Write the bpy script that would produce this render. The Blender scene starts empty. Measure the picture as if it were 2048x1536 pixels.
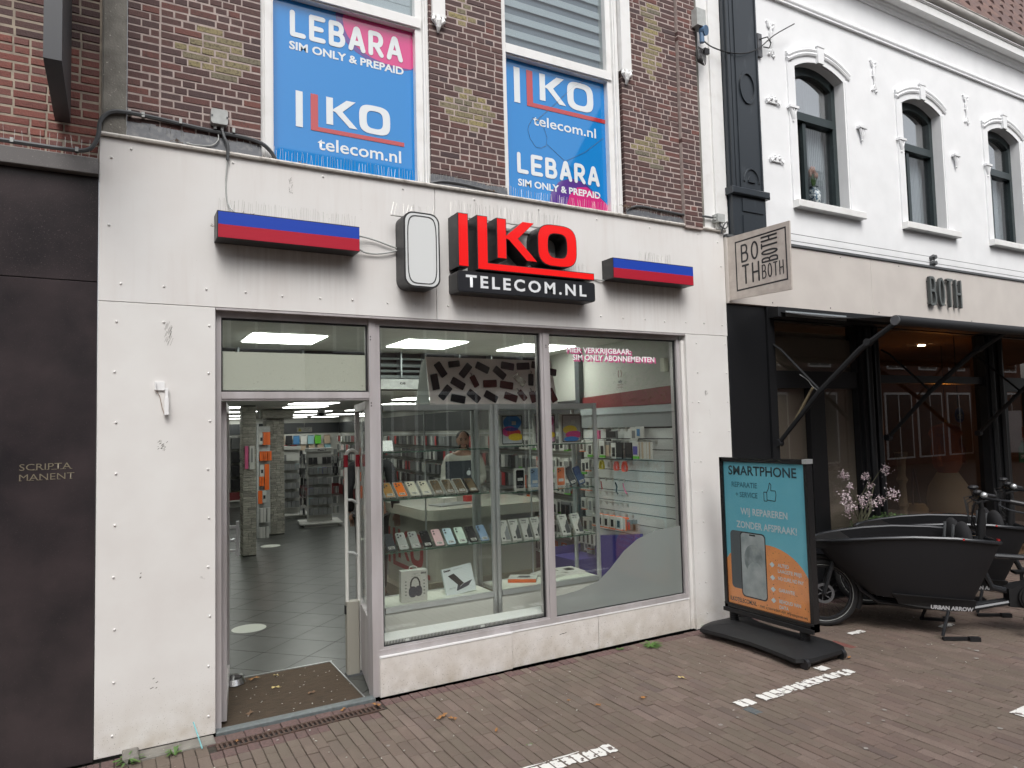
import bpy, bmesh, math, random
from mathutils import Vector, Matrix, Euler
random.seed(7)
SC = bpy.context.scene
COL = SC.collection
R = math.radians
# ------------------------------------------------------------------ camera, light, exposure
CAM = (0.0, -4.673, 1.775)
yaw, pitch, roll = 0.5225669, 0.0593845, 0.026103
cd = bpy.data.cameras.new('camera'); cam = bpy.data.objects.new('camera', cd); COL.objects.link(cam)
cy_, sy_, cp_, sp_ = math.cos(yaw), math.sin(yaw), math.cos(pitch), math.sin(pitch)
F_ = Vector((sy_*cp_, cy_*cp_, sp_)); R0 = Vector((cy_, -sy_, 0)); D0 = F_.cross(R0)
RR = math.cos(roll)*R0 + math.sin(roll)*D0; DD = -math.sin(roll)*R0 + math.cos(roll)*D0
m = Matrix.Identity(4)
for i in range(3):
    m[i][0] = RR[i]; m[i][1] = -DD[i]; m[i][2] = -F_[i]; m[i][3] = CAM[i]
cam.matrix_world = m
cd.sensor_fit = 'HORIZONTAL'; cd.sensor_width = 36.0; cd.lens = 1419.603/2048*36
cd.shift_x = -(1046.96-1024)/2048; cd.shift_y = (769.25-768)/2048
cd.clip_end = 500; cd.clip_start = 0.05
SC.camera = cam

W = bpy.data.worlds.new('World'); SC.world = W; W.use_nodes = True
nt = W.node_tree; nt.nodes.clear()
sky = nt.nodes.new('ShaderNodeTexSky'); sky.sky_type = 'NISHITA'; sky.sun_disc = False
sky.sun_elevation = R(52); sky.sun_rotation = R(200); sky.air_density = 1.0; sky.dust_density = 4.0; sky.ozone_density = 1.0
hs = nt.nodes.new('ShaderNodeHueSaturation'); hs.inputs['Saturation'].default_value = 0.22
bg = nt.nodes.new('ShaderNodeBackground'); bg.inputs[1].default_value = 0.15
ow = nt.nodes.new('ShaderNodeOutputWorld')
nt.links.new(sky.outputs[0], hs.inputs['Color']); nt.links.new(hs.outputs[0], bg.inputs[0]); nt.links.new(bg.outputs[0], ow.inputs[0])
sd = bpy.data.lights.new('sun', 'SUN'); sd.energy = 0.9; sd.angle = R(28); sd.color = (1.0, 0.97, 0.93)
sun = bpy.data.objects.new('sun', sd); COL.objects.link(sun)
sun.rotation_euler = (R(90-52), 0, R(-16))
SC.view_settings.view_transform = 'Standard'; SC.view_settings.look = 'None'
SC.view_settings.gamma = 1.0; SC.view_settings.exposure = 0.64; SC.view_settings.use_curve_mapping = False
SC.render.engine = 'CYCLES'
cy = SC.cycles
cy.max_bounces = 10; cy.diffuse_bounces = 4; cy.glossy_bounces = 4; cy.transmission_bounces = 6; cy.transparent_max_bounces = 24
cy.caustics_reflective = False; cy.caustics_refractive = False; cy.use_denoising = True; cy.sample_clamp_indirect = 6.0

# ------------------------------------------------------------------ materials
def _nz(nt, scale, detail=6, vec=None, sx=1, sy=1, sz=1):
    n = nt.nodes.new('ShaderNodeTexNoise'); n.inputs['Scale'].default_value = scale; n.inputs['Detail'].default_value = detail
    mp = nt.nodes.new('ShaderNodeMapping'); mp.inputs['Scale'].default_value = (sx, sy, sz)
    g = nt.nodes.new('ShaderNodeNewGeometry')
    nt.links.new(g.outputs['Position'], mp.inputs[0]); nt.links.new(mp.outputs[0], n.inputs['Vector'])
    return n
def _mix(nt, fac, a, b, mode='MIX'):
    x = nt.nodes.new('ShaderNodeMix'); x.data_type = 'RGBA'; x.blend_type = mode
    for s, v in ((0, fac), (6, a), (7, b)):
        if hasattr(v, 'is_linked') or hasattr(v, 'links'): nt.links.new(v, x.inputs[s])
        elif s == 0: x.inputs[0].default_value = v
        else: x.inputs[s].default_value = (*v, 1) if len(v) == 3 else v
    return x.outputs[2]
def _ramp(nt, src, a, b, lo=0.0, hi=1.0):
    r = nt.nodes.new('ShaderNodeMapRange'); r.inputs[1].default_value = a; r.inputs[2].default_value = b
    r.inputs[3].default_value = lo; r.inputs[4].default_value = hi
    nt.links.new(src, r.inputs[0]); return r.outputs[0]
def mat(name, col, rough=0.6, metal=0.0, col2=None, nscale=30.0, n=(0.35, 0.65), bump=0.0, bscale=60.0, stretch=(1, 1, 1),
        rnd=None, spots=None, emis=0.0, coat=0.0, spec=0.5, extra=None, island=False):
    """principled material; col2 = second colour mixed in by noise; rnd = (colA, colB) picked per piece"""
    if name in bpy.data.materials: return bpy.data.materials[name]
    M = bpy.data.materials.new(name); M.use_nodes = True; nt = M.node_tree
    b = nt.nodes['Principled BSDF']
    b.inputs['Roughness'].default_value = rough; b.inputs['Metallic'].default_value = metal
    b.inputs['Specular IOR Level'].default_value = spec; b.inputs['Coat Weight'].default_value = coat; b.inputs['Coat Roughness'].default_value = 0.03
    c = nt.nodes.new('ShaderNodeRGB').outputs[0]; c.default_value = (*col, 1)
    if rnd:
        oi = nt.nodes.new('ShaderNodeObjectInfo'); g = nt.nodes.new('ShaderNodeNewGeometry')
        ad = nt.nodes.new('ShaderNodeMath'); ad.operation = 'ADD'
        nt.links.new(oi.outputs['Random'], ad.inputs[0]); nt.links.new(g.outputs['Random Per Island'], ad.inputs[1])
        if not island: ad.inputs[1].default_value = 0
        fr = nt.nodes.new('ShaderNodeMath'); fr.operation = 'FRACT'; nt.links.new(ad.outputs[0], fr.inputs[0])
        cr = nt.nodes.new('ShaderNodeValToRGB'); cr.color_ramp.interpolation = 'LINEAR'
        el = cr.color_ramp.elements
        for k, cc in enumerate(rnd):
            p = k/(len(rnd)-1)
            if k == 0: e = el[0]
            elif k == len(rnd)-1: e = el[-1]; 
            else: e = el.new(p)
            e.position = p; e.color = (*cc, 1)
        nt.links.new(fr.outputs[0], cr.inputs[0]); c = cr.outputs[0]
    if col2:
        nz = _nz(nt, nscale, 8, sx=stretch[0], sy=stretch[1], sz=stretch[2])
        f = _ramp(nt, nz.outputs[0], n[0], n[1]); c = _mix(nt, f, c, col2)
    if spots:   # (colour, scale, threshold)
        nz = _nz(nt, spots[1], 3); f = _ramp(nt, nz.outputs[0], spots[2], spots[2]+0.03); c = _mix(nt, f, c, spots[0])
    if extra: c = extra(nt, c)
    nt.links.new(c, b.inputs['Base Color'])
    if bump:
        nz = _nz(nt, bscale, 6, sx=stretch[0], sy=stretch[1], sz=stretch[2]); bp = nt.nodes.new('ShaderNodeBump')
        bp.inputs['Strength'].default_value = bump; bp.inputs['Distance'].default_value = 0.01
        nt.links.new(nz.outputs[0], bp.inputs['Height']); nt.links.new(bp.outputs[0], b.inputs['Normal'])
    if emis:
        nt.links.new(c, b.inputs['Emission Color']); b.inputs['Emission Strength'].default_value = emis
    return M
def glass(name, tint=(0.93, 0.96, 0.95), refl=1.0, film=None, filmfac=0.0, grough=0.0, f0=0.05):
    """thin pane: fresnel reflection over plain transparency (optionally a frosted film)"""
    M = bpy.data.materials.new(name); M.use_nodes = True; nt = M.node_tree; nt.nodes.clear()
    o = nt.nodes.new('ShaderNodeOutputMaterial'); t = nt.nodes.new('ShaderNodeBsdfTransparent'); t.inputs[0].default_value = (*tint, 1)
    base = t.outputs[0]
    if film:
        d = nt.nodes.new('ShaderNodeBsdfDiffuse'); d.inputs[0].default_value = (*film, 1)
        x = nt.nodes.new('ShaderNodeMixShader'); x.inputs[0].default_value = filmfac
        nt.links.new(base, x.inputs[1]); nt.links.new(d.outputs[0], x.inputs[2]); base = x.outputs[0]
    g = nt.nodes.new('ShaderNodeBsdfGlossy'); g.inputs['Roughness'].default_value = grough; g.inputs[0].default_value = (refl, refl, refl, 1)
    ge = nt.nodes.new('ShaderNodeNewGeometry'); vd = nt.nodes.new('ShaderNodeVectorMath'); vd.operation = 'DOT_PRODUCT'
    nt.links.new(ge.outputs['Normal'], vd.inputs[0]); nt.links.new(ge.outputs['Incoming'], vd.inputs[1])
    def mth(op, a, b=None):
        q = nt.nodes.new('ShaderNodeMath'); q.operation = op; q.use_clamp = op != 'MULTIPLY_ADD'
        for k, v in enumerate((a, b)):
            if v is None: continue
            if isinstance(v, (int, float)): q.inputs[k].default_value = v
            else: nt.links.new(v, q.inputs[k])
        return q.outputs[0]
    fr = mth('ADD', mth('MULTIPLY', mth('POWER', mth('SUBTRACT', 1.0, mth('ABSOLUTE', vd.outputs['Value'])), 5.0), 1-f0), f0)
    x = nt.nodes.new('ShaderNodeMixShader'); nt.links.new(fr, x.inputs[0])
    nt.links.new(base, x.inputs[1]); nt.links.new(g.outputs[0], x.inputs[2]); nt.links.new(x.outputs[0], o.inputs[0])
    return M

# ------------------------------------------------------------------ mesh helpers
class B:
    def __init__(s): s.v = []; s.f = []
    def add(s, vs, fs):
        o = len(s.v); s.v += [tuple(p) for p in vs]; s.f += [tuple(i+o for i in f) for f in fs]; return s
    def box(s, x0, x1, y0, y1, z0, z1):
        if x0 > x1: x0, x1 = x1, x0
        if y0 > y1: y0, y1 = y1, y0
        if z0 > z1: z0, z1 = z1, z0
        return s.add([(x0,y0,z0),(x1,y0,z0),(x1,y1,z0),(x0,y1,z0),(x0,y0,z1),(x1,y0,z1),(x1,y1,z1),(x0,y1,z1)],
                     [(3,2,1,0),(4,5,6,7),(0,1,5,4),(1,2,6,5),(2,3,7,6),(3,0,4,7)])
    def obox(s, c, size, rot=(0,0,0)):
        E = Euler(rot).to_matrix(); h = [k/2 for k in size]
        vs = [Vector(c)+E@Vector((a*h[0], b*h[1], d*h[2])) for d in (-1,1) for a, b in ((-1,-1),(1,-1),(1,1),(-1,1))]
        return s.add(vs, [(3,2,1,0),(4,5,6,7),(0,1,5,4),(1,2,6,5),(2,3,7,6),(3,0,4,7)])
    def cham(s, x0, x1, y0, y1, z0, z1, c=0.002, ax=2):
        """box with its top (ax=2) or its front -y face (ax=1) chamfered"""
        if ax == 2:
            vs = [(x0,y0,z0),(x1,y0,z0),(x1,y1,z0),(x0,y1,z0),(x0,y0,z1-c),(x1,y0,z1-c),(x1,y1,z1-c),(x0,y1,z1-c),
                  (x0+c,y0+c,z1),(x1-c,y0+c,z1),(x1-c,y1-c,z1),(x0+c,y1-c,z1)]
        else:
            vs = [(x0,y1,z0),(x0,y1,z1),(x1,y1,z1),(x1,y1,z0),(x0,y0+c,z0),(x0,y0+c,z1),(x1,y0+c,z1),(x1,y0+c,z0),
                  (x0+c,y0,z0+c),(x0+c,y0,z1-c),(x1-c,y0,z1-c),(x1-c,y0,z0+c)]
            return s.add(vs, [(0,1,5,4),(1,2,6,5),(2,3,7,6),(3,0,4,7),(4,5,9,8),(5,6,10,9),(6,7,11,10),(7,4,8,11),(8,9,10,11)])
        return s.add(vs, [(0,1,5,4),(1,2,6,5),(2,3,7,6),(3,0,4,7),(4,5,9,8),(5,6,10,9),(6,7,11,10),(7,4,8,11),(8,9,10,11)])
    def tube(s, pts, r, n=8, cap=True, closed=False):
        P = [Vector(p) for p in pts]; rs = r if isinstance(r, (list, tuple)) else [r]*len(P)
        rings = []; up = None
        for i, p in enumerate(P):
            if closed: d = (P[(i+1) % len(P)]-P[i-1])
            else: d = (P[min(i+1, len(P)-1)]-P[max(i-1, 0)])
            d = d.normalized() if d.length > 1e-9 else Vector((0,0,1))
            if up is None: up = Vector((0,0,1)) if abs(d.z) < 0.9 else Vector((0,1,0))
            a = d.cross(up)
            if a.length < 1e-4: a = d.cross(Vector((1,0,0)))
            a.normalize(); b = a.cross(d).normalized(); up = b
            rings.append([p+(a*math.cos(2*math.pi*k/n)+b*math.sin(2*math.pi*k/n))*rs[i] for k in range(n)])
        vs = [v for q in rings for v in q]; fs = []
        m_ = len(P) if closed else len(P)-1
        for i in range(m_):
            j = (i+1) % len(P)
            for k in range(n): fs.append((i*n+k, i*n+(k+1) % n, j*n+(k+1) % n, j*n+k))
        if cap and not closed: fs += [tuple(range(n)), tuple((len(P)-1)*n+k for k in reversed(range(n)))]
        return s.add(vs, fs)
    def cyl(s, p0, p1, r, n=16, r2=None): return s.tube([p0, p1], [r, r if r2 is None else r2], n)
    def prism(s, pts, y0, y1, ax='y'):
        """2D outline (a,b) extruded: ax y -> (a,y,b), x -> (x,a,b), z -> (a,b,z)"""
        f = {'y': lambda p, d: (p[0], d, p[1]), 'x': lambda p, d: (d, p[0], p[1]), 'z': lambda p, d: (p[0], p[1], d)}[ax]
        n = len(pts); vs = [f(p, y0) for p in pts]+[f(p, y1) for p in pts]
        return s.add(vs, [tuple(range(n)), tuple(range(2*n-1, n-1, -1))]+[(i, i+n, (i+1) % n+n, (i+1) % n) for i in range(n)])
    def ring(s, outer, inner, y0, y1):
        n = len(outer); vs = [(p[0], y, p[1]) for y in (y0, y1) for p in outer]+[(p[0], y, p[1]) for y in (y0, y1) for p in inner]
        fs = []
        for i in range(n):
            j = (i+1) % n
            fs += [(i, j, 2*n+j, 2*n+i), (n+j, n+i, 3*n+i, 3*n+j), (j, i, n+i, n+j), (2*n+i, 2*n+j, 3*n+j, 3*n+i)]
        return s.add(vs, fs)
    def quad(s, a, b, c, d): return s.add([a, b, c, d], [(0,1,2,3)])
    def rev(s, prof, c=(0,0,0), n=20):
        """lathe: prof of (r,z)"""
        vs = [(c[0]+r*math.cos(2*math.pi*k/n), c[1]+r*math.sin(2*math.pi*k/n), c[2]+z) for r, z in prof for k in range(n)]
        fs = [(i*n+k, i*n+(k+1) % n, (i+1)*n+(k+1) % n, (i+1)*n+k) for i in range(len(prof)-1) for k in range(n)]
        return s.add(vs, fs+[tuple(reversed(range(n))), tuple((len(prof)-1)*n+k for k in range(n))])
    def ball(s, c, r, n=10, sq=(1,1,1)):
        prof = [(max(1e-4, math.sin(math.pi*i/n)), -math.cos(math.pi*i/n)) for i in range(n+1)]
        t = B().rev(prof, n=max(8, n+2)); return s.add([(c[0]+v[0]*r*sq[0], c[1]+v[1]*r*sq[1], c[2]+v[2]*r*sq[2]) for v in t.v], t.f)
    def xf(s, M): s.v = [tuple(M@Vector(p)) for p in s.v]; return s
def rrect(x0, x1, z0, z1, r, n=4):
    o = []
    for cx, cz, a in ((x1-r, z1-r, 0), (x0+r, z1-r, 90), (x0+r, z0+r, 180), (x1-r, z0+r, 270)):
        o += [(cx+r*math.cos(R(a+90*k/n)), cz+r*math.sin(R(a+90*k/n))) for k in range(n+1)]
    return o[::-1]
def sup(cx, cz, rx, rz, e=2.0, n=40):
    f = lambda c: math.copysign(abs(c)**(2/e), c)
    return [(cx+rx*f(math.cos(2*math.pi*k/n)), cz+rz*f(math.sin(2*math.pi*k/n))) for k in range(n)]
def link(name, me, parent=None, M=None):
    o = bpy.data.objects.new(name, me); COL.objects.link(o)
    if parent is not None: o.parent = parent
    if M is not None: o.matrix_local = M
    return o
def obj(name, b, m_, parent=None, world=True, smooth=False, fix=True):
    """b in world coordinates when world (moved into the parent's frame), else in the parent's own frame"""
    me = bpy.data.meshes.new(name); me.from_pydata(b.v, [], b.f)
    if fix:
        bm = bmesh.new(); bm.from_mesh(me); bmesh.ops.recalc_face_normals(bm, faces=bm.faces); bm.to_mesh(me); bm.free()
    if parent is not None and world: me.transform(wm(parent).inverted())
    me.materials.append(m_)
    if smooth:
        for p in me.polygons: p.use_smooth = True
        me.set_sharp_from_angle(angle=R(38))
    me.update()
    return link(name, me, parent)
def wm(o):
    M = Matrix.LocRotScale(o.location, o.rotation_euler, o.scale)
    return wm(o.parent)@M if o.parent else M
def thing(name, label, cat, loc=(0,0,0), rz=0, group=None):
    o = bpy.data.objects.new(name, None); COL.objects.link(o); o.empty_display_size = 0.1
    o.location = loc; o.rotation_euler = (0, 0, rz); o['label'] = label; o['category'] = cat
    if group: o['group'] = group
    return o
def tag(o, label, cat, group=None):
    o['label'] = label; o['category'] = cat
    if group: o['group'] = group
    return o
def struct(name, b, m_, parent=None, **k):
    o = obj(name, b, m_, parent, **k)
    if parent is None: o['kind'] = 'structure'
    return o
NTH = 'first second third fourth fifth sixth seventh eighth ninth tenth eleventh twelfth thirteenth fourteenth fifteenth sixteenth seventeenth eighteenth nineteenth twentieth'.split()
def nth(k): return NTH[k] if k < 20 else ('twenty-'+NTH[k-20] if k < 29 else 'thirtieth' if k == 29 else 'thirty-'+NTH[k-30])
def kids(o): return [c for c in bpy.data.objects if c.parent == o]
def dup(o, loc=None, rz=None, label=None, parent=None, _top=True):
    c = o.copy(); COL.objects.link(c)
    if parent is not None: c.parent = parent
    for ch in kids(o): dup(ch, parent=c)
    if loc is not None: c.location = loc
    if rz is not None: c.rotation_euler = (0, 0, rz)
    if label: c['label'] = label
    return c
# lettering: 2D layer on a plane (origin o, right u, up v, towards the viewer n)
class Pl:
    def __init__(s, o, u, v, parent, world=True):
        s.o = Vector(o); s.u = Vector(u).normalized(); s.v = Vector(v).normalized(); s.n = s.u.cross(s.v); s.p = parent; s.w = world
    def P(s, x, y, d=0): return s.o+s.u*x+s.v*y+s.n*d
    def polys(s, name, lst, m_, d=0.001, th=0.0):
        b = B()
        for pts in lst:
            n = len(pts)
            d += 1.5e-5
            if th == 0: b.add([s.P(x, y, d) for x, y in pts], [tuple(range(n))])
            else:
                b.add([s.P(x, y, d) for x, y in pts]+[s.P(x, y, d+th) for x, y in pts],
                      [tuple(range(n-1, -1, -1)), tuple(range(n, 2*n))]+[(i, (i+1) % n, (i+1) % n+n, i+n) for i in range(n)])
        return obj(name, b, m_, s.p, world=s.w, fix=th > 0)
    def text(s, body, x, y, h, m_, w=None, bold=0.0, d=0.002, name='lettering', th=0.0, rot=0.0, sp=1.0, shear=0.0):
        cu = bpy.data.curves.new('t', 'FONT'); cu.body = body; cu.size = 1.0; cu.offset = bold; cu.space_character = sp
        cu.resolution_u = 3; cu.shear = shear; cu.fill_mode = 'BOTH' if th else 'FRONT'
        t = bpy.data.objects.new('t', cu); COL.objects.link(t)
        if th: cu.extrude = 0.5
        dg = bpy.context.evaluated_depsgraph_get(); me = bpy.data.meshes.new_from_object(t.evaluated_get(dg))
        bpy.data.objects.remove(t); bpy.data.curves.remove(cu)
        xs = [v.co.x for v in me.vertices]; x0, x1 = min(xs), max(xs)
        sy = h/CAPH; sx = sy if w is None else w/(x1-x0)
        cr, sr = math.cos(rot), math.sin(rot)
        for v in me.vertices:
            a = (v.co.x-x0)*sx; c = v.co.y*sy; e = d+(v.co.z+0.5)*th if th else d
            v.co = s.P(x+a*cr-c*sr, y+a*sr+c*cr, e)
        if s.w and s.p is not None: me.transform(wm(s.p).inverted())
        me.name = name; me.materials.clear(); me.materials.append(m_)
        return link(name, me, s.p)
def _caph():
    cu = bpy.data.curves.new('t', 'FONT'); cu.body = 'H'; cu.size = 1.0
    t = bpy.data.objects.new('t', cu); COL.objects.link(t); dg = bpy.context.evaluated_depsgraph_get()
    me = bpy.data.meshes.new_from_object(t.evaluated_get(dg)); bpy.data.objects.remove(t)
    return max(v.co.y for v in me.vertices)
CAPH = _caph()
def ribbon(pts, w, closed=False):
    """polyline -> list of quads+round joins (2D polygons)"""
    out = []; n = len(pts)
    for i in range(n if closed else n-1):
        a, c = pts[i], pts[(i+1) % n]; dx, dy = c[0]-a[0], c[1]-a[1]; L = math.hypot(dx, dy) or 1
        nx, ny = -dy/L*w/2, dx/L*w/2
        out.append([(a[0]-nx, a[1]-ny), (c[0]-nx, c[1]-ny), (c[0]+nx, c[1]+ny), (a[0]+nx, a[1]+ny)])
    return out
def arc(cx, cy, rx, ry, a0, a1, n=8): return [(cx+rx*math.cos(R(a0+(a1-a0)*k/n)), cy+ry*math.sin(R(a0+(a1-a0)*k/n))) for k in range(n+1)]
# ------------------------------------------------------------------ shared materials
def dirt_low(nt, c):   # splash dirt near the ground
    g = nt.nodes.new('ShaderNodeNewGeometry'); s = nt.nodes.new('ShaderNodeSeparateXYZ'); nt.links.new(g.outputs['Position'], s.inputs[0])
    f = _ramp(nt, s.outputs[2], 0.34, 0.0, 0, 0.75); nz = _nz(nt, 9, 8); f2 = _ramp(nt, nz.outputs[0], 0.3, 0.75)
    mu = nt.nodes.new('ShaderNodeMath'); mu.operation = 'MULTIPLY'; nt.links.new(f, mu.inputs[0]); nt.links.new(f2, mu.inputs[1])
    c = _mix(nt, mu.outputs[0], c, (0.42, 0.36, 0.28))
    sp = _nz(nt, 170, 2); f3 = _ramp(nt, sp.outputs[0], 0.66, 0.70); m2 = nt.nodes.new('ShaderNodeMath'); m2.operation = 'MULTIPLY'
    nt.links.new(f3, m2.inputs[0]); nt.links.new(_ramp(nt, s.outputs[2], 0.5, 0.05), m2.inputs[1])
    return _mix(nt, m2.outputs[0], c, (0.12, 0.09, 0.06))
def under_signs(nt, c):   # grime washed down below the sign boxes and the cap
    g = nt.nodes.new('ShaderNodeNewGeometry'); s = nt.nodes.new('ShaderNodeSeparateXYZ'); nt.links.new(g.outputs['Position'], s.inputs[0])
    def mul(a, b):
        q = nt.nodes.new('ShaderNodeMath'); q.operation = 'MULTIPLY'; nt.links.new(a, q.inputs[0]); nt.links.new(b, q.inputs[1]); return q.outputs[0]
    nz = _nz(nt, 3.0, 9, sx=14, sy=1, sz=0.5); st = _ramp(nt, nz.outputs[0], 0.36, 0.78)
    nb = _nz(nt, 2.2, 5); st = mul(st, _ramp(nt, nb.outputs[0], 0.3, 0.62, 0.25, 1.0))
    for x0, x1, zt, dz, am in ((0.5, 1.45, 2.97, 0.40, 0.55), (1.62, 2.05, 2.76, 0.22, 0.35), (2.05, 3.32, 2.76, 0.24, 0.4), (3.42, 4.40, 2.97, 0.42, 0.65), (-0.2, 5.0, 3.54, 0.25, 0.2)):
        f = mul(mul(_ramp(nt, s.outputs[0], x0-.02, x0+.10), _ramp(nt, s.outputs[0], x1+.02, x1-.10)), mul(_ramp(nt, s.outputs[2], zt-dz, zt, 0, am), _ramp(nt, s.outputs[2], zt+.03, zt)))
        c = _mix(nt, mul(f, st), c, (0.36, 0.305, 0.27))
    return c
def streaks(nt, c):
    c = under_signs(nt, c)
    return streaks_(nt, c)
def streaks_(nt, c):    # rain streaks running down from the sign boxes and the cap
    nz = _nz(nt, 3.1, 7, sx=5, sy=1, sz=0.45); f = _ramp(nt, nz.outputs[0], 0.52, 0.9, 0, 0.42)
    c = _mix(nt, f, c, (0.56, 0.50, 0.47))
    sp = _nz(nt, 120, 2); f3 = _ramp(nt, sp.outputs[0], 0.74, 0.77, 0, 0.8)
    return _mix(nt, f3, c, (0.25, 0.22, 0.2))
m_panel = mat('white_coated_panel', (0.735, 0.725, 0.71), 0.38, col2=(0.70, 0.68, 0.66), nscale=2.5, extra=streaks)
m_panel2 = mat('white_panel_splashed', (0.735, 0.725, 0.705), 0.38, col2=(0.69, 0.67, 0.65), nscale=3, extra=dirt_low)
m_plinth = mat('pale_plinth_slab', (0.70, 0.67, 0.64), 0.55, col2=(0.63, 0.60, 0.57), nscale=14, extra=dirt_low)
m_cap = mat('off_white_cap', (0.6, 0.57, 0.53), 0.5, col2=(0.22, 0.2, 0.17), nscale=26, n=(0.5, 0.8))
m_rivet = mat('painted_rivet', (0.70, 0.69, 0.67), 0.45)
m_alu = mat('dull_aluminium', (0.55, 0.52, 0.53), 0.42, metal=0.3, col2=(0.44, 0.41, 0.41), nscale=8, stretch=(1, 1, 0.2))
m_alu2 = mat('clear_aluminium', (0.6, 0.62, 0.63), 0.3, metal=0.7)
m_gask = mat('black_gasket', (0.012, 0.012, 0.013), 0.5)
m_black = mat('black_sign_metal', (0.022, 0.022, 0.024), 0.42, col2=(0.05, 0.045, 0.04), nscale=20, n=(0.55, 0.8))
m_mortar = mat('pale_pink_mortar', (0.47, 0.39, 0.36), 0.9, col2=(0.33, 0.27, 0.25), nscale=18)
m_mortar2 = mat('cream_mortar', (0.40, 0.34, 0.27), 0.9, col2=(0.26, 0.22, 0.18), nscale=15)
bk = [(0.105,0.055,0.050),(0.078,0.046,0.045),(0.115,0.062,0.055),(0.066,0.044,0.046),(0.13,0.063,0.055),(0.082,0.053,0.052),(0.098,0.05,0.047),(0.17,0.07,0.058)]
m_brick = mat('brown_brick', bk[0], 0.85, rnd=bk, island=True, col2=(0.058, 0.038, 0.036), nscale=45, n=(0.5, 0.85), bump=0.35, bscale=120)
ykk = [(0.27,0.225,0.12),(0.22,0.19,0.12),(0.16,0.145,0.11),(0.31,0.26,0.12),(0.19,0.165,0.105)]
m_ybrick = mat('yellow_brick', ykk[0], 0.85, rnd=ykk, island=True, col2=(0.09, 0.075, 0.05), nscale=60, n=(0.48, 0.7), bump=0.4, bscale=150)
rk = [(0.22,0.075,0.06),(0.17,0.062,0.052),(0.25,0.09,0.07),(0.14,0.058,0.052),(0.20,0.08,0.068),(0.16,0.075,0.068)]
m_rbrick = mat('red_brick', rk[0], 0.85, rnd=rk, island=True, col2=(0.12, 0.06, 0.05), nscale=35, n=(0.5, 0.85), bump=0.35, bscale=110)
m_conc = mat('weathered_concrete', (0.23, 0.22, 0.195), 0.9, col2=(0.14, 0.13, 0.115), nscale=10, n=(0.4, 0.75), bump=0.3, bscale=90, spots=((0.4, 0.38, 0.34), 70, 0.68))
m_gran = mat('polished_dark_granite', (0.046, 0.036, 0.038), 0.2, col2=(0.023, 0.020, 0.022), nscale=2.6, n=(0.36, 0.66), spots=((0.085, 0.07, 0.068), 210, 0.66), bump=0.05, bscale=12)
m_zinc = mat('grey_lead_flashing', (0.10, 0.105, 0.115), 0.5, metal=0.2, col2=(0.2, 0.2, 0.2), nscale=30, n=(0.5, 0.85), bump=0.2, bscale=25)
m_gpvc = mat('grey_conduit', (0.09, 0.095, 0.10), 0.45)
m_lgrey = mat('light_grey_plastic', (0.45, 0.47, 0.46), 0.45, col2=(0.36,0.37,0.36), nscale=20)
m_wpaint = mat('white_gloss_paint', (0.78, 0.78, 0.77), 0.3, col2=(0.68, 0.67, 0.65), nscale=9, n=(0.5, 0.85))
m_stucco = mat('white_stucco', (0.82, 0.83, 0.84), 0.7, col2=(0.77, 0.78, 0.79), nscale=4, bump=0.12, bscale=7)
m_wire = mat('steel_wire', (0.55, 0.54, 0.5), 0.35, metal=0.8)
m_blackp = mat('anthracite_paint', (0.030, 0.037, 0.045), 0.32, col2=(0.07, 0.08, 0.09), nscale=14, n=(0.6, 0.85), stretch=(1, 1, 0.25))
m_dgreen = mat('dark_green_paint', (0.022, 0.034, 0.036), 0.3, col2=(0.06, 0.075, 0.075), nscale=25, n=(0.6, 0.85))
m_shopblk = mat('black_shopfront_paint', (0.009, 0.0095, 0.011), 0.38)
m_beige = mat('beige_fascia_panel', (0.60, 0.56, 0.52), 0.5, col2=(0.55, 0.51, 0.475), nscale=3)
m_white = mat('plain_white', (0.8, 0.8, 0.8), 0.45)
m_blkpl = mat('black_plastic', (0.012, 0.012, 0.013), 0.55, spec=0.35, col2=(0.02, 0.02, 0.02), nscale=30, n=(0.55, 0.8))
m_cable = mat('black_cable', (0.012, 0.012, 0.013), 0.5)
m_grass = mat('weed_leaf', (0.06, 0.14, 0.025), 0.6, rnd=[(0.05,0.12,0.02),(0.09,0.18,0.035),(0.07,0.15,0.03)], island=True)
g_shop = glass('shop_glass', (0.945, 0.96, 0.945), f0=0.075)
g_cab = glass('cabinet_glass', (0.975, 0.98, 0.975), refl=0.8, f0=0.03)
g_up = glass('upper_glass', (0.8, 0.83, 0.84))
g_house = glass('house_glass', (0.6, 0.64, 0.65), f0=0.36); g_house2 = glass('house_glass_low', (0.8, 0.82, 0.83), f0=0.07)
g_dark = glass('cafe_glass', (0.78, 0.75, 0.72), f0=0.07)
m_blue = mat('blue_window_film', (0.008, 0.215, 0.58), 0.03, spec=0.75)
m_blue2 = m_blue
m_wfilm = mat('white_window_print', (0.72, 0.76, 0.78), 0.05)
m_rfilm = mat('red_window_print', (0.46, 0.03, 0.035), 0.06, coat=1.0)
m_pfilm = mat('magenta_window_print', (0.60, 0.03, 0.20), 0.06, coat=1.0)
m_vfilm = mat('violet_window_print', (0.10, 0.04, 0.26), 0.06, coat=1.0)
m_weed = m_grass

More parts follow.
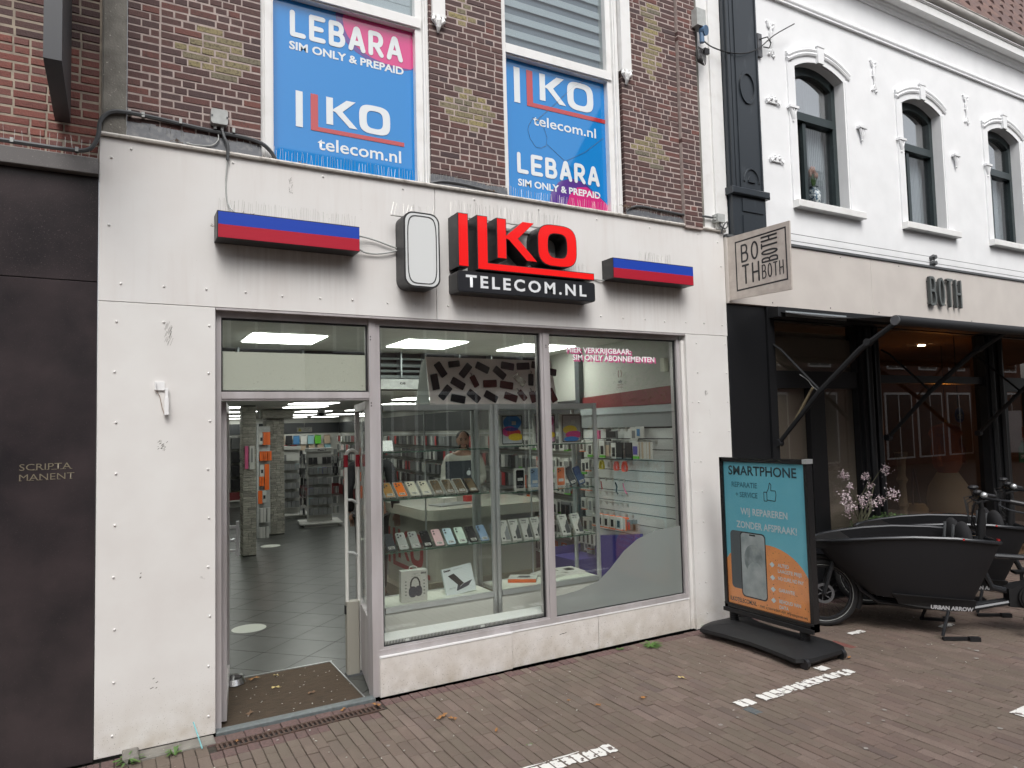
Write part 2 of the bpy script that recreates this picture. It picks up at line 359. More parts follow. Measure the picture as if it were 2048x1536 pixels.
# ------------------------------------------------------------------ ground and pavement
gb = B().quad((-120,-120,-0.016),(120,-120,-0.016),(120,-0.02,-0.016),(-120,-0.02,-0.016))
gb.quad((-120,-0.02,-0.016),(0.45,-0.02,-0.016),(0.45,120,-0.016),(-120,120,-0.016))
gb.quad((5.3,-0.02,-0.016),(120,-0.02,-0.016),(120,120,-0.016),(5.3,120,-0.016))
m_ledge = mat('grey_granite_ledge', (0.12, 0.112, 0.11), 0.4, col2=(0.05, 0.046, 0.046), nscale=5, n=(0.42, 0.58), spots=((0.2, 0.19, 0.18), 150, 0.66))
m_sand = mat('joint_sand', (0.062, 0.05, 0.04), 0.95, col2=(0.03, 0.027, 0.022), nscale=40, bump=0.3)
struct('ground', gb, m_sand)
pv = [(0.170,0.118,0.099),(0.146,0.110,0.088),(0.178,0.128,0.107),(0.138,0.097,0.083),(0.160,0.121,0.098),(0.150,0.117,0.092),(0.205,0.15,0.128),(0.12,0.088,0.078)]
def pdirt(nt, c):
    nz = _nz(nt, 1.1, 5); c = _mix(nt, _ramp(nt, nz.outputs[0], 0.4, 0.7, 0, 0.6), c, (0.125, 0.103, 0.078)); nz = _nz(nt, 3.3, 6); c = _mix(nt, _ramp(nt, nz.outputs[0], 0.5, 0.75, 0, 0.28), c, (0.09, 0.07, 0.058)); nz = _nz(nt, 5.1, 4); c = _mix(nt, _ramp(nt, nz.outputs[0], 0.55, 0.8, 0, 0.4), c, (0.25, 0.19, 0.16))
    nz = _nz(nt, 260, 3); c = _mix(nt, _ramp(nt, nz.outputs[0], 0.45, 0.75, 0, 0.35), c, (0.07, 0.055, 0.045))
    nz = _nz(nt, 28, 1); return _mix(nt, _ramp(nt, nz.outputs[0], 0.80, 0.83, 0, 0.5), c, (0.38, 0.35, 0.32))
m_pav = mat('brown_clay_paver', pv[0], 0.72, rnd=pv, island=True, col2=(0.10, 0.078, 0.068), nscale=90, n=(0.5, 0.9), bump=0.25, bscale=160, extra=pdirt)
m_pavr = mat('reddish_paver', (0.16, 0.085, 0.08), 0.75, rnd=[(0.145,0.085,0.08),(0.165,0.095,0.09),(0.125,0.075,0.07),(0.15,0.095,0.085)], island=True, col2=(0.09, 0.06, 0.055), nscale=60, bump=0.25, bscale=150)
m_pavb = mat('blue_grey_paver', (0.075, 0.09, 0.10), 0.7, col2=(0.12,0.13,0.13), nscale=60)
pave = B(); pave.quad((-3,-5.2,-0.010),(14,-5.2,-0.010),(14,-0.02,-0.010),(-3,-0.02,-0.010))
pavement = struct('pavement', pave, m_sand)
def paver_mesh(b, x, y, L, w, dz, tilt=0):
    g = 0.0013+random.random()*0.0014
    j = [random.uniform(-.0019, .0016) for _ in range(8)]
    x0, x1, y0, y1, z0, z1, c = x+g, x+w-g, y+g, y+L-g, -0.01, dz, 0.0025
    b.add([(x0,y0,z0),(x1,y0,z0),(x1,y1,z0),(x0,y1,z0),(x0+j[0],y0+j[1],z1-c),(x1+j[2],y0+j[3],z1-c),(x1+j[4],y1+j[5],z1-c+tilt),(x0+j[6],y1+j[7],z1-c+tilt),
           (x0+c+j[0],y0+c+j[1],z1),(x1-c+j[2],y0+c+j[3],z1),(x1-c+j[4],y1-c+j[5],z1+tilt),(x0+c+j[6],y1-c+j[7],z1+tilt)],
          [(0,1,5,4),(1,2,6,5),(2,3,7,6),(3,0,4,7),(4,5,9,8),(5,6,10,9),(6,7,11,10),(7,4,8,11),(8,9,10,11)])
PW, PL = 0.066, 0.2
cand = []
x = -2.5; row = 0
while x < 13:
    ytop = -0.02
    if 0.44 < x < 1.52: ytop = -0.16+(x-1)*.047-.052
    off = random.uniform(0, PL)
    y = ytop
    first = random.choice((0.1, 0.1, 0.1, 0.2))
    L = first
    while y > -4.7:
        cand.append((x, y-L, L, y == ytop and L < 0.15)); y -= L
        L = PL if random.random() > 0.06 else 0.1
        if y > ytop-0.35: L = random.choice((0.2, 0.1, 0.2, 0.14))
    x += PW; row += 1
def visx(x, y):   # the corner of the street in view
    dx, dy = x, y-CAM[1]; a = math.degrees(math.atan2(dx, dy))
    return -8 < a < 72
def pdist(c): return (c[0])**2+(c[1]+0.1-CAM[1])**2
near = sorted([c for c in cand if visx(c[0], c[1]+.1) and pdist(c)**.5 > 2.55], key=pdist)[:288]
nearset = set(near); rest = [B(), B()]
for c in cand:
    dz = random.gauss(0, 0.0011); tl = random.gauss(0, 0.0009)
    if c in nearset:
        b = B(); paver_mesh(b, c[0], c[1], c[2], PW, dz, tl); obj('paver', b, m_pavr if c[3] else m_pav, pavement, fix=False)
    else: paver_mesh(rest[1 if c[3] else 0], c[0], c[1], c[2], PW, dz, tl)
for b, m_ in zip(rest, (m_pav, m_pavr)):
    o = obj('paver_bond', b, m_, pavement, fix=False); o['kind'] = 'stuff'
# the narrow course between threshold and drain
b = B(); x = 0.47
while x < 1.5:
    y_ = -0.16+(x+.05-1)*.047+.053; paver_mesh(b, x, y_, -.02-y_, 0.105, random.gauss(0, 0.001)); x += 0.105
o = obj('paver_course', b, m_pavr, pavement, fix=False)
# painted parking marks on the pavers, worn
def worn(nt, c):
    nz = _nz(nt, 24, 7); c = _mix(nt, _ramp(nt, nz.outputs[0], 0.56, 0.59), c, (0.13, 0.10, 0.088)); 
    nz = _nz(nt, 160, 3); return _mix(nt, _ramp(nt, nz.outputs[0], 0.66, 0.72), c, (0.2, 0.17, 0.15))
m_mark = mat('worn_white_road_paint', (0.74, 0.73, 0.70), 0.6, extra=worn)
def marking(name, pieces):
    b = B()
    for (x0, x1, y0, y1) in pieces:
        n = 6; pts = []
        for k in range(n): pts.append((x0+(x1-x0)*k/(n-1), y1+random.uniform(-.006, .006)))
        for k in range(n): pts.append((x1-(x1-x0)*k/(n-1), y0+random.uniform(-.006, .006)))
        b.add([(p[0], p[1], 0.0055) for p in pts][::-1], [tuple(range(len(pts)))])
    o = obj(name, b, m_mark, None, fix=False); o['kind'] = 'structure'; return o
def mk_row(x0, x1, y0, y1, skip=()):
    k = math.floor(x0/PW)*PW+(-2.5 % PW); out = []
    x = x0
    while x < x1-0.01:
        e = min(x1, x+PW-0.009+random.uniform(-.004, .003))
        if random.random() > 0.03: out.append((x, e, y0+random.uniform(-.012, .006), y1+random.uniform(-.006, .01)))
        x += PW
    return out
marking('parking_mark', mk_row(1.80, 2.40, -1.46, -1.37) + [(1.80, 2.2, -1.362, -1.352)])
marking('parking_mark', mk_row(3.39, 4.50, -1.41, -1.325))
marking('parking_mark', [(4.33, 4.42, -1.27, -1.19)])
marking('parking_mark', [(4.62, 5.3, -2.42, -2.33)])
marking('parking_mark', [(5.25, 5.42, -0.86, -0.80)])
marking('parking_mark', [(6.02, 6.2, -1.16, -1.10)])
for (x, y) in ((3.37, -1.53), (2.0, -1.60)):
    b = B(); paver_mesh(b, x, y, 0.105, 0.066, 0.0035); o = obj('paver', b, m_pavb, pavement, fix=False); o['label'] = 'blue grey paver at the end of the white mark'
for (x, y) in ((4.8, -0.98), (4.94, -1.06)):
    b = B(); paver_mesh(b, x, y, 0.2, 0.066, 0.0035); o = obj('paver', b, m_rbrick, pavement, fix=False); o['label'] = 'red paver among the brown ones'
b = B().cham(0.10, 0.515, -0.125, -0.005, -0.01, 0.012, 0.006)
struct('doorstep_slab', b, m_conc); bpy.data.objects['doorstep_slab']['label'] = 'short concrete slab under the left end of the white front'
bpy.data.objects['doorstep_slab']['category'] = 'kerb'; bpy.data.objects['doorstep_slab']['kind'] = 'structure'
# drain channel in front of the door
dr = thing('drain_channel', 'rusty brown slotted drain grate in front of the open door', 'drain', (1.0, -0.16, 0), R(2.7))
m_rust = mat('brown_iron', (0.105, 0.062, 0.045), 0.75, metal=0.2, col2=(0.06, 0.04, 0.035), nscale=50, bump=0.3)
b = B().box(-.49, .5, -.048, -.034, -.03, .004).box(-.49, .5, .034, .048, -.03, .004).box(-.49, -.475, -.034, .034, -.03, .004).box(.485, .5, -.034, .034, -.03, .004)
obj('frame', b, m_rust, dr, world=False)
obj('channel', B().box(-.475, .485, -.034, .034, -.014, -.0088), m_gask, dr, world=False)
gm = None
for k in range(33):
    x = -.46+k*.0285
    o = obj('grate_bar', B().box(-.0062, .0062, -.034, .034, -.0085, .0035), m_rust, dr, world=False) if gm is None else link('grate_bar', gm, dr)
    gm = o.data; o.location = (x, 0, 0)

# ------------------------------------------------------------------ the phone shop building
bld = thing('shop_building', 'brown brick house with yellow brick diamonds over the white shop front', 'building', (2.4, 0.1, 0))
Z0, Z1, ZL, XL, XR = 0.0, 3.548, 2.556, -0.09, 4.866
# white cladding: separate sheets with open joints
b = B().cham(XL, 1.99, -0.0, 0.05, ZL+.0015, Z1-.03, .002, 1); obj('fascia_panel', b, m_panel, bld)
b = B().cham(1.9935, 2.32, -0.0, 0.05, ZL+.0015, Z1-.03, .002, 1)
b = B().cham(1.9935, XR, -0.0, 0.05, ZL+.0015, Z1-.03, .002, 1); obj('fascia_panel', b, m_panel, bld)
obj('cover_strip', B().box(2.318, 2.332, -.003, .0, ZL+.003, 2.78), m_panel, bld)
b = B().cham(XL, 0.527, 0.0, 0.05, 0.012, ZL-.0015, .002, 1); obj('side_panel', b, m_panel2, bld)
b = B().cham(4.352, 4.858, 0.0, 0.05, -.005, ZL-.0015, .002, 1); obj('side_panel', b, m_panel2, bld)
# cap moulding, slightly crooked
b = B().tube([(XL-.01, -.012, Z1-.018), (1.2, -.012, Z1-.022), (2.6, -.012, Z1-.014), (XR+.01, -.012, Z1-.018)], .0135, 8)
b.box(XL, XR, -.005, .14, Z1-.03, Z1-.008); obj('cap_moulding', b, m_cap, bld)
# soffit and reveals of the opening
obj('soffit', B().box(0.529, 4.35, 0.003, 0.085, ZL-.014, ZL+.0005), m_alu, bld)
b = B().box(4.352, 4.372, .0505, .09, 0.0, ZL-.002); b.box(4.318, 4.3515, .03, .095, 0.0, 2.5); obj('reveal', b, m_panel2, bld)
# rivets
b = B()
for z in (2.66, ): 
    for k in range(22): b.ball((0.02+k*.228+random.uniform(-.01, .01), -.001, z+random.uniform(-.008, .008)), .007, 6)
for x in (0.0, .245, .49):
    if x != .245:
        for k in range(9): b.ball((x+random.uniform(-.006, .006), -.001, 0.12+k*.29), .0072, 6)
for x in (.245,): b.ball((x, -.001, 2.45), .0072, 6); 
for x in (4.40, 4.475, 4.83):
    for k in range(10 if x != 4.40 else 8): b.ball((x, -.001, .12+k*.262), .007 if x != 4.4 else .005, 6)
for k in range(9): b.ball((.07+k*.56, -.001, 3.47+random.uniform(-.01,.01)), .0075, 6)
for (x, z) in ((-.04, 3.0), (-.03, 3.4), (4.82, 3.2), (4.79, 3.42)): b.ball((x, -.001, z), .008, 6)
o = obj('rivet', b, m_rivet, bld, smooth=True); o['kind'] = 'stuff'
# scratches and scuffs on the left sheet
b = B()
def scuff(x, z, n, sx, sz, dx, dz, L, r=.0009):
    for _ in range(n):
        a, c = x+random.uniform(-sx, sx), z+random.uniform(-sz, sz); l = L*random.uniform(.3, 1)
        b.add([(a, -.0006, c), (a+r, -.0006, c-r), (a+dx*l+r, -.0006, c+dz*l), (a+dx*l, -.0006, c+dz*l+r)], [(0,1,2,3)])
scuff(.27, 2.36, 26, .022, .05, .35, 1, .045); scuff(.235, 1.72, 22, .025, .03, .6, .5, .015, .0016); scuff(.2, .36, 4, .03, .04, 1, .2, .02, .003)
scuff(1.22, 3.2, 1, .01, .01, 1, .3, .01); scuff(.98, 3.38, 30, .012, .05, .2, 1, .012, .0012); scuff(.12, .98, 3, .01, .02, 1, .3, .008, .003); scuff(.45, .95, 5, .01,.02,1,-.5,.03)
scuff(4.57, 2.03, 24, .018, .02, .3, 1, .012, .002); scuff(4.6, 1.88, 6, .01, .06, .3, -1, .03)
m_scuff = mat('dark_scuff', (0.10, 0.09, 0.075), 0.8)
obj('scuff_mark', b, m_scuff, bld, fix=False)['kind'] = 'stuff'
# plinth slabs
for (x0, x1, yy, zt) in ((1.548, 2.555, .028, .262), (2.561, 3.348, .045, .262), (3.352, 4.318, .045, .262)):
    b = B().cham(x0, x1, yy, .12, -.005, zt-.01, .003, 1); p = obj('plinth_slab', b, m_plinth, bld)
    obj('slab_edge', B().box(x0, x1, yy-.004, .12, zt-.0095, zt), m_white, p)
b = B()
for (x, z) in ((3.0, .17), (3.03, .172)): b.add([(x-.02, .0445, z-.004), (x+.015, .0445, z+.003), (x+.015, .0445, z+.007), (x-.02, .0445, z)], [(0,1,2,3)])
obj('scratch', b, m_gask, bld, fix=False)
# concrete strip, brick piers
obj('concrete_strip', B().cham(-.078, .046, -.02, .12, Z1-.03, 6.2, .006, 1), m_conc, bld)
obj('concrete_strip', B().cham(4.592, 4.655, .015, .12, Z1-.03, 6.5, .004, 1), m_conc, bld)
back = B(); YM = .0028
piers = [(.047, .798), (1.97, 2.583), (3.742, 4.372), (4.376, 4.59)]
for x0, x1 in piers: back.box(x0+.003, x1-.003, YM+(.0 if x0 < 4.37 else -.03), .25, Z1-.04, 6.3)
obj('mortar_bed', back, m_mortar, bld)
CH = .047
def yellow(x, z):
    for cx, cz in ((.507, 4.162), (2.28, 4.165), (4.055, 4.178)):
        if abs(x-cx)/.225+abs(z-cz)/.215 < 1: return True
    for cx, za, zb in ((2.275, 4.79, 5.6), (4.085, 4.79, 5.5)):
        if za < z < zb and abs(x-cx) < (.085 if int((z-za)/CH) % 2 else .045): return True
    return False
br = []
def ztop(x): return 4.36+.27*x+.38
def courses(x0, x1, y0, depth, joint=.009):
    z = Z1-.02; k = 0
    while z < min(6.2, ztop(x1)):
        x = x0; pat = 0
        if k % 2: x -= .0
        lens = []
        cur = x0; first = True
        while cur < x1-.004:
            if first: L = .075 if k % 2 else random.choice((.16, .12))
            else: L = .16 if random.random() < .36 else .0765
            first = False
            if x1-cur-L < .045: L = x1-cur
            xe = cur+L
            br.append((cur, xe-(joint if xe < x1-.002 else 0), z, z+CH-joint, y0, depth)); cur = xe+(joint-.009) if xe < x1 else x1
            cur = xe
        z += CH; k += 1
courses(.049, .215, 0.0, .11); courses(.224, .797, 0.0, .11); courses(1.971, 2.581, 0.0, .11); courses(3.743, 4.37, 0.0, .11); courses(4.38, 4.588, -.03, .11)
br.sort(key=lambda q: (q[0]**2+4.67**2+(q[2]-1.8)**2))
stf = {}
for i, (x0, x1, z0, z1, y0, dp) in enumerate(br):
    yl = yellow((x0+x1)/2, (z0+z1)/2); m_ = m_ybrick if yl else m_brick
    b = B() if i < 296 else stf.setdefault(yl, B())
    j = [random.uniform(-.0012, .0012) for _ in range(3)]
    b.cham(x0+j[0], x1+j[1], y0+random.uniform(-.0015, .002), dp, z0+j[2], z1+j[2]*.5, .0028, 1)
    if i < 296: obj('brick', b, m_, bld, fix=False)
for yl, b in stf.items():
    o = obj('brick_bond', b, m_ybrick if yl else m_brick, bld, fix=False); o['kind'] = 'stuff'
# lead flashing between cap and brick
for x0, x1, zl, zr in ((.047, .80, .10, .075), (1.96, 2.59, .085, .06), (3.735, 4.6, .06, .05)):
    b = B(); n = 10
    for k in range(n):
        a, c = x0+(x1-x0)*k/n, x0+(x1-x0)*(k+1)/n; ha = zl+(zr-zl)*k/n+random.uniform(-.006, .006)
        b.add([(a, -.003-.0*k, Z1-.012+ha), (c, -.003, Z1-.012+ha), (c, -.014, Z1-.02), (a, -.014, Z1-.02)], [(0,1,2,3)])
    obj('lead_flashing', b, m_zinc, bld, fix=False)

# upper windows with printed film
def corbel(b, x, z, y=-.02):
    b.box(x-.05, x+.062, y-.03, .1, z, z+.012); b.box(x-.045, x+.057, y-.024, .1, z+.012, z+1.6)
    for sx in (-1, 1):
        b.tube([(x+sx*.036, y-.02, z-.005), (x+sx*.042, y-.03, z-.035), (x+sx*.018, y-.022, z-.055), (x+sx*.006, y-.014, z-.075)], [.014, .016, .013, .008], 8)
    b.tube([(x, y-.018, z), (x, y-.034, z-.04), (x, y-.026, z-.085), (x, y-.012, z-.118)], [.018, .021, .017, .006], 8)
STK = {
 'L': ([[(0,1),(0,0),(.55,0)]], .55), 'E': ([[(.6,1),(0,1),(0,0),(.6,0)],[(0,.5),(.5,.5)]], .6),
 'B': ([[(0,0),(0,1),(.35,1)]+arc(.35,.76,.2,.24,90,-90,6)+[(0,.52)],[(.35,.52)]+arc(.38,.26,.24,.26,90,-90,6)+[(0,0)]], .62),
 'A': ([[(0,0),(.28,.93)]+arc(.34,.92,.06,.08,170,10,4)+[(.40,.93),(.68,0)],[(.12,.30),(.56,.30)]], .68),
 'R': ([[(0,0),(0,1),(.36,1)]+arc(.36,.72,.22,.28,90,-90,6)+[(0,.44)],[(.28,.44),(.6,0)]], .6),
 'O': ([arc(.3,.5,.3,.5,0,360,16)], .6), 'T': ([[(0,1),(.6,1)],[(.3,1),(.3,0)]], .6), 'H': ([[(0,0),(0,1)],[(.6,0),(.6,1)],[(0,.5),(.6,.5)]], .6),
}
def strokes(word, x, z, h, w, sw, gap, round_=True):
    """word as stroked letters -> polygons, total width w"""
    tot = sum(STK[c][1] for c in word)+gap*(len(word)-1); s = (w-sw)/tot; out = []; cx = x+sw/2; hh = h-sw
    for c in word:
        for st in STK[c][0]:
            pts = [(cx+p[0]*s, z+sw/2+p[1]*hh) for p in st]; out += ribbon(pts, sw)
            for p in pts: out.append([(p[0]+sw/2*math.cos(R(45*k+22.5)), p[1]+sw/2*math.sin(R(45*k+22.5))) for k in range(8)])
        cx += (STK[c][1]+gap)*s
    return out
def ilko(pl, x, z, s, mw, mr, y=.0015, th=0.0, sides=None):
    """the shop's lettering on a unit: I x 0..; s = metres per unit (sign is 1.17 long)"""
    T = lambda pts: [(x+p[0]*s, z+p[1]*s) for p in pts]
    I = [(0,.01),(.07,.01),(.07,.385),(0,.385)]
    L = [(.15,0),(1.16,0),(1.16,.045),(.225,.045),(.225,.385),(.15,.385)]
    L1 = [(.15,0),(.225,0),(.225,.385),(.15,.385)]; L2 = [(.225,0),(1.16,0),(1.16,.045),(.225,.045)]
    K1 = [(.31,.095),(.38,.095),(.38,.385),(.31,.385)]
    K2 = [(.38,.245),(.38,.262),(.525,.385),(.62,.385),(.48,.253)]
    K3 = [(.38,.245),(.48,.253),(.64,.095),(.555,.095),(.405,.238)]
    return T(I), [T(L1), T(L2)], [T(K1), T(K2), T(K3)], (sup(x+.83*s, z+.235*s, .172*s, .157*s, 3.4), sup(x+.83*s, z+.235*s, .09*s, .097*s, 3.2))
def ringpolys(o, i):
    n = len(o); return [[o[k], o[(k+1) % n], i[(k+1) % n], i[k]] for k in range(n)]
def upper_window(x0, x1, za, zt, order):
    """x0..x1 glass, za bottom, zt transom underside"""
    w = thing('x', '', 'x') if False else None
    fr = B().box(x0-.085, x0, .04, .16, Z1-.01, 6.2); fr.box(x0-.055, x0-.012, .028, .04, Z1-.01, 6.2)
    fr.box(x1, x1+.05, .05, .16, Z1-.01, 6.2); fr.box(x1+.05, x1+.10, .02, .16, Z1-.01, 6.2); fr.box(x1+.062, x1+.078, .008, .02, Z1-.01, 6.2)
    fr.box(x0, x1, .052, .16, zt, zt+.095); fr.box(x0, x1+.04, .035, .052, zt+.012, zt+.08)
    wn = obj('window', fr, m_wpaint, bld)
    b = B(); corbel(b, x1+.155, 4.80, .0); obj('corbel', b, m_wpaint, wn)
    film = obj('printed_film', B().box(x0, x1, .1, .104, Z1-.02, zt), m_blue, wn)
    pane = obj('pane', B().box(x0, x1, .1, .104, zt+.095, 6.1), g_up, wn)
    # striped blind behind the upper pane
    st = B()
    for k in range(9): st.box(x0, x1, .135, .14, zt+.09+k*.125, zt+.09+k*.125+(.058 if x0 > 2 else .12))
    obj('striped_blind', st, m_wfilm, wn); obj('blind_back', B().box(x0, x1, .15, .153, zt+.05, 6.1), mat('grey_blind', (.30,.33,.37), .8), wn)
    pl = Pl((x0, .1, Z1), (1,0,0), (0,0,1), wn)
    return pl, wn
# left window: film 0.88..1.885, 3.55..4.77
pl, wn = upper_window(.882, 1.882, Z1, 4.70, 0)
Wd = 1.0
mag = sup(.88, 1.12, .40, .26, 2.2, 28); clip = lambda pts, xm, zm: [(min(p[0], xm), min(p[1], zm)) for p in pts]
pl.polys('print', [clip(sup(.83, 1.14, .40, .30, 2.2, 28), 1.0, 1.152)], m_vfilm, .001); pl.polys('print', [clip(mag, 1.0, 1.152)], m_pfilm, .0015)
def win_print(pl, zil, zleb, wfac=1.0):
    i, L, K, O = ilko(pl, .155, zil, .66, None, None)
    pl.polys('lettering', [i]+K+ringpolys(*O), m_wfilm, .003); pl.polys('lettering', L, m_rfilm, .0032)
    pl.text('telecom.nl', .30, zil-.125, .085, m_wfilm, w=.595, bold=.012)
    pl.polys('lettering', strokes('LEBARA', .12, zleb, .185, .80, .034, .42), m_wfilm, .003)
    pl.text('SIM ONLY & PREPAID', .115, zleb-.088, .052, m_wfilm, w=.81, bold=.03)
win_print(pl, .275, .90)
pl, wn = upper_window(2.632, 3.622, Z1, 4.70, 1)
pl.polys('print', [clip([(.40,0),(.42,.12),(.5,.22),(.62,.27),(.76,.25),(.99,.06),(.99,0)], .99, .5)], m_vfilm, .001)
pl.polys('print', [[(.56,0),(.60,.12),(.68,.2),(.78,.215),(.9,.15),(.99,.09),(.99,0)]], m_pfilm, .0015)
def win_print2(pl):
    i, L, K, O = ilko(pl, .10, .80, .77, None, None)
    pl.polys('lettering', [i]+K+ringpolys(*O), m_wfilm, .003); pl.polys('lettering', L, m_rfilm, .0032)
    pl.text('telecom.nl', .27, .655, .08, m_wfilm, w=.62, bold=.012)
    pl.polys('lettering', strokes('LEBARA', .11, .235, .17, .80, .033, .42), m_wfilm, .003)
    pl.text('SIM ONLY & PREPAID', .115, .135, .052, m_wfilm, w=.80, bold=.03)
win_print2(pl)
# crack lines in the right film
b = B()
c0 = Vector((2.93, .0975, 4.18))
def cr_(pts, r=.0012): b.tube([(p[0], .0975, p[1]) for p in pts], r, 4)
cr_([(2.86,4.19),(2.90,4.26),(2.95,4.25),(3.0,4.2),(3.03,4.12),(3.02,4.05),(2.97,4.02),(2.92,4.02),(2.87,4.08),(2.85,4.15),(2.86,4.19)]); cr_([(2.93,4.24),(3.12,4.42),(3.3,4.60),(3.42,4.69)]); cr_([(3.03,4.06),(3.2,3.95),(3.38,3.80),(3.6,3.66)]); cr_([(3.2,3.95),(3.4,4.06),(3.6,4.22)])
obj('crack_line', b, m_gpvc, wn)
# ------------------------------------------------------------------ aluminium shop front (door bay, window bays)
sf = thing('aluminium_shopfront', 'grey aluminium shop front with an open door and two display panes', 'shop front', (2.4, .07, 0))
ZT = 2.505
b = B().box(.5285, .566, .052, .14, 0.0, ZT+.048); obj('frame_post', b, m_alu, sf)
b = B().box(1.503, 1.548, .045, .14, 0.0, ZT+.048).box(1.5485, 1.583, .056, .13, .27, ZT+.0); obj('frame_post', b, m_alu, sf)
b = B().box(2.882, 2.905, .056, .14, .255, ZT).box(2.9055, 2.95, .047, .14, .262, ZT).box(2.9505, 2.968, .056, .14, .255, ZT); obj('frame_post', b, m_alu, sf)
b = B().box(4.283, 4.317, .05, .14, .262, ZT); obj('frame_post', b, m_alu, sf)
b = B().box(.5665, 1.5025, .06, .13, ZT-.0, ZT+.048).box(1.5485, 4.317, .06, .13, ZT+.001, ZT+.048); obj('head_rail', b, m_alu, sf)
b = B().box(.5665, 1.5025, .052, .125, 1.985, 2.04).box(.5665, 1.5025, .045, .1, 1.997, 2.03); obj('transom', b, m_alu, sf)
b = B().box(1.5485, 4.317, .046, .14, .264, .300).box(1.5835, 2.882, .056, .10, .3005, .312); obj('sill_rail', b, m_alu, sf)
def gasket(x0, x1, z0, z1, y=.072):
    b = B().box(x0, x1, y, y+.015, z1-.012, z1).box(x0, x0+.008, y, y+.015, z0, z1-.0125).box(x1-.012, x1, y, y+.015, z0, z1-.0125).box(x0+.009, x1-.0125, y, y+.015, z0, z0+.006)
    obj('gasket', b, m_gask, sf)
gasket(.568, 1.501, 2.042, 2.503); gasket(1.585, 2.88, .313, 2.503); gasket(2.97, 4.281, .302, 2.503)
obj('glass_pane', B().box(.575, 1.49, .078, .084, 2.05, 2.495), g_shop, sf)
obj('glass_pane', B().box(1.592, 2.87, .078, .084, .318, 2.495), g_shop, sf)
obj('glass_pane', B().box(2.978, 4.27, .078, .084, .307, 2.495), g_shop, sf)
m_film1 = mat('cream_backing_film', (.60, .60, .53), .5, spots=((.16,.15,.11), 90, .70))
obj('opaque_film', B().box(.576, 1.489, .086, .088, 2.052, 2.295), m_film1, sf)
# frosted wave on the right pane
wave = [(2.979, .309), (4.269, .309), (4.269, .88), (4.0, .868), (3.8, .815), (3.65, .73), (3.5, .60), (3.38, .52), (3.2, .475), (3.05, .458), (2.979, .455)]
g_frost = glass('frosted_film', (.78, .82, .80), film=(.27, .295, .28), filmfac=.70)
obj('frosted_film', B().prism(wave, .0745, .0755), g_frost, sf)
# screws in the posts
b = B()
for x, zs in ((1.515, (2.42, 2.40, 1.965, 1.945)), (2.93, (2.41, 2.395))):
    for z in zs: b.ball((x, .045, z), .0045, 5)
obj('screw', b, m_gask, sf)
# window board and vent behind the left pane
obj('window_board', B().box(1.56, 4.27, .11, .30, .315, .338), m_white, sf)
b = B()
for k in range(120): x = 1.6+k*.0107; b.box(x, x+.005, .0965, .1, .3165, .336)
o = obj('vent_slot', b, m_gpvc, sf); o['kind'] = 'stuff'
for x in (1.75, 2.33): obj('clip', B().box(x, x+.03, .09, .096, .312, .332), m_white, sf)
# threshold, mat
m_stone = mat('blue_grey_stone', (.135, .155, .16), .5, col2=(.10,.115,.115), nscale=40, spots=((.3,.3,.29), 90, .72))
b = B().cham(.53, 1.50, -.012, .055, -.01, .018, .004); obj('threshold', b, m_stone, sf)
def door_leaf(x, y0, y1, hx):
    RM = Matrix.Translation((x, y0, 0))@Matrix.Rotation(R(-8.5 if hx < 0 else -10.5), 4, 'Z')@Matrix.Translation((-x, -y0, 0))
    d = B().box(x-.02, x+.02, y0, y0+.055, .02, 1.98).box(x-.02, x+.02, y1-.055, y1, .02, 1.98).box(x-.02, x+.02, y0+.0555, y1-.0555, 1.925, 1.98).box(x-.02, x+.02, y0+.0555, y1-.0555, .02, .50 if hx > 0 else .12)
    p = obj('door', d.xf(RM), m_alu, sf)
    obj('pane', B().box(x-.004, x+.004, y0+.0555, y1-.0555, .12 if hx < 0 else .50, 1.925).xf(RM), g_shop, p)
    return p, RM
dl, RML = door_leaf(.587, .14, 1.0, -1)
b = B().box(.612, .66, .86, .875, 1.10, 1.12).box(.612, .66, .86, .875, .93, .95).box(.655, .672, .855, .88, .90, 1.15); obj('handle', b.xf(RML), m_alu2, dl)
b = B().tube([(.615, .99, 1.0), (.64, .99, 1.0), (.65, .97, 1.0)], .012, 8); obj('lock', b.xf(RML), m_alu2, dl)
drr = door_leaf(1.525, .145, .86, 1)
# ------------------------------------------------------------------ shop interior: floor, walls, ceilings
m_tile = mat('dark_grey_tile', (.08,.085,.08), .34, rnd=[(.062,.067,.062),(.076,.08,.074),(.068,.072,.068)], col2=(.052,.055,.051), nscale=6)
m_grout = mat('grout', (.045,.045,.042), .9)
fl = struct('shop_floor', B().quad((.45,.056,-.003),(6.6,.056,-.003),(6.6,16.2,-.003),(.45,16.2,-.003)), m_grout)
def clip_(P, nx, ny, c):   # keep nx*x+ny*y >= c
    out = []
    for i in range(len(P)):
        p, q = P[i], P[(i+1) % len(P)]; dp, dq = nx*p[0]+ny*p[1]-c, nx*q[0]+ny*q[1]-c
        if dp >= 0: out.append(p)
        if dp*dq < 0: t_ = dp/(dp-dq); out.append((p[0]+(q[0]-p[0])*t_, p[1]+(q[1]-p[1])*t_))
    return out
An = R(42.8); na, nb_ = (-math.sin(An), math.cos(An)), (math.cos(An), math.sin(An)); tb = B(); tl_ = []
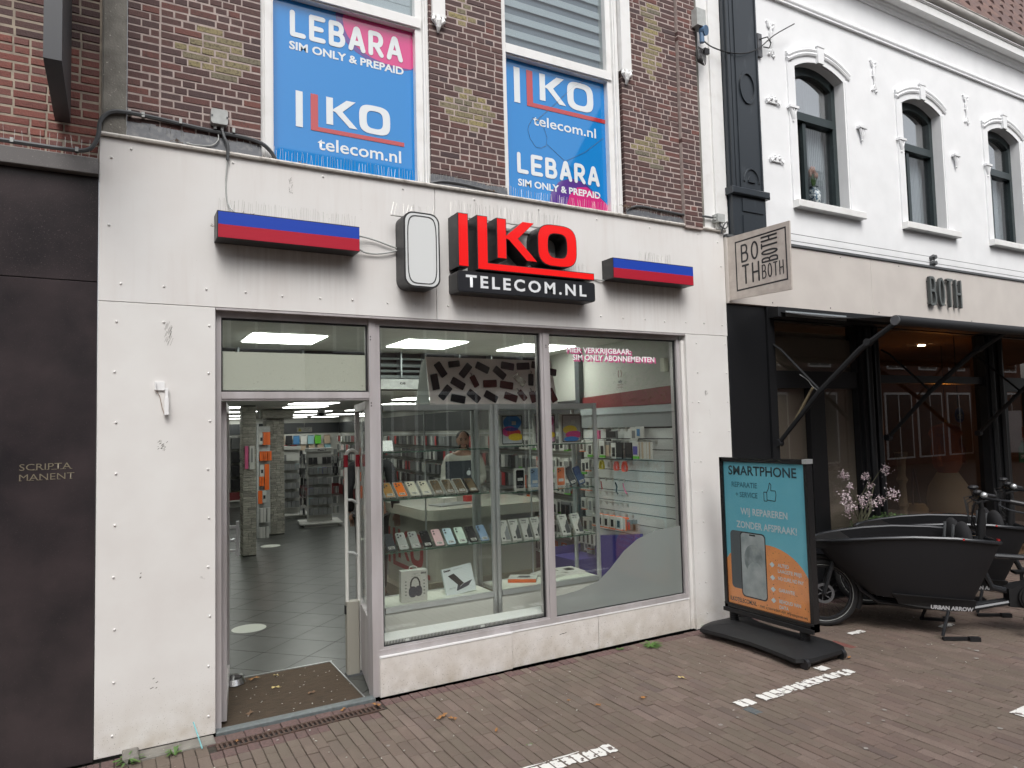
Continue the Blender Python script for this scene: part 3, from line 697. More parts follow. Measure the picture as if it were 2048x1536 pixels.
for i in range(-14, 40):
    for j in range(-6, 45):
        a0, a1, b0, b1 = .386+.42*i+.0025, .386+.42*(i+1)-.0025, 1.802+.385*j+.0025, 1.802+.385*(j+1)-.0025
        Q = [(na[0]*u+nb_[0]*v, na[1]*u+nb_[1]*v) for u, v in ((a0,b0),(a0,b1),(a1,b1),(a1,b0))]
        for cl in (((1,0,1.464),(0,1,.058),(0,-1,-.976)), ((1,0,.50),(0,1,.978),(0,-1,-16.1),(-1,0,-6.4))):
            P_ = Q
            for c_ in cl:
                P_ = clip_(P_, *c_) if P_ else P_
            if len(P_) > 2: tl_.append(P_)
tl_.sort(key=lambda P_: P_[0][0]**2+(P_[0][1]+4.67)**2)
for n, P_ in enumerate(tl_):
    ar = sum(P_[k][0]*P_[(k+1) % len(P_)][1]-P_[(k+1) % len(P_)][0]*P_[k][1] for k in range(len(P_)))
    if ar < 0: P_ = P_[::-1]
    bb = B() if n < 240 else tb; bb.prism(P_, -.003, .0, 'z')
    if n < 240: obj('tile', bb, m_tile, fl)
o = obj('tile_field', tb, m_tile, fl, fix=False); o['kind'] = 'stuff'
m_iw = mat('interior_pale_wall', (.42,.42,.385), .6); m_idk = mat('dark_band_paint', (.02,.022,.024), .5); m_ceil = mat('ceiling_white', (.72,.72,.68), .8, col2=(.66,.66,.62), nscale=5)
m_burg = mat('burgundy_paint', (.15,.022,.024), .5)
struct('shop_ceiling', B().box(.3,6.9,.15,2.62,2.6,2.66).box(.3,6.9,2.62,16.3,2.2,2.26), m_ceil)
struct('bulkhead', B().box(.3,6.9,2.6,2.615,2.2,2.6), m_idk)
b = B()
for k, z in enumerate((2.34, 2.40, 2.46, 2.53)): b.cyl((.35, 2.52-.02*(k % 2), z), (4.9, 2.52-.02*(k % 2), z), .013 if k % 2 else .020, 8)
for x in (1.0, 1.6, 2.35, 2.62, 2.9, 3.3, 3.7, 4.1, 4.5): b.box(x, x+.016, 2.47, 2.6, 2.33, 2.6)
sh = thing('shutter_rail', 'dark rack of metal pipes and brackets under the shop ceiling', 'pipe rack', (2.5, 2.5, 2.33))
obj('pipe', b, mat('galvanised_pipe', (.34,.38,.39), .3, metal=.6), sh, smooth=True)
sb = obj('casing', B().box(.35,4.75,2.42,2.55,2.205,2.31), m_lgrey, sh)
Pl((2.42,2.42,2.205),(1,0,0),(0,0,1),sb).text('ICAB', .17, .05, .022, m_gask, w=.06, bold=.05)
# walls; the right-hand wall turns a little outward after the slatted stretch
m_slat = mat('grey_slat_board', (.56,.575,.56), .45)
def wallx(y): return 4.33+(y-1.75)*(5.65-4.33)/(16-1.75) if y > 1.75 else 4.33
rw = struct('shop_wall', B().add([(4.36,.15,0),(4.36,1.75,0),(5.68,16.1,0),(5.68,16.1,2.6),(4.36,1.75,2.6),(4.36,.15,2.6)], [(0,1,4,5),(1,2,3,4)]), m_iw)
z = .10; k = 0
while z < 1.74:
    obj('slat', B().cham(-1.6, -.15, -4.352, -4.34, z, z+.088, .004, 1).xf(Matrix.Rotation(R(-90), 4, 'Z').inverted()@Matrix.Scale(1, 4)), m_slat, rw) if False else obj('slat', B().box(4.335, 4.352, .15, 1.6, z, z+.094), m_slat, rw)
    z += .1025
obj('groove_backing', B().box(4.353, 4.356, .151, 1.6, .0, 1.75), m_idk, rw)
obj('band', B().box(4.318, 4.35, .15, 1.66, 1.745, 1.93), mat('grey_rail', (.23,.245,.25), .35), rw)
obj('band', B().box(4.305, 4.352, .15, 1.66, 1.88, 1.945), mat('grey_rail_light', (.33,.36,.37), .35), rw)
b = B().prism([(.15,1.95),(1.66,1.95),(1.66,2.065),(.15,2.115)], 4.335, 4.352, 'x'); obj('burgundy_band', b, m_burg, rw)
b = B().box(4.30, 4.352, 1.60, 1.68, 0, 2.58); obj('corner_post', b, mat('dark_post', (.05,.055,.06), .4), rw)
b = B()
for ya, yb in ((1.7, 16.0),): b.add([(wallx(ya)-.0, ya, 1.75),(wallx(yb), yb, 1.75),(wallx(yb), yb, 2.05),(wallx(ya), ya, 2.05)], [(0,1,2,3)])
obj('dark_band', b, m_idk, rw)
b = B(); b.add([(wallx(1.7)-.01, 1.7, 0.0),(wallx(16)-.01, 16, 0.0),(wallx(16)-.01, 16, .30),(wallx(1.7)-.01, 1.7, .30)], [(0,1,2,3)])
obj('burgundy_base', b, m_burg, rw)
struct('shop_wall', B().box(.3,6.9,16.0,16.06,0,2.2), m_iw)
obj('dark_band', B().box(.3,5.7,15.97,15.99,1.76,2.05), m_idk, bpy.data.objects['shop_wall.001'])
obj('burgundy_base', B().box(.3,5.7,15.97,15.99,.0,.3), m_burg, bpy.data.objects['shop_wall.001'])
struct('shop_wall', B().box(.36,.45,.15,16.1,0,2.6), m_iw)
struct('shop_wall', B().box(.36,.5275,.1,.15,0,2.6).box(4.353,6.9,.1,.15,0,2.6), m_iw)
# ceiling lights
m_led = mat('lit_led_panel', (.93,.96,.90), .5, emis=4.6); m_led2 = mat('bright_led_panel', (.93,.96,.90), .5, emis=9.0)
def clight(x, y, z, w=.6, d=.6, top=False):
    row_ = 0 if y < 3 else 1 if y < 5 else 2 if y < 6.5 else 3 if y < 8 else 4 if y < 11 else 5 if y < 14 else 6
    key = (row_, x); lab = ('lit ceiling panel above the shop window, '+('left one' if x < 2 else 'middle one' if x < 3 else 'right one')) if row_ == 0 else 'lit ceiling panel in the %s row behind the pipe rack, %s' % (nth(row_-1), 'left' if x < 2.1 else 'left of centre' if x < 2.75 else 'right of centre' if x < 4.05 else 'right' if x < 4.8 else 'far right')
    t = thing('ceiling_light', lab, 'ceiling light', (x, y, z), 0, 'lit square panels in the shop ceiling')
    obj('panel', B().box(-w/2, w/2, -d/2, d/2, -.012, -.004), m_led2 if z > 2.5 else m_led, t, world=False)
    obj('frame', B().box(-w/2-.02, w/2+.02, -d/2-.02, d/2+.02, -.0035, .0), m_white, t, world=False)
for x in (1.27, 2.60, 3.82): clight(x, 1.69, 2.6)
for x, y in ((.9, 4.4), (2.3, 4.4), (3.6, 4.4), (1.5, 7.2), (2.7, 7.2), (2.5, 5.8), (4.0, 6.2), (3.45, 9.8), (2.0, 9.6), (4.3, 9.2), (3.8, 12.5), (4.75, 12.4), (2.4, 12.6), (4.2, 15.2), (5.0, 15.0), (2.8, 15.5)): clight(x, y, 2.2)
dm = thing('dome_camera', 'dark dome camera hanging from the shop ceiling', 'camera', (3.47, 9.25, 2.2))
obj('mount', B().cyl((0,0,-.05),(0,0,0),.075,16), m_white, dm, world=False); obj('dome', B().ball((0,0,-.06),.062,12), m_blkpl, dm, world=False, smooth=True)
# stickers and small things on the right wall and window
st = Pl((4.334, 1.03, 2.10), (0,-1,0), (0,0,1), rw)
st.polys('sticker', [arc(.10,.175,.028,.045,60,-60,6)+arc(.10,.175,.018,.035,-60,60,6), arc(.095,.175,.028,.045,120,240,6)+arc(.095,.175,.018,.035,240,120,6)], m_burg)
st.text('celly', .065, .085, .03, m_gpvc, w=.07, bold=.03); st.text('PREMIUM', .055, .058, .014, m_burg, w=.085); st.text('DEALER', .062, .035, .014, m_burg, w=.07)
st.polys('sticker', [p for k in range(8) for p in ribbon(arc(.10+.10*math.cos(R(20+45*k)), .13+.11*math.sin(R(20+45*k)), .02, .012, 0, 270, 4), .002)], m_gpvc)
bx = thing('wall_sensor', 'small cream sensor box high on the shop side wall', 'sensor', (4.32, .24, 2.30))
obj('housing', B().box(4.28,4.334,.215,.265,2.243,2.363), mat('cream_plastic', (.6,.6,.5), .5), bx)
hs_ = Pl((3.138, .0735, 2.30), (1,0,0), (0,0,1), None)
pk = mat('pink_vinyl', (.48,.07,.20), .5); wv = mat('white_vinyl', (.85,.85,.85), .5)
ws = thing('window_sticker', 'white and pink sim only lettering stuck on the right display pane', 'sticker', (3.6, .074, 2.35)); hs_.p = ws
for dx in (.004, .008, .012): 
    hs_.text('HIER VERKRIJGBAAR:', dx, .066-dx, .042, pk, w=.66, bold=.035, d=.0005+dx*.01); hs_.text('SIM ONLY ABONNEMENTEN', .06+dx, .005-dx, .042, pk, w=.855, bold=.035, d=.0004+dx*.01)
hs_.text('HIER VERKRIJGBAAR:', .0, .066, .042, wv, w=.655, bold=.022, d=.0014); hs_.text('SIM ONLY ABONNEMENTEN', .06, .005, .042, wv, w=.85, bold=.022, d=.0014)
# entrance mat, bowl, floor dots
m_coir = mat('brown_coir', (.085,.058,.036), .95, col2=(.05,.035,.022), nscale=12, stretch=(1, 6, 1), bump=.6, bscale=220)
em = thing('door_mat', 'brown coir mat set in the shop doorway', 'mat', (1, .5, 0))
obj('coir', B().add([(.575,.06,-.001),(1.45,.06,-.001),(1.452,.96,-.001),(.575,.96,-.001)], [(0,1,2,3)]), m_coir, em, fix=False)
obj('edge_strip', B().box(.57,1.468,.965,.975,-.003,.004).box(1.455,1.462,.06,.964,-.003,.002), m_alu2, em)
bo = tag(obj('bowl', B().rev([(.075,0),(.085,.008),(.068,.045),(.074,.05),(.060,.046),(.055,.012)], (.742,.87,.0), 24), mat('steel_bowl', (.55,.55,.55), .18, metal=1.0), None, smooth=True), 'steel dog bowl on the corner of the door mat', 'bowl')
for x, y, lab in ((1.073, 2.335, 'white round floor sticker nearest the door mat'), (.92, 4.2, 'white round floor sticker left of the stone pillar'), (2.14, 7.18, 'white round floor sticker between the two stone pillars')):
    n_ = 28; o = obj('floor_sticker', B().add([(x+.15*math.cos(2*math.pi*k/n_), y+.15*math.sin(2*math.pi*k/n_), .0015) for k in range(n_)], [tuple(range(n_))]), mat('white_floor_sticker', (.62,.64,.58), .5), None, fix=False); tag(o, lab, 'sticker', 'round stickers on the shop floor')
# anti-theft gate
sg = thing('security_gate', 'grey anti-theft gate with red bands inside the shop door', 'security gate', (1.53, .58, 0))
m_gg = mat('grey_beige_gate', (.30,.29,.25), .4)
pts = [(1.487,.585,.53),(1.487,.585,1.57)]+[(1.487+.045-.045*math.cos(R(a)), .585, 1.585+.05*math.sin(R(a))) for a in range(0, 181, 30)]+[(1.577,.585,1.57),(1.577,.585,.02)]
obj('loop', B().tube(pts, .0135, 10), mat('white_gate_tube', (.6,.6,.57), .35), sg, smooth=True)
for x in (1.487, 1.577): obj('red_band', B().cyl((x,.585,1.51),(x,.585,1.60),.0165,12), mat('red_band', (.33,.015,.03), .4), sg, smooth=True)
obj('base', B().prism([(1.475,.56),(1.49,.545),(1.56,.545),(1.572,.565),(1.572,.60),(1.56,.615),(1.49,.615),(1.475,.60)], .012, .53, 'z'), m_gg, sg)
obj('foot', B().box(1.473,1.59,.535,.62,.0,.0115), m_gpvc, sg)
obj('rung', B().tube([(1.487,.585,1.27),(1.53,.575,1.265),(1.577,.585,1.235)], .010, 8).tube([(1.487,.585,.885),(1.53,.575,.88),(1.577,.585,.85)], .010, 8), m_lgrey, sg, smooth=True)
obj('key_box', B().box(1.468,1.4745,.565,.595,.44,.50), m_blkpl, sg)

# ------------------------------------------------------------------ stone clad pillars and the display strip between
m_st = mat('split_stone', (.33,.32,.28), .85, rnd=[(.30,.29,.25),(.40,.385,.33),(.25,.245,.215),(.36,.35,.30),(.21,.20,.18)], island=True, col2=(.17,.165,.145), nscale=14, n=(.45,.8), bump=.8, bscale=30, stretch=(1,1,4))
def pillar(name, label, x0, x1, y0, y1, ztop=2.19, cap=None):
    t = thing(name, label, 'pillar', ((x0+x1)/2, (y0+y1)/2, 0))
    obj('core', B().box(x0+.006, x1-.006, y0+.006, y1, 0, ztop), m_grout, t)
    z = .02; gm = {}
    while z < ztop-.01:
        h = random.choice((.032,.04,.052)); h = min(h, ztop-z)
        x = x0
        while x < x1-.01:
            w = min(random.choice((.07,.11,.16)), x1-x)
            if x1-x-w < .03: w = x1-x
            dp = random.uniform(0,.012)
            obj('stone', B().cham(x, x+w-.003, y0-dp, y0+.02, z, z+h-.003, .003, 1), m_st, t, fix=False); x += w
        dp = random.uniform(0,.01)
        obj('stone', B().box(x0-dp, x0+.01, y0+.001, y1, z, z+h-.003), m_st, t, fix=False)
        z += h
    return t
pillar('stone_pillar', 'slim stone clad pillar standing just inside the shop, the nearer one', 1.615, 1.80, 6.37, 6.62)
p2 = pillar('stone_pillar', 'wider stone clad pillar farther back behind the orange packs', 2.30, 2.60, 8.39, 8.7)
b = B(); 
for k in range(7): b.cham(2.2, 2.72, 8.2-random.uniform(0,.015), 8.385, 2.04+k*.021, 2.04+k*.021+.019, .003, 1)
obj('stone_lintel', b, m_st, p2, fix=False)
ds = thing('display_strip', 'tall narrow slatted display post hung with orange packs', 'display rack', (2.2, 8.2, 0))
obj('post', B().box(2.105,2.14,8.2,8.3,.0,1.95).box(2.14,2.34,8.29,8.3,.05,1.9), m_lgrey, ds)
# generic hanging pack meshes: card with a print, shared between copies
def packmesh(w, h, d, card, pr=None, rect=(.15,.1,.85,.75), band=None, bandh=.12):
    me = bpy.data.meshes.new('hanging_pack'); b = B().box(-w/2, w/2, -d, 0, -h, 0); nb = len(b.f); mats = [card]; idx = [0]*nb
    if pr:
        b.box(-w/2+w*rect[0], -w/2+w*rect[2], -d-.004, -d, -h+h*rect[1], -h+h*rect[3]); idx += [1]*6; mats.append(pr)
    if band: b.box(-w/2-.001, w/2+.001, -d-.002, .001, -h-.001, -h+h*bandh); idx += [len(mats)]*6; mats.append(band)
    me.from_pydata(b.v, [], b.f)
    for m_ in mats: me.materials.append(m_)
    for p, i in zip(me.polygons, idx): p.material_index = i
    me.update(); return me
C_ = lambda n, c, r=.5, **k: mat(n, c, r, **k)
k_white, k_dark, k_grey = C_('pack_white', (.50,.50,.47)), C_('pack_dark', (.018,.018,.02), .35), C_('pack_grey', (.17,.175,.175))
k_or, k_red, k_grn, k_blue = C_('pack_orange', (.72,.13,.015)), C_('pack_red', (.38,.03,.03)), C_('pack_green', (.10,.40,.03)), C_('pack_blue', (.05,.17,.34))
k_pink, k_teal, k_viol, k_yel, k_sand = C_('pack_pink', (.55,.10,.22)), C_('pack_pale_blue', (.22,.38,.42)), C_('pack_violet', (.07,.06,.28)), C_('pack_yellow', (.6,.52,.04)), C_('pack_sand', (.42,.33,.24))
def pack(me, loc, label, group, rz=0, cat='pack', sc=1):
    o = link('hanging_pack', me); o.location = loc; o.rotation_euler = (0, 0, rz); o.scale = (sc, sc, sc); return tag(o, label, cat, group)
mo = packmesh(.072,.22,.03,k_or); mo2 = packmesh(.075,.16,.03,k_or,k_dark,(.45,0,.5,1)); mw = packmesh(.07,.2,.03,k_white,k_dark,(.25,.3,.75,.6)); mw2 = packmesh(.05,.24,.05,k_white,k_grey,(.2,0,.3,1))
oz = [(2.235,1.80,mo,'orange'),(2.29,1.80,mo,'orange'),(2.18,1.79,mw,'white'),(2.19,1.47,mo2,'orange'),(2.25,1.47,mo2,'orange'),(2.31,1.47,mo2,'orange'),(2.27,1.25,mo,'orange'),(2.19,1.24,mw,'white'),(2.18,1.04,mo2,'orange'),(2.27,1.03,mo,'orange'),(2.16,.80,mo,'orange'),(2.225,.80,mw,'white'),(2.17,.50,mw2,'white'),(2.22,.50,mw2,'white'),(2.29,.50,mw2,'white'),(2.16,.18,mw2,'white'),(2.21,.18,mw2,'white'),(2.27,.18,mw2,'white')]
for k_, (x, z, me, c) in enumerate(oz): pack(me, (x, 8.22, z), ('orange' if c == 'orange' else 'white')+' flat pack between the stone pillars, %s from the top of the display post' % nth(k_), c+' packs on the narrow display post')
for x, me, c in ((1.66, packmesh(.045,.33,.02,k_pink), 'pink'), (1.735, packmesh(.07,.34,.02,k_white,k_grey,(.35,.3,.6,.9)), 'white')): pack(me, (x, 6.35, 1.60), c+' long pack hanging on the front of the nearer stone pillar', 'long packs on the nearer stone pillar')

# ------------------------------------------------------------------ gondola racks with packs, mid shop
def stuffpacks(name, lst, mats, parent=None):
    """lst of (x,y,z,w,d,h,matindex,rz): boxes joined"""
    me = bpy.data.meshes.new(name); b = B(); idx = []
    for x, y, z, w, d, h, mi, rz in lst: b.obox((x, y, z), (w, d, h), (0, 0, rz)); idx += [mi]*6
    if parent is not None: M = wm(parent).inverted(); b.v = [tuple(M@Vector(p)) for p in b.v]
    me.from_pydata(b.v, [], b.f)
    for m_ in mats: me.materials.append(m_)
    for p, i in zip(me.polygons, idx): p.material_index = i
    o = link(name, me, parent); o['kind'] = 'stuff'; return o
pm = [k_grey, k_dark, k_white, k_teal, k_red, k_viol, k_grn]
def gondola(x, y, w, d, h, label, rz, head=None):
    t = thing('product_rack', label, 'display rack', (x, y, 0), rz, 'free standing pack racks in mid shop')
    obj('base', B().cham(-w/2-.08, w/2+.08, -d/2-.12, d/2+.12, .0, .055, .01).box(-w/2-.15, w/2+.15, -d/2-.18, d/2+.18, .0555, .075), k_white, t, world=False)
    obj('panel', B().box(-w/2, w/2, -.02, .02, .0755, h), k_white, t, world=False)
    hp = obj('header', B().box(-w/2-.02, w/2+.02, -.12, .12, h+.0005, h+.07), k_white, t, world=False)
    if head: Pl((-w/2, -.1205, h+.02), (1,0,0), (0,0,1), hp, world=False).text(head, w*.42, .0, .03, k_dark, w=w*.35, bold=.04)
    L = []
    for r_ in range(6):
        z = h-.10-r_*(h-.25)/6
        for c in range(5):
            px = -w/2+.06+c*(w-.12)/4
            for s_ in (-1, 1):
                mi = random.choices((0,1,2,3,5), (4,4,3,.6,.5))[0]
                L.append((px, s_*(.12+random.uniform(-.01,.01)), z-.07, w/6, .012, .13, mi, random.uniform(-.1,.1)))
                if r_ > 0: L.append((px, s_*(.19), z-.07, w/6.5, .01, .12, 0, random.uniform(-.1,.1)))
        for s_ in (-1, 1):
            for c in range(5): L.append((s_*(w/2+.04+c*.022), 0, z-.07, .008, .09, .13, random.choice((0,1,0,2)), random.uniform(-.25,.25)))
    o = stuffpacks('hanging_packs', L, pm, None); o.parent = t
    return t
gondola(3.42, 9.25, .46, .42, 1.40, 'white pack rack with iphone header, the nearest in mid shop', R(-8), 'iPhone 15')
gondola(3.20, 11.0, .46, .42, 1.42, 'white pack rack behind the nearest one', R(-8))
gondola(3.25, 12.8, .5, .42, 1.40, 'white pack rack farthest back near the rear wall', R(-5))
# rear wall merchandise
L = []
cols = [k_teal,k_sand,k_dark,k_blue,k_white,k_teal,k_grn,k_white,k_sand,k_teal]
for k, (x, mm, lab) in enumerate(((4.02,k_sand,'pink beige'),(4.22,k_dark,'black'),(4.42,k_blue,'blue patterned'),(4.62,k_white,'white floral'),(4.82,k_teal,'pale blue'),(5.02,k_grn,'dark green'),(3.84,k_teal,'light blue'),(5.28,k_sand,'brown'))):
    me = packmesh(.17,.25,.03,mm,k_dark,(.1,.92,.9,.97)); o = tag(link('tablet_sleeve', me), lab+' tablet cover hanging high on the rear wall of the shop', 'tablet cover'); o.location = (x, 15.9, 1.70)
for x, mm in ((3.9,k_yel),(4.1,k_red),(4.35,k_red),(4.6,k_sand),(4.85,k_sand),(5.1,k_sand),(5.3,k_teal),(3.7,k_blue)): L.append((x,15.93,1.36,.17,.04,.16,[k_yel,k_red,k_sand,k_teal,k_blue].index(mm),0))
stuffpacks('wall_packs', L, [k_yel,k_red,k_sand,k_teal,k_blue]); tag(bpy.data.objects['wall_packs'], 'second row of coloured cases on the rear shop wall', 'cases')
L = []
for r_ in range(5):
    for c in range(24): L.append((3.0+c*.11, 15.93, 1.2-r_*.2, .08, .04, .15, random.choice((0,1,2,0)), 0))
tag(stuffpacks('wall_packs', L, pm), 'lower rows of small grey packs on the rear shop wall', 'packs')
# left shelf unit at the back
lu = thing('shelf_unit', 'tall shelf unit with dark bags and boxes behind the stone pillar', 'shelf unit', (2.3, 14.3, 0))
obj('frame', B().box(1.9,2.72,14.35,14.4,.1,1.72).box(2.69,2.72,13.9,14.35,0,1.74).box(1.9,2.69,13.9,14.35,.14,.17), k_white, lu)
obj('kickboard', B().box(1.9,2.69,14.0,14.05,.17,.36), m_burg, lu)
obj('kick_rail', B().box(1.9,2.69,13.99,14.05,.0,.13), k_white, lu)
L = []
for r_ in range(4):
    for c in range(3): L.append((2.05+c*.27, 14.2, 1.55-r_*.34, .2, .1, .27, (1,1,0,1,6)[(r_+c) % 4], 0))
o = stuffpacks('hanging_bags', L, pm, lu)
# sign on the band: yellow warning
ws2 = thing('warning_sign', 'small white sign with yellow warning triangle above the racks', 'sign', (3.2, 9.5, 1.84))
obj('board', B().box(3.06,3.35,9.5,9.505,1.79,1.875), k_white, ws2)
p_ = Pl((3.06, 9.5, 1.79), (1,0,0), (0,0,1), ws2); p_.polys('print', [[(.02,.01),(.09,.01),(.055,.075)]], k_yel); p_.polys('print', [[(.051,.025),(.059,.025),(.057,.058),(.053,.058)]], k_dark, .002)
p_.text('LET OP!', .13, .05, .018, k_dark, w=.12); p_.text('CAMERA', .12, .018, .018, k_dark, w=.15)
obj('hanger', B().cyl((3.2,9.5,1.875),(3.2,9.5,2.2),.003,5), m_wire, ws2)
# ------------------------------------------------------------------ right wall: long rows of packs on pegs
meshes = [packmesh(.095,.155,.014,k_grey,k_dark,(.12,.1,.88,.8)), packmesh(.095,.155,.014,k_white,k_dark,(.25,.15,.75,.7)), packmesh(.095,.155,.014,k_white,k_grey,(.1,.1,.9,.8),k_grn), packmesh(.09,.15,.016,k_red,k_white,(.2,.3,.8,.7)), packmesh(.095,.155,.014,k_dark,k_grey,(.2,.2,.8,.75)), packmesh(.09,.15,.015,k_or,k_white,(.2,.2,.8,.6))]
wa = math.atan2(5.65-4.33, 16-1.75)
for r_ in range(6):
    z = 1.66-r_*.235; y = 1.78; c = 0
    while y < 3.0:
        for s_ in range(2):
            me = random.choices(meshes, (2,4,4,1.0,.6,1.2) if y < 3.1 else (6,2,1,.5,5,.1))[0]
            kinds = ['grey', 'white', 'green edged white', 'red', 'black', 'orange']; ki = kinds[meshes.index(me)]
            if random.random() < .93: pack(me, (wallx(y)-.05-s_*.045, y, z+random.uniform(-.004,.004)), '%s pack, %s row of the right wall, %s from corner post, %s' % (ki.replace('green edged', 'green-edged'), ('top','second','third','fourth','fifth','bottom')[r_], nth(c), ('inner','outer','outermost')[s_]), ki+' packs on the right shop wall', R(-90)-wa+random.uniform(-.12,.12))
        y += .10; c += 1
L = []
for r_ in range(6):
    z = 1.58-r_*.235; y = 3.06
    while y < 15.5:
        for s_ in range(3): L.append((wallx(y)-.05-s_*.035, y, z, .012, .095, .16, random.choices((0,1,2,4),(5,4,3,.8))[0], -wa+random.uniform(-.1,.1)))
        y += .11
tag(stuffpacks('wall_packs', L, pm), 'long rows of grey and black packs far down the right shop wall', 'packs')
b = B()
for r_ in range(6): b.box(0,0,0,0,0,0) if False else None
for r_ in range(7):
    z = 1.69-r_*.235; b.add([(wallx(1.75)-.012,1.75,z),(wallx(15.9)-.012,15.9,z),(wallx(15.9)-.012,15.9,z+.015),(wallx(1.75)-.012,1.75,z+.015)], [(0,1,2,3)])
obj('rail', b, m_alu2, rw, fix=False)
# ------------------------------------------------------------------ slatted side wall goods
def sp(y, z, me, label, group=None, dx=.02, rz=R(-90), cat='pack', name='hanging_pack', rj=.0):
    o = link(name, me); o.location = (4.335-dx, y, z); o.rotation_euler = (0, 0, rz+random.uniform(-rj, rj)); return tag(o, label, cat, group)
mcase = packmesh(.075,.15,.012,k_white,k_dark,(.22,.12,.78,.72)); mcaseg = packmesh(.085,.155,.012,k_white,k_dark,(.25,.2,.75,.75),k_grn,.14); mblk = packmesh(.10,.16,.012,k_dark,k_grey,(.1,.05,.9,.1)); mcard = packmesh(.085,.15,.01,k_white,k_grey,(.3,.2,.75,.8))
mthin = packmesh(.09,.16,.006,k_grey,k_sand,(.1,.1,.9,.8)); morb = packmesh(.075,.12,.03,k_white,k_dark,(.25,.2,.75,.75),k_or,.06); mor2 = packmesh(.07,.12,.04,k_or,k_white,(.0,.05,.92,.95))
pegs = B()
def row(z, ys, peg=.10):
    for y in ys: pegs.cyl((4.335, y, z), (4.335-peg, y, z+.008), .0025, 5); pegs.box(4.33,4.336,y-.012,y+.012,z-.03,z+.006)
row(1.735, (.62,.75,.86,.98,1.1,1.22,1.34)); row(1.615, (.42,.50,.58,.70,.84,.96,1.10,1.22,1.34)); row(1.42, (.55,.80,.86,1.0,1.14,1.28)); row(1.235, (.92,1.0,1.1,1.22,1.34)); row(1.10, (.88,.96,1.04,1.12,1.22,1.32)); row(1.0, (.88,.96,1.04,1.12,1.22,1.32)); row(.90, (.80,.90,1.0,1.1,1.2,1.3))
obj('peg', pegs, m_wire, rw)
sp(.66, 1.745, packmesh(.11,.13,.02,k_white,k_grey,(.25,.2,.7,.75)), 'white framed card tilted on the top pegs of the slatted wall', dx=.05)
for k in range(3): sp(.60-k*.02, 1.75, packmesh(.09,.11,.012,k_white,k_blue,(.35,.2,.85,.8)), 'white pack with blue print on the top pegs, %s of three' % nth(k), 'blue print packs on the top pegs', dx=.03+.03*k, rj=.1)
sp(1.24, 1.72, packmesh(.075,.085,.02,k_pink), 'bright pink pouch on the top pegs of the slatted wall', dx=.06)
sp(1.24, 1.63, packmesh(.04,.03,.01,k_white), 'small white price card under the pink pouch', dx=.07)
sp(1.06, 1.73, packmesh(.06,.12,.02,k_dark,k_grey,(.2,.2,.8,.3)), 'dark narrow pack left of the wheel-like packs on the top pegs', dx=.06)
sp(.98, 1.715, packmesh(.12,.085,.02,k_grey,k_dark,(.1,.2,.9,.9)), 'smoky pack with black earbuds on the top pegs', dx=.06)
sp(1.05, 1.60, packmesh(.055,.06,.01,k_white,k_dark,(.2,.5,.8,.6)), 'white label card below the dark narrow pack', dx=.06)
for k in range(3): sp(.99-k*.045, 1.62, packmesh(.04,.075,.01,k_grey,k_dark,(.25,.3,.75,.8)), 'grey strip card with black dots below the earbuds, %s of three' % nth(k), 'grey strip cards', dx=.05)
for y, me, l in ((1.33,mcaseg,'green footed white case pack leftmost on the second pegs'),(1.22,mcase,'brown case pack second from the left on the second pegs'),(1.12,mcaseg,'green footed white case pack right of the brown one')): 
    for s_ in range(2): sp(y-.012*s_, 1.605, me, l+(', the outer one', ', the one behind')[s_], l, dx=.10-.035*s_)
for k in range(5): sp(1.06-.02*k, 1.605, mthin, 'thin grey pack edge on in the second row, %s of five' % nth(k), 'thin grey packs', dx=.09-.008*k, rj=.05)
for y, l in ((.93,'black card case pack left of the two broad black ones'),(.845,'broad black sleeve pack, left of two'),(.70,'broad black sleeve pack, right of two')): sp(y, 1.60 if y < .9 else 1.595, mblk if y < .9 else mcase, l, dx=.10)
sp(.595, 1.605, packmesh(.075,.155,.012,k_white,k_viol,(.1,.25,.9,.75),k_grn,.15), 'white pack with violet phone and green corner', dx=.10)
for k in range(7): sp(.56-.025*k, 1.605, packmesh(.07,.155,.006,k_sand if k % 2 else k_white), 'thin pale pack at the right end of the second row, %s in line' % nth(k), 'thin pale packs in line', dx=.09, rj=.06)
def coil(y, z, c, label, r=.034):
    b = B()
    for k in range(4): b.tube([(-.02-.008*k, r*(.75+.05*k)*math.cos(a), r*math.sin(a)*1.25-.01*math.cos(2*a)) for a in [2*math.pi*j/14 for j in range(14)]], .0045, 6, closed=True)
    o = obj('cable_coil', b, c, None, world=False, smooth=True); o.location = (4.335-.05, y, z); tag(o, label, 'cable'); return o
coil(1.17, 1.365, k_yel, 'coiled yellow cable on the third pegs'); coil(1.035, 1.37, k_white, 'coiled white cable on the third pegs', .026)
k_neon = C_('neon_orange', (.9,.12,.05)); coil(.93, 1.36, k_neon, 'neon orange cable coil, left of the two'); coil(.80, 1.36, k_neon, 'neon orange cable coil, right of the two', .038)
b = B().tube([(0,0,0),(0,-.02,-.04),(0,-.01,-.09),(0,-.035,-.11)], .008, 6); o = obj('strap', b, k_dark, None, world=False); o.location = (4.27, .98, 1.205); tag(o, 'dark green strap hanging on the fourth pegs', 'strap')
b = B().tube([(0,0,0),(0,-.01,-.04),(0,-.035,-.08),(0,-.06,-.10)], .006, 6); o = obj('strap', b, k_pink, None, world=False); o.location = (4.27, .86, 1.205); tag(o, 'thin crimson strap hanging on the fourth pegs', 'strap')
b = B().tube([(0,0,0),(0,-.01,-.05),(0,-.02,-.08)], .006, 6); o = obj('strap', b, k_red, None, world=False); o.location = (4.27, 1.22, 1.205); tag(o, 'short red strap near the cabinet on the fourth pegs', 'strap')
b = B()
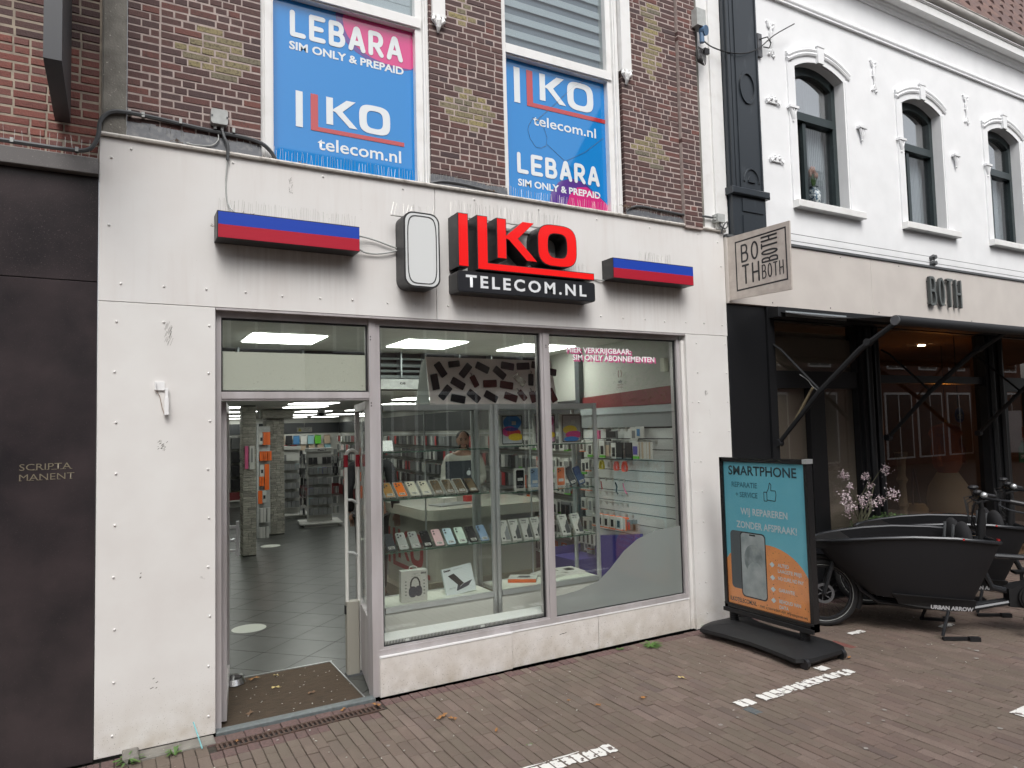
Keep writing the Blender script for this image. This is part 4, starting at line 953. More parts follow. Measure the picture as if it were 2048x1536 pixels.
for k in range(26): b.ball((4.27-random.uniform(0,.06), .82+k*.021, 1.02+random.uniform(-.02,.04)), .004, 4)
tag(obj('peg_tips', b, m_wire, None), 'glinting empty peg tips in the lower rows of the slatted wall', 'peg tips')['kind'] = 'stuff'
for k in range(5): sp(1.24-k*.10, .885, morb, ('orange edged white box with black camera', 'orange edged white box')[k > 2]+' in the bottom row, %s from the left' % ('first','second','third','fourth','fifth')[k], dx=.12); sp(1.195-k*.10, .885, mor2, 'orange side of a boxed camera behind the bottom row, %s from the left' % ('first','second','third','fourth','fifth')[k], dx=.085)
sp(.72, .87, packmesh(.06,.10,.02,k_grey,k_red,(.2,.1,.8,.8)), 'clear pack with a red figure at the end of the bottom row', dx=.10); sp(.64, .88, packmesh(.05,.11,.02,k_grey,k_dark,(.3,.1,.8,.6)), 'clear pack with a black tip, last in the bottom row', dx=.10)
for k in range(4): sp(1.48-k*.075, .70, packmesh(.06,.13,.02,k_white,k_dark,(.3,.1,.7,.8)), 'cream pack with thin black earphones beside the blue bin, %s from the left' % nth(k), 'cream earphone packs', dx=.15)
# more packs on the stretch seen through the right cabinet
for r_ in range(6):
    for k in range(2):
        sp(1.42+k*.09, 1.62-r_*.2, random.choice((mcaseg, mcard, morb)), 'white pack beside the dark corner post, %s row from the top, %s' % (nth(r_), ('near one','far one')[k]), 'white packs beside the corner post', dx=.06)
pb = thing('dump_bin', 'dark blue cardboard bin standing under the slatted wall', 'bin', (4.2, 1.0, 0))
k_pb = C_('deep_blue_card', (.055,.045,.22))
obj('front_board', B().prism([(.62,.0),(1.26,.0),(1.26,.66),(.62,.745)], 4.20, 4.30, 'x'), k_pb, pb)
obj('tray', B().box(3.95,4.30,1.28,1.66,0,.44).box(3.95,4.30,1.665,1.68,.0,.52), k_pb, pb)

# ------------------------------------------------------------------ counter with red letters, laptop, people
m_ctr = mat('glossy_white_counter', (.52,.52,.45), .25, coat=.3)
ct = thing('counter', 'curved white shop counter with large red letters on its side', 'counter', (3.3, 2.3, 0))
prof = rrect(2.62, 3.95, 1.75, 3.3, .12, 6)
obj('body', B().prism(rrect(2.68, 3.9, 1.82, 3.25, .14, 6), .0, .90, 'z'), m_ctr, ct)
obj('worktop', B().prism(rrect(2.56, 4.0, 1.68, 3.3, .16, 6), .90, 1.0, 'z'), mat('counter_top', (.60,.60,.52), .2, coat=.4), ct)
obj('plinth', B().prism(rrect(2.60, 3.95, 1.74, 3.3, .12, 6), .0, .12, 'z').box(2.62,3.9,1.76,1.80,.12,.3), C_('counter_plinth', (.30,.27,.2)), ct)
pc = Pl((2.679, 3.12, .30), (0,-1,0), (0,0,1), ct); i, L_, K, O = ilko(pc, .0, 0, 1.05, None, None); pc.polys('lettering', [i]+L_+K+ringpolys(*O), k_red, .002)
lp = thing('laptop', 'dark laptop lid seen from behind on the counter', 'laptop', (3.48, 2.9, 1.0))
obj('lid', B().box(3.30,3.66,2.90,2.908,1.06,1.40), C_('laptop_lid', (.03,.036,.045), .35), lp); obj('keyboard', B().box(3.30,3.66,2.92,3.16,1.0,1.015).box(3.30,3.66,2.90,2.93,1.015,1.06), k_dark, lp)
pa = Pl((3.62, 2.9, 1.255), (1,0,0), (0,0,1), lp); pa.polys('emblem', [[(-.028+.028*math.cos(a)*(1-.18*max(0,math.cos(a))**8), .03*math.sin(a)*(1-.1*abs(math.cos(a)))) for a in [2*math.pi*k/24 for k in range(24)]], [(-.03,.036),(-.024,.055),(-.014,.058),(-.02,.04)]], C_('pale_emblem', (.45,.5,.52)), .001)
for x, y, s_, m_, lb in ((3.05,2.3,(.16,.12,.05),k_white,'white carton on the counter'),(3.28,2.25,(.1,.08,.06),k_red,'small red carton on the counter'),(2.98,2.05,(.4,.22,.012),k_grey,'grey clipboard lying on the counter')):
    tag(obj('carton' if m_ != k_grey else 'clipboard', B().obox((x,y,1.0+s_[2]/2), s_, (0,0,.2)), m_, None), lb, 'carton' if m_ != k_grey else 'clipboard')
m_skin = mat('skin', (.36,.20,.14), .55); m_hair = mat('dark_hair', (.02,.015,.012), .7)
def skinmesh(name, V, E_, Rr, m_, parent, sub=2):
    me = bpy.data.meshes.new(name); me.from_pydata(V, E_, []); o = link(name, me)
    sk = o.modifiers.new('s', 'SKIN'); sk.use_smooth_shade = True
    sv = me.skin_vertices[0].data if me.skin_vertices else None
    if sv is None:
        bm = bmesh.new(); bm.from_mesh(me); bm.verts.layers.skin.verify(); bm.to_mesh(me); bm.free(); sv = me.skin_vertices[0].data
    for k, r_ in enumerate(Rr): sv[k].radius = r_ if isinstance(r_, tuple) else (r_, r_)
    sv[0].use_root = True
    ss = o.modifiers.new('u', 'SUBSURF'); ss.levels = sub; ss.render_levels = sub
    dg = bpy.context.evaluated_depsgraph_get(); m2 = bpy.data.meshes.new_from_object(o.evaluated_get(dg)); bpy.data.objects.remove(o)
    m2.materials.clear(); m2.materials.append(m_)
    for p in m2.polygons: p.use_smooth = True; p.material_index = 0
    m2.name = name; return link(name, m2, parent)
def person(loc, rz, label, shirt, trousers, H=1.72, smile=True, arms='fwd'):
    t = thing('person', label, 'person', loc, rz); s = H/1.75
    S = lambda p: tuple(k*s for k in p)
    # one body: skin coloured figure, clothes over it
    if arms == 'fwd': al = [(-.19,0,1.42),(-.25,-.02,1.15),(-.20,-.24,1.08)]; ar = [(.19,0,1.42),(.25,-.02,1.15),(.16,-.24,1.08)]
    else: al = [(-.19,0,1.42),(-.25,.02,1.14),(-.25,-.08,.90)]; ar = [(.19,0,1.42),(.25,.02,1.14),(.24,-.10,.90)]
    V = [(0,0,.95),(0,-.01,1.15),(0,0,1.33),(0,.01,1.43),(0,-.005,1.52),(0,-.01,1.60)]+al+ar+[(-.095,0,.86),(-.10,-.01,.48),(-.10,.02,.09),(-.10,-.14,.04),(.095,0,.86),(.10,-.01,.48),(.10,.02,.09),(.10,-.14,.04)]
    E_ = [(0,1),(1,2),(2,3),(3,4),(4,5),(3,6),(6,7),(7,8),(3,9),(9,10),(10,11),(0,12),(12,13),(13,14),(14,15),(0,16),(16,17),(17,18),(18,19)]
    rr_ = [(.14,.10),(.13,.09),(.15,.095),(.11,.075),(.05,.05),(.05,.05),.058,.042,.032,.058,.042,.032,.082,.058,.042,.035,.082,.058,.042,.035]
    skinmesh('body', [S(v) for v in V], E_, [(a[0]*s,a[1]*s) if isinstance(a, tuple) else a*s for a in rr_], m_skin, t)
    hb = B().ball(S((0,-.015,1.64)), .112*s, 16, (.70,.86,1.02)); hb.ball(S((0,-.095,1.565)), .03*s, 8, (1.3,.7,.8)); hb.ball(S((0,-.112,1.625)), .016*s, 8, (.8,1.1,1.6))
    for sx in (-1, 1): hb.ball(S((sx*.079,-.0,1.635)), .02*s, 8, (.4,.8,1.4))
    hd = obj('head', hb, m_skin, t, world=False, smooth=True)
    eb = B()
    for sx in (-1, 1): eb.ball(S((sx*.030,-.101,1.645)), .010*s, 8); eb.tube([S((sx*.014,-.110,1.664)), S((sx*.046,-.100,1.664))], .0045*s, 5)
    obj('eyes', eb, m_hair, hd, world=False)
    obj('mouth', B().tube([S((-.026,-.106,1.585)), S((0,-.113,1.578)), S((.026,-.106,1.585))], .005*s, 6), C_('lips', (.30,.09,.08)), hd, world=False)
    hr = B().ball(S((0,.012,1.685)), .106*s, 14, (.80,.93,.72)); 
    obj('hair', hr, m_hair, hd, world=False, smooth=True)
    if smile: obj('beard', B().ball(S((0,-.062,1.560)), .062*s, 12, (.98,.78,.72)), m_hair, hd, world=False, smooth=True)
    # clothing: sweater and trousers as slightly larger skins
    al2 = [al[0], al[1], tuple(al[1][k]+.9*(al[2][k]-al[1][k]) for k in range(3))]; ar2 = [ar[0], ar[1], tuple(ar[1][k]+.9*(ar[2][k]-ar[1][k]) for k in range(3))]
    V2 = [(0,0,.93),(0,-.01,1.15),(0,0,1.33),(0,.01,1.44),(0,.002,1.475)]+al2+ar2
    skinmesh('sweater', [S(v) for v in V2], [(0,1),(1,2),(2,3),(3,4),(3,5),(5,6),(6,7),(3,8),(8,9),(9,10)], [(a[0]*s,a[1]*s) for a in [(.165,.125),(.16,.115),(.175,.118),(.125,.09),(.07,.07),(.075,.075),(.058,.058),(.048,.048),(.075,.075),(.058,.058),(.048,.048)]], shirt, t)
    V3 = [(0,0,.96),(-.095,0,.86),(-.10,-.01,.48),(-.10,.02,.10),(.095,0,.86),(.10,-.01,.48),(.10,.02,.10)]
    skinmesh('trousers', [S(v) for v in V3], [(0,1),(1,2),(2,3),(0,4),(4,5),(5,6)], [(.16*s,.12*s),.10*s,.072*s,.058*s,.10*s,.072*s,.058*s], trousers, t)
    for sx, a in ((-1, al), (1, ar)):
        hp = Vector(a[2]); d = (Vector(a[2])-Vector(a[1])).normalized(); b = B(); b.ball(S(hp+d*.05), .036*s, 8, (1,.7,1.1))
        for k in range(4): q = hp+d*.08+Vector(((k-1.5)*.017,0,0)); b.tube([S(q), S(q+d*(.035+.006*(k in (1,2)))), S(q+d*.06+Vector((0,-.0,-.02)))], [.009*s,.008*s,.006*s], 6)
        b.tube([S(hp+d*.03), S(hp+d*.05+Vector((-sx*.035,-.01,0))), S(hp+d*.085+Vector((-sx*.045,-.01,-.01)))], [.012*s,.010*s,.007*s], 6)
        obj('hand', b, m_skin, t, world=False, smooth=True)
    return t
person((3.86, 3.62, 0), R(-22), 'smiling bearded man in white sweater behind the counter', mat('white_sweater', (.55,.55,.50), .9), k_dark, 1.735)
person((2.36, 2.72, 0), R(150), 'person in black clothes and dark hair at the counter', mat('black_coat', (.012,.012,.015), .8), k_dark, 1.74, smile=False, arms='down')

# ------------------------------------------------------------------ glass display cabinets
g_shelf = glass('shelf_glass', (.88,.95,.92))
def cabinet(x0, x1, label, shelves):
    t = thing('display_cabinet', label, 'display cabinet', ((x0+x1)/2, .73, 0)); y0, y1 = .50, .85
    for x in (x0, x1):
        for y in (y0, y1): obj('post', B().cyl((x, y, 0), (x, y, 1.97), .019, 12), m_alu2, t, smooth=True)
    b = B().box(x0+.02, x1-.02, y0-.015, y0+.015, 1.925, 1.968).box(x0+.02, x1-.02, y1-.015, y1+.015, 1.925, 1.968).box(x0-.012, x0+.012, y0+.02, y1-.02, 1.925, 1.968).box(x1-.012, x1+.012, y0+.02, y1-.02, 1.925, 1.968)
    b.box(x0+.02, x1-.02, y0-.015, y0+.015, .42, .46).box(x0+.02, x1-.02, y1-.015, y1+.015, .42, .46); b.box((x0+x1)/2+.02, (x0+x1)/2+.03, y1-.01, y1+.0, .46, 1.925)
    obj('rail', b, m_alu2, t)
    obj('top_panel', B().box(x0+.02, x1-.02, y0+.016, y1-.016, 1.935, 1.95), m_white, t)
    obj('base_board', B().box(x0+.02, x1-.02, y0+.016, y1-.016, .43, .458), C_('cream_board', (.62,.64,.57)), t)
    obj('front_panel', B().box(x0+.02, x1-.02, y0-.002, y0+.01, .02, .4195), C_('pale_panel', (.62,.62,.58), .15, coat=.6), t)
    for z in shelves: obj('shelf', B().box(x0+.018, x1-.018, y0+.022, y1-.02, z-.008, z), mat('shelf_edge_glass', (.10,.20,.16), .1) if False else g_shelf, t)
    obj('glass_side', B().box(x0+.02, x1-.02, y0-.003, y0+.001, .462, 1.923).box(x0-.002, x0+.002, y0+.02, y1-.02, .462, 1.923).box(x1-.002, x1+.002, y0+.02, y1-.02, .462, 1.923), g_cab, t)
    b = B()
    for z in shelves: b.box(x0+.018, x1-.018, y0+.0185, y0+.0215, z-.008, z)
    obj('shelf_edge', b, C_('green_glass_edge', (.05,.11,.08), .2), t)
    return t
cabinet(1.725, 2.665, 'left glass display cabinet with rows of phones', (.855, 1.25, 1.61))
cabinet(2.708, 3.70, 'right glass display cabinet with tablets and white phone boxes', (.822, 1.235, 1.62))
PH = {'black':(.014,.014,.016),'orange':(.80,.20,.03),'cream':(.60,.57,.46),'bronze':(.13,.095,.06),'silver':(.36,.37,.36),'navy':(.03,.06,.15),'pink':(.62,.42,.44),'pale blue':(.45,.58,.64),'mint':(.50,.62,.54),'blue':(.13,.22,.36),'titanium':(.30,.31,.30),'gold':(.45,.25,.08),'slate':(.05,.055,.065),'steel blue':(.20,.29,.42),'copper':(.62,.17,.07)}
def phone(t, w, h, z, col, lens=3, th=.008, label=True, d0=0.0):
    """phone back lying in the thing's local XY plane, its top towards +y"""
    m_ = C_('phone_'+col.replace(' ', '_'), PH[col], .25)
    bd = obj('phone_body', B().prism(rrect(-w/2, w/2, -h/2, h/2, .011, 3), z, z+th, 'z'), m_, t, world=False)
    b = B(); lc = [(-w/2+.016, h/2-.018), (-w/2+.016, h/2-.042), (-w/2+.038, h/2-.030)][:lens]
    obj('camera_bump', B().prism(rrect(-w/2+.004, -w/2+.052 if lens > 2 else -w/2+.03, h/2-.055, h/2-.006, .009, 3), z+th, z+th+.0015, 'z'), m_, bd, world=False)
    for x, y in lc: b.cyl((x, y, z+th+.0015), (x, y, z+th+.0035), .0082, 10)
    obj('lens', b, k_dark, bd, world=False)
    if label:
        o = obj('price_tag', B().box(-w*.32, w*.34, -h/2+.012, -h/2+.036, z+th, z+th+.0012), k_white, t, world=False)
        Pl((-w*.3, -h/2+.012, z+th+.0012), (1,0,0), (0,1,0), o, world=False).polys('print', [[(.003,.015),(w*.5,.015),(w*.5,.019),(.003,.019)], [(w*.22,.004),(w*.58,.004),(w*.58,.011),(w*.22,.011)], [(.003,.004),(.008,.004),(.008,.011),(.003,.011)]], k_dark, .0004)
    return bd
r1 = [('gold','gold'),('orange','orange'),('cream','cream white'),('cream','cream white'),('bronze','bronze'),('bronze','bronze'),('bronze','dark bronze'),('bronze','dark bronze')]
lab1 = ['gold and black phone in a white box, first on the upper row','bright orange phone in a white box on the upper row','cream phone in a white box next to the orange one','cream phone with three lenses, fourth on the upper row','bronze phone in a white box, fifth on the upper row','bronze phone in a white box, sixth on the upper row','dark bronze phone in a white box, seventh on the upper row','bronze phone in a black box at the right end of the upper row']
for k in range(8):
    t = thing('boxed_phone', lab1[k], 'phone', (1.815+k*.099, .612-.004*k, 1.2535+.056)); t['group'] = 'boxed phones on the upper glass shelf'
    t.rotation_euler = (R(40), 0, R(3))
    m_ = k_dark if k == 7 else k_white; w, h = .083, .162
    b = B().prism(rrect(-w/2, w/2, -h/2, h/2, .004, 2), -.014, .002, 'z').box(-w/2, -w/2+.003, -h/2, h/2, .0025, .012).box(w/2-.003, w/2, -h/2, h/2, .0025, .012).box(-w/2+.0035, w/2-.0035, -h/2, -h/2+.003, .0025, .012).box(-w/2+.0035, w/2-.0035, h/2-.003, h/2, .0025, .012)
    tr = obj('tray', b, m_, t, world=False); obj('emblem', B().cyl((0,-h/2-.0008,.0),(0,-h/2,.0),.0045,8), k_grey if k == 7 else k_dark, tr, world=False)
    phone(t, .071, .149, .003, ['gold','orange','cream','cream','bronze','bronze','bronze','bronze'][k], 3)
r2 = ['slate','silver','titanium','black','pink','pale blue','mint','black','steel blue']
ord2 = ['slate grey phone at the left end of the lower row','silver phone, second on the lower row','titanium grey phone, third on the lower row','black phone between grey and pink on the lower row','pink phone on the lower row','pale blue phone beside the pink one','mint white phone on the lower row','glossy black phone right of the mint one','blue phone at the right end of the lower row']
for k in range(9):
    t = thing('phone', ord2[k], 'phone', (1.825+k*.0975, .615-.003*k, .855+.061)); t['group'] = 'phones on the lower glass shelf'; t.rotation_euler = (R(48), 0, R(3))
    phone(t, .074, .152, 0, r2[k], 3 if k in (1,2,3) else 2)
    obj('stand', B().box(-.03,.03,-.076,-.07,-.02,-.001).box(-.004,.004,-.07,.04,-.012,-.0005), g_shelf, t, world=False)
def upbox(x, y, z, w, h, d, col, label, lens=3, rz=0.0, tilt=0.0, phonecol=None):
    t = thing('phone_box', label, 'phone box', (x, y, z)); t.rotation_euler = (R(90)-tilt, 0, rz); hh = h/2
    obj('carton', B().box(-w/2, w/2, 0.001, h, -d, 0), k_white, t, world=False)
    M_ = Matrix.Translation((0, hh, 0))

    m_ = C_('phone_'+col.replace(' ', '_'), PH[col], .25)
    bd = obj('picture', B().prism(rrect(-w/2+.011, w/2-.011, .012, h-.010, .011, 3), .0, .001, 'z'), m_, t, world=False)
    b = B()
    if lens:
        for a, c in ((-w/2+.026, h-.026), (-w/2+.026, h-.046), (-w/2+.044, h-.036))[:lens]: b.cyl((a, c, .001), (a, c, .0018), .0075, 10)
        obj('lens', b, k_dark, bd, world=False)
    obj('price_tag', B().box(-.025, .027, .045 if lens else .075, .07 if lens else .10, .001, .0016), k_white, t, world=False)
    return t
upbox(3.036, .70, 1.2355, .10, .178, .028, 'black', 'white phone box with a black phone picture, leftmost on the middle right shelf', 0)
upbox(3.184, .70, 1.2355, .105, .185, .028, 'steel blue', 'white phone box with a steel blue phone picture')
upbox(3.455, .70, 1.2355, .10, .178, .028, 'copper', 'white phone box with a copper orange phone picture')
for x, c, l in ((3.565, 'slate', 'dark grey phone propped beside the copper phone box'), (3.655, 'navy', 'navy phone propped at the right end of the middle shelf')):
    if x > 3.66: continue
    t = thing('phone', l, 'phone', (x-.01, .70, 1.2355+.088)); t.rotation_euler = (R(72), R(-14), R(8)); phone(t, .078, .165, 0, c, 1); obj('stand', B().box(-.035,.035,-.084,-.078,-.03,.006), k_dark, t, world=False)
def tablet(x, z, label, blobs, bg_=(.50,.52,.56)):
    t = thing('tablet_box', label, 'tablet box', (x, .70, z)); w, h = .222, .262
    obj('carton', B().box(-w/2, w/2, 0, .035, 0, h), k_white, t, world=False)
    sc_ = obj('screen_picture', B().prism(rrect(-w/2+.016, w/2-.005, .008, h-.008, .010, 3), -.001, 0, 'y'), k_dark, t, world=False)
    x0, x1, z0, z1 = -w/2+.023, w/2-.012, .016, h-.016
    p = Pl((0, -.001, 0), (1,0,0), (0,0,1), sc_, world=False)
    p.polys('print', [rrect(x0, x1, z0, z1, .006, 3)], C_('tablet_paper_'+label[:3], bg_), .0004)
    for n_, (cx, cz, rx, rz_, m_) in enumerate(blobs): p.polys('print', [[(min(max(a, x0), x1), min(max(c, z0), z1)) for a, c in sup(cx*w, cz*h, rx*w, rz_*h, 2.0, 26)]], m_, .0008+.0004*n_)
    obj('price_tag', B().box(-.0, .042, -.004, -.0035, h*.66, h*.78), k_white, t, world=False)
tb_b, tb_m, tb_y, tb_v = C_('tab_blue', (.03,.22,.62)), C_('tab_magenta', (.62,.04,.22)), C_('tab_yellow', (.80,.55,.03)), C_('tab_violet', (.07,.04,.26))
tablet(2.965, 1.6205, 'pale tablet box with blue, magenta and yellow discs, leftmost', [(.03,.74,.40,.24,tb_b),(-.1,.45,.34,.17,tb_m),(.1,.40,.30,.14,C_('tab_red', (.65,.05,.06))),(.0,.52,.3,.06,tb_v),(.18,.26,.34,.12,tb_y)])
tablet(3.302, 1.6205, 'pink tablet box with magenta and blue discs, the middle one', [(.03,.76,.40,.24,tb_m),(-.05,.46,.34,.16,tb_b),(.15,.30,.34,.12,tb_y)], (.55,.30,.42))
tablet(3.58, 1.6205, 'grey tablet box with yellow disc over magenta and blue, rightmost', [(-.06,.45,.34,.15,tb_y),(.12,.28,.40,.13,tb_m),(.0,.13,.36,.09,tb_b)], (.42,.42,.42))
gal = [('Galaxy','A07'),('Galaxy','A07'),('Galaxy','A17 5G'),('Galaxy','A17 5G'),('Galaxy','A17 5G'),('Galaxy','A07'),('Galaxy','A07 5G')]
gx = [2.845,2.95,3.06,3.165,3.275,3.45,3.585]
gl = ['leftmost of the row','second of the row, beside the leftmost','third of the row','fourth, just left of the window post','fifth, just right of the window post','sixth of the row, clear sleeve','last of the row at the right end']
for k in range(7):
    t = thing('phone_box', 'slim white phone box, '+gl[k], 'phone box', (gx[k], .615, .8225), 0, 'slim white phone boxes on the lower right shelf'); t.rotation_euler = (R(64), 0, R(2)); w, h = .088, .185
    obj('carton', B().box(-w/2, w/2, 0.001, h, -.028, 0), k_white, t, world=False)
    p = Pl((-w/2, 0, 0), (1,0,0), (0,1,0), t, world=False)
    p.polys('picture', [[(.044,.012),(w-.002,.012),(w-.002,.135),(.075,.128),(.058,.095),(.042,.075)]], [C_('gal_grey', (.16,.175,.18)), C_('gal_dark', (.05,.055,.06))][k > 0], .0008)
    p.text(gal[k][0], .010, .160, .013, k_dark, w=.055, bold=.03, d=.001); p.text(gal[k][1], .010, .140, .012, k_dark, w=.03 if len(gal[k][1]) < 4 else .045, bold=.03, d=.001)
    p.polys('print', [[(.014,.02),(.034,.02),(.034,.036),(.014,.036)]], k_dark, .001)
# goods on the cabinet base
t = thing('headphone_box', 'white box with black headphones picture and a hanging loop', 'headphone box', (2.0, .56, .459), R(-6)); w, h = .205, .235
obj('carton', B().box(-w/2, w/2, 0, .07, 0, h), k_white, t, world=False)
obj('hanging_loop', B().tube([(-.03,.035,h),(-.028,.035,h+.02),(0,.035,h+.03),(.028,.035,h+.02),(.03,.035,h)], .004, 6), k_white, t, world=False)
p = Pl((-w/2, 0, 0), (1,0,0), (0,0,1), t, world=False); q = .11
p.polys('picture', ribbon([(q-.035,.11)]+arc(q,.125,.036,.058,180,0,12)+[(q+.035,.11)], .012), k_dark, .001)
p.polys('picture', [sup(q-.02,.075,.032,.042,2.4,24), sup(q+.026,.078,.028,.040,2.4,24)], C_('hp_slate', (.035,.04,.06)), .0015)
p.text('CELLY', .09, .205, .012, k_grey, w=.045); p.text('Wireless headphones', .08, .19, .007, k_grey, w=.07); p.text('€49.95', .155, .205, .012, k_dark, w=.042, bold=.05)
p.polys('print', [[(.03+dx,.05+k*.025),(.042+dx,.05+k*.025),(.042+dx,.06+k*.025),(.03+dx,.06+k*.025)] for k in range(5) for dx in (0,.145)], k_grey, .001)
t = thing('laptop_stand_box', 'white box with a tablet keyboard picture leaning in the left cabinet', 'box', (2.415, .59, .4605), R(2)); w, h = .262, .215
t.rotation_euler = (R(-14), R(-6), R(2))
obj('carton', B().box(-w/2, w/2, 0, .025, 0, h), C_('ice_white', (.62,.68,.70)), t, world=False)
p = Pl((-w/2, 0, 0), (1,0,0), (0,0,1), t, world=False)
p.polys('picture', [[(.04,.155),(.095,.165),(.165,.075),(.125,.055)]], k_dark, .001); p.polys('picture', [[(.10,.028),(.20,.045),(.245,.085),(.165,.072),(.125,.052)]], C_('hp_slate', (.035,.04,.06)), .0012); p.polys('picture', [[(.09,.03),(.10,.028),(.128,.055),(.11,.075)]], C_('hp_slate', (.035,.04,.06)), .0011)
p.text('Gemini', .012, .19, .014, k_dark, w=.06, bold=.06); p.text('Keyboard Case', .10, .193, .007, k_grey, w=.08); p.text('iPad 10.2', .03, .05, .011, k_grey, w=.055, shear=.2)
def flatbox(x, y, z, w, d, h, rz, label, side, pic):
    t = thing('laptop_box', label, 'box', (x, y, z), rz)
    obj('carton', B().box(-w/2, w/2, -d/2+.004, d/2, 0, h), k_white, t, world=False); obj('spine', B().box(-w/2, w/2, -d/2, -d/2+.0035, 0, h), side, t, world=False)
    p = Pl((-w/2, -d/2, h), (1,0,0), (0,1,0), t, world=False); p.polys('picture', [[(w*.3,d*.35),(w*.7,d*.35),(w*.78,d*.5),(w*.72,d*.75),(w*.35,d*.72)]], pic, .001)
flatbox(3.05, .72, .459, .24, .19, .028, R(-35), 'flat white box with an orange side lying in the right cabinet', k_or, k_dark)
flatbox(3.34, .76, .459, .22, .26, .02, R(20), 'flat white box with a grey picture lying beside the orange edged one', k_white, k_grey)
flatbox(3.56, .78, .459, .2, .26, .02, R(-4), 'flat white box at the right end of the cabinet floor', k_white, k_dark)
t = thing('silver_card', 'shiny silver card standing on the top shelf at the far left', 'card', (1.81, .62, 1.611)); obj('card', B().obox((0,0,.045), (.11,.003,.085), (R(-20),0,0)), mat('silver_foil', (.8,.8,.75), .15, metal=1.0), t, world=False)
# board with broken screens on top of the cabinets
pbd = thing('poster_board', 'long pale board with broken phone screens above the cabinets', 'display board', (2.75, .62, 1.97))
m_pb = C_('board_pinkish', (.80,.72,.69))
obj('board', B().prism([(2.152,2.356),(3.334,2.35),(3.392,1.972),(2.186,1.972)], .62, .628, 'y'), m_pb, pbd); obj('edge_board', B().add([(2.150,.63,2.356),(2.184,.63,1.972),(2.13,.80,1.972),(2.14,.70,2.30)], [(0,1,2,3)]), C_('board_grey', (.30,.33,.31)), pbd, fix=False)
scr = [(745,528,55,'b'),(880,472,-8,'b'),(997,540,-50,'b'),(1175,512,24,'b'),(1360,567,38,'b'),(1448,497,8,'b'),(1622,500,-3,'b'),(1790,497,10,'b'),(690,655,80,'w'),(792,762,-50,'b'),(920,672,28,'b'),(1090,650,62,'b'),(1255,675,-2,'b'),(1435,692,8,'b'),(1580,640,42,'s'),(1708,640,92,'b'),(1800,640,95,'b'),(922,828,10,'w'),(1083,802,38,'b'),(1265,808,28,'b'),(1480,815,18,'b'),(1608,798,48,'b'),(1728,815,72,'b'),(1810,810,38,'b'),(1935,560,8,'b'),(1955,800,62,'b')]
m_scr2 = mat('dead_screen_burgundy_reflection', (.085,.022,.022), .15)  # burgundy reflection put into the screen colour
ordn = ['first','second','third','fourth','fifth','sixth','seventh','eighth','ninth']
m_scr = mat('glossy_dead_screen', (.012,.013,.016), .12, rnd=[(.010,.011,.014),(.03,.03,.035),(.015,.012,.014)])
for k, (gx_, gy_, an, ty) in enumerate(scr):
    v = (gy_-395-(gx_-600)*.04)/(490-(gx_-600)*.035); u = (gx_-600-v*50)/(1350+v*20)
    x = 2.152+1.182*u+v*(.034+.024*u); z = 2.356-.384*v-.006*u
    rowi = 0 if gy_ < 580 else 1 if gy_ < 720 else 2
    kk_ = sorted([q_[0] for q_ in scr if (0 if q_[1] < 580 else 1 if q_[1] < 720 else 2) == rowi]).index(gx_)
    t = thing('broken_screen', '%s phone screen, %s from the left in the %s row of the board' % ({'b':'black','w':'white-rimmed','s':'silver-backed'}[ty] if k not in (12,13,20,21,22,23,25) else 'reflection-painted red', nth(kk_), ('top','middle','bottom')[rowi]), 'phone screen', (x, .619, z)); t['group'] = 'broken phone screens on the board'
    t.rotation_euler = (0, R(an), 0); L_, w = (.128, .062) if k not in (1, 11, 15, 21, 22) else (.102, .052)
    if ty == 's': obj('glass', B().prism(rrect(-L_/2, L_/2, -w/2, w/2, .004, 2), -.006, 0, 'y'), mat('silver_back', (.75,.72,.70), .12, metal=1.0), t, world=False)
    else:
        if ty == 'w': obj('rim', B().prism(rrect(-L_/2-.004, L_/2+.004, -w/2-.004, w/2+.004, .006, 2), -.003, 0, 'y'), k_white, t, world=False)
        obj('glass', B().prism(rrect(-L_/2, L_/2, -w/2, w/2, .008, 2), -.007, -.0032, 'y'), m_scr if k not in (11,12,13,20,21,22,23,25) else m_scr2, t, world=False)
        if k in (11, 15, 21, 22): obj('ribbon_cable', B().tube([(-L_/2,-.004,0),(-L_/2-.015,-.004,.006),(-L_/2-.028,-.004,.0)], .003, 5), k_dark, t, world=False)
obj('cable_tangle', B().tube([(1.95,.56,1.975),(1.99,.57,1.99),(2.0,.56,1.985),(2.06,.56,1.974),(2.12,.56,1.982),(2.2,.56,1.975)], .003, 5), k_white, pbd)
# ------------------------------------------------------------------ signs on the white front
m_sblue = mat('sign_blue', (.016,.06,.42), .3, coat=.3); m_sred = mat('sign_red', (.42,.015,.035), .3, coat=.3)
def lightbox(x0, x1, z0, z1, label):
    t = thing('light_box', label, 'light box', ((x0+x1)/2, -.075, (z0+z1)/2), 0, 'blue and red light boxes on the white front')
    obj('casing', B().box(x0, x1, -.148, -.001, z0, z1), m_black, t)
    h = (z1-z0); w_ = .006
    obj('blue_face', B().box(x0+w_, x1-w_*.3, -.151, -.1485, z0+h*.5, z1-w_), m_sblue, t); obj('red_face', B().box(x0+w_, x1-w_*.3, -.151, -.1485, z0+w_*.5, z0+h*.4995), m_sred, t)
    return t
lightbox(.520, 1.388, 2.955, 3.12, 'long light box with blue over red stripe, left of the red letters')
lightbox(3.465, 4.33, 2.955, 3.12, 'long light box with blue over red stripe, right of the red letters')
m_lred = mat('bright_red_acrylic', (.80,.012,.012), .22, coat=.4, emis=.12)
lg = thing('shop_sign', 'red raised letters with a long underline above the shop windows', 'sign', (2.68, -.09, 3.1))
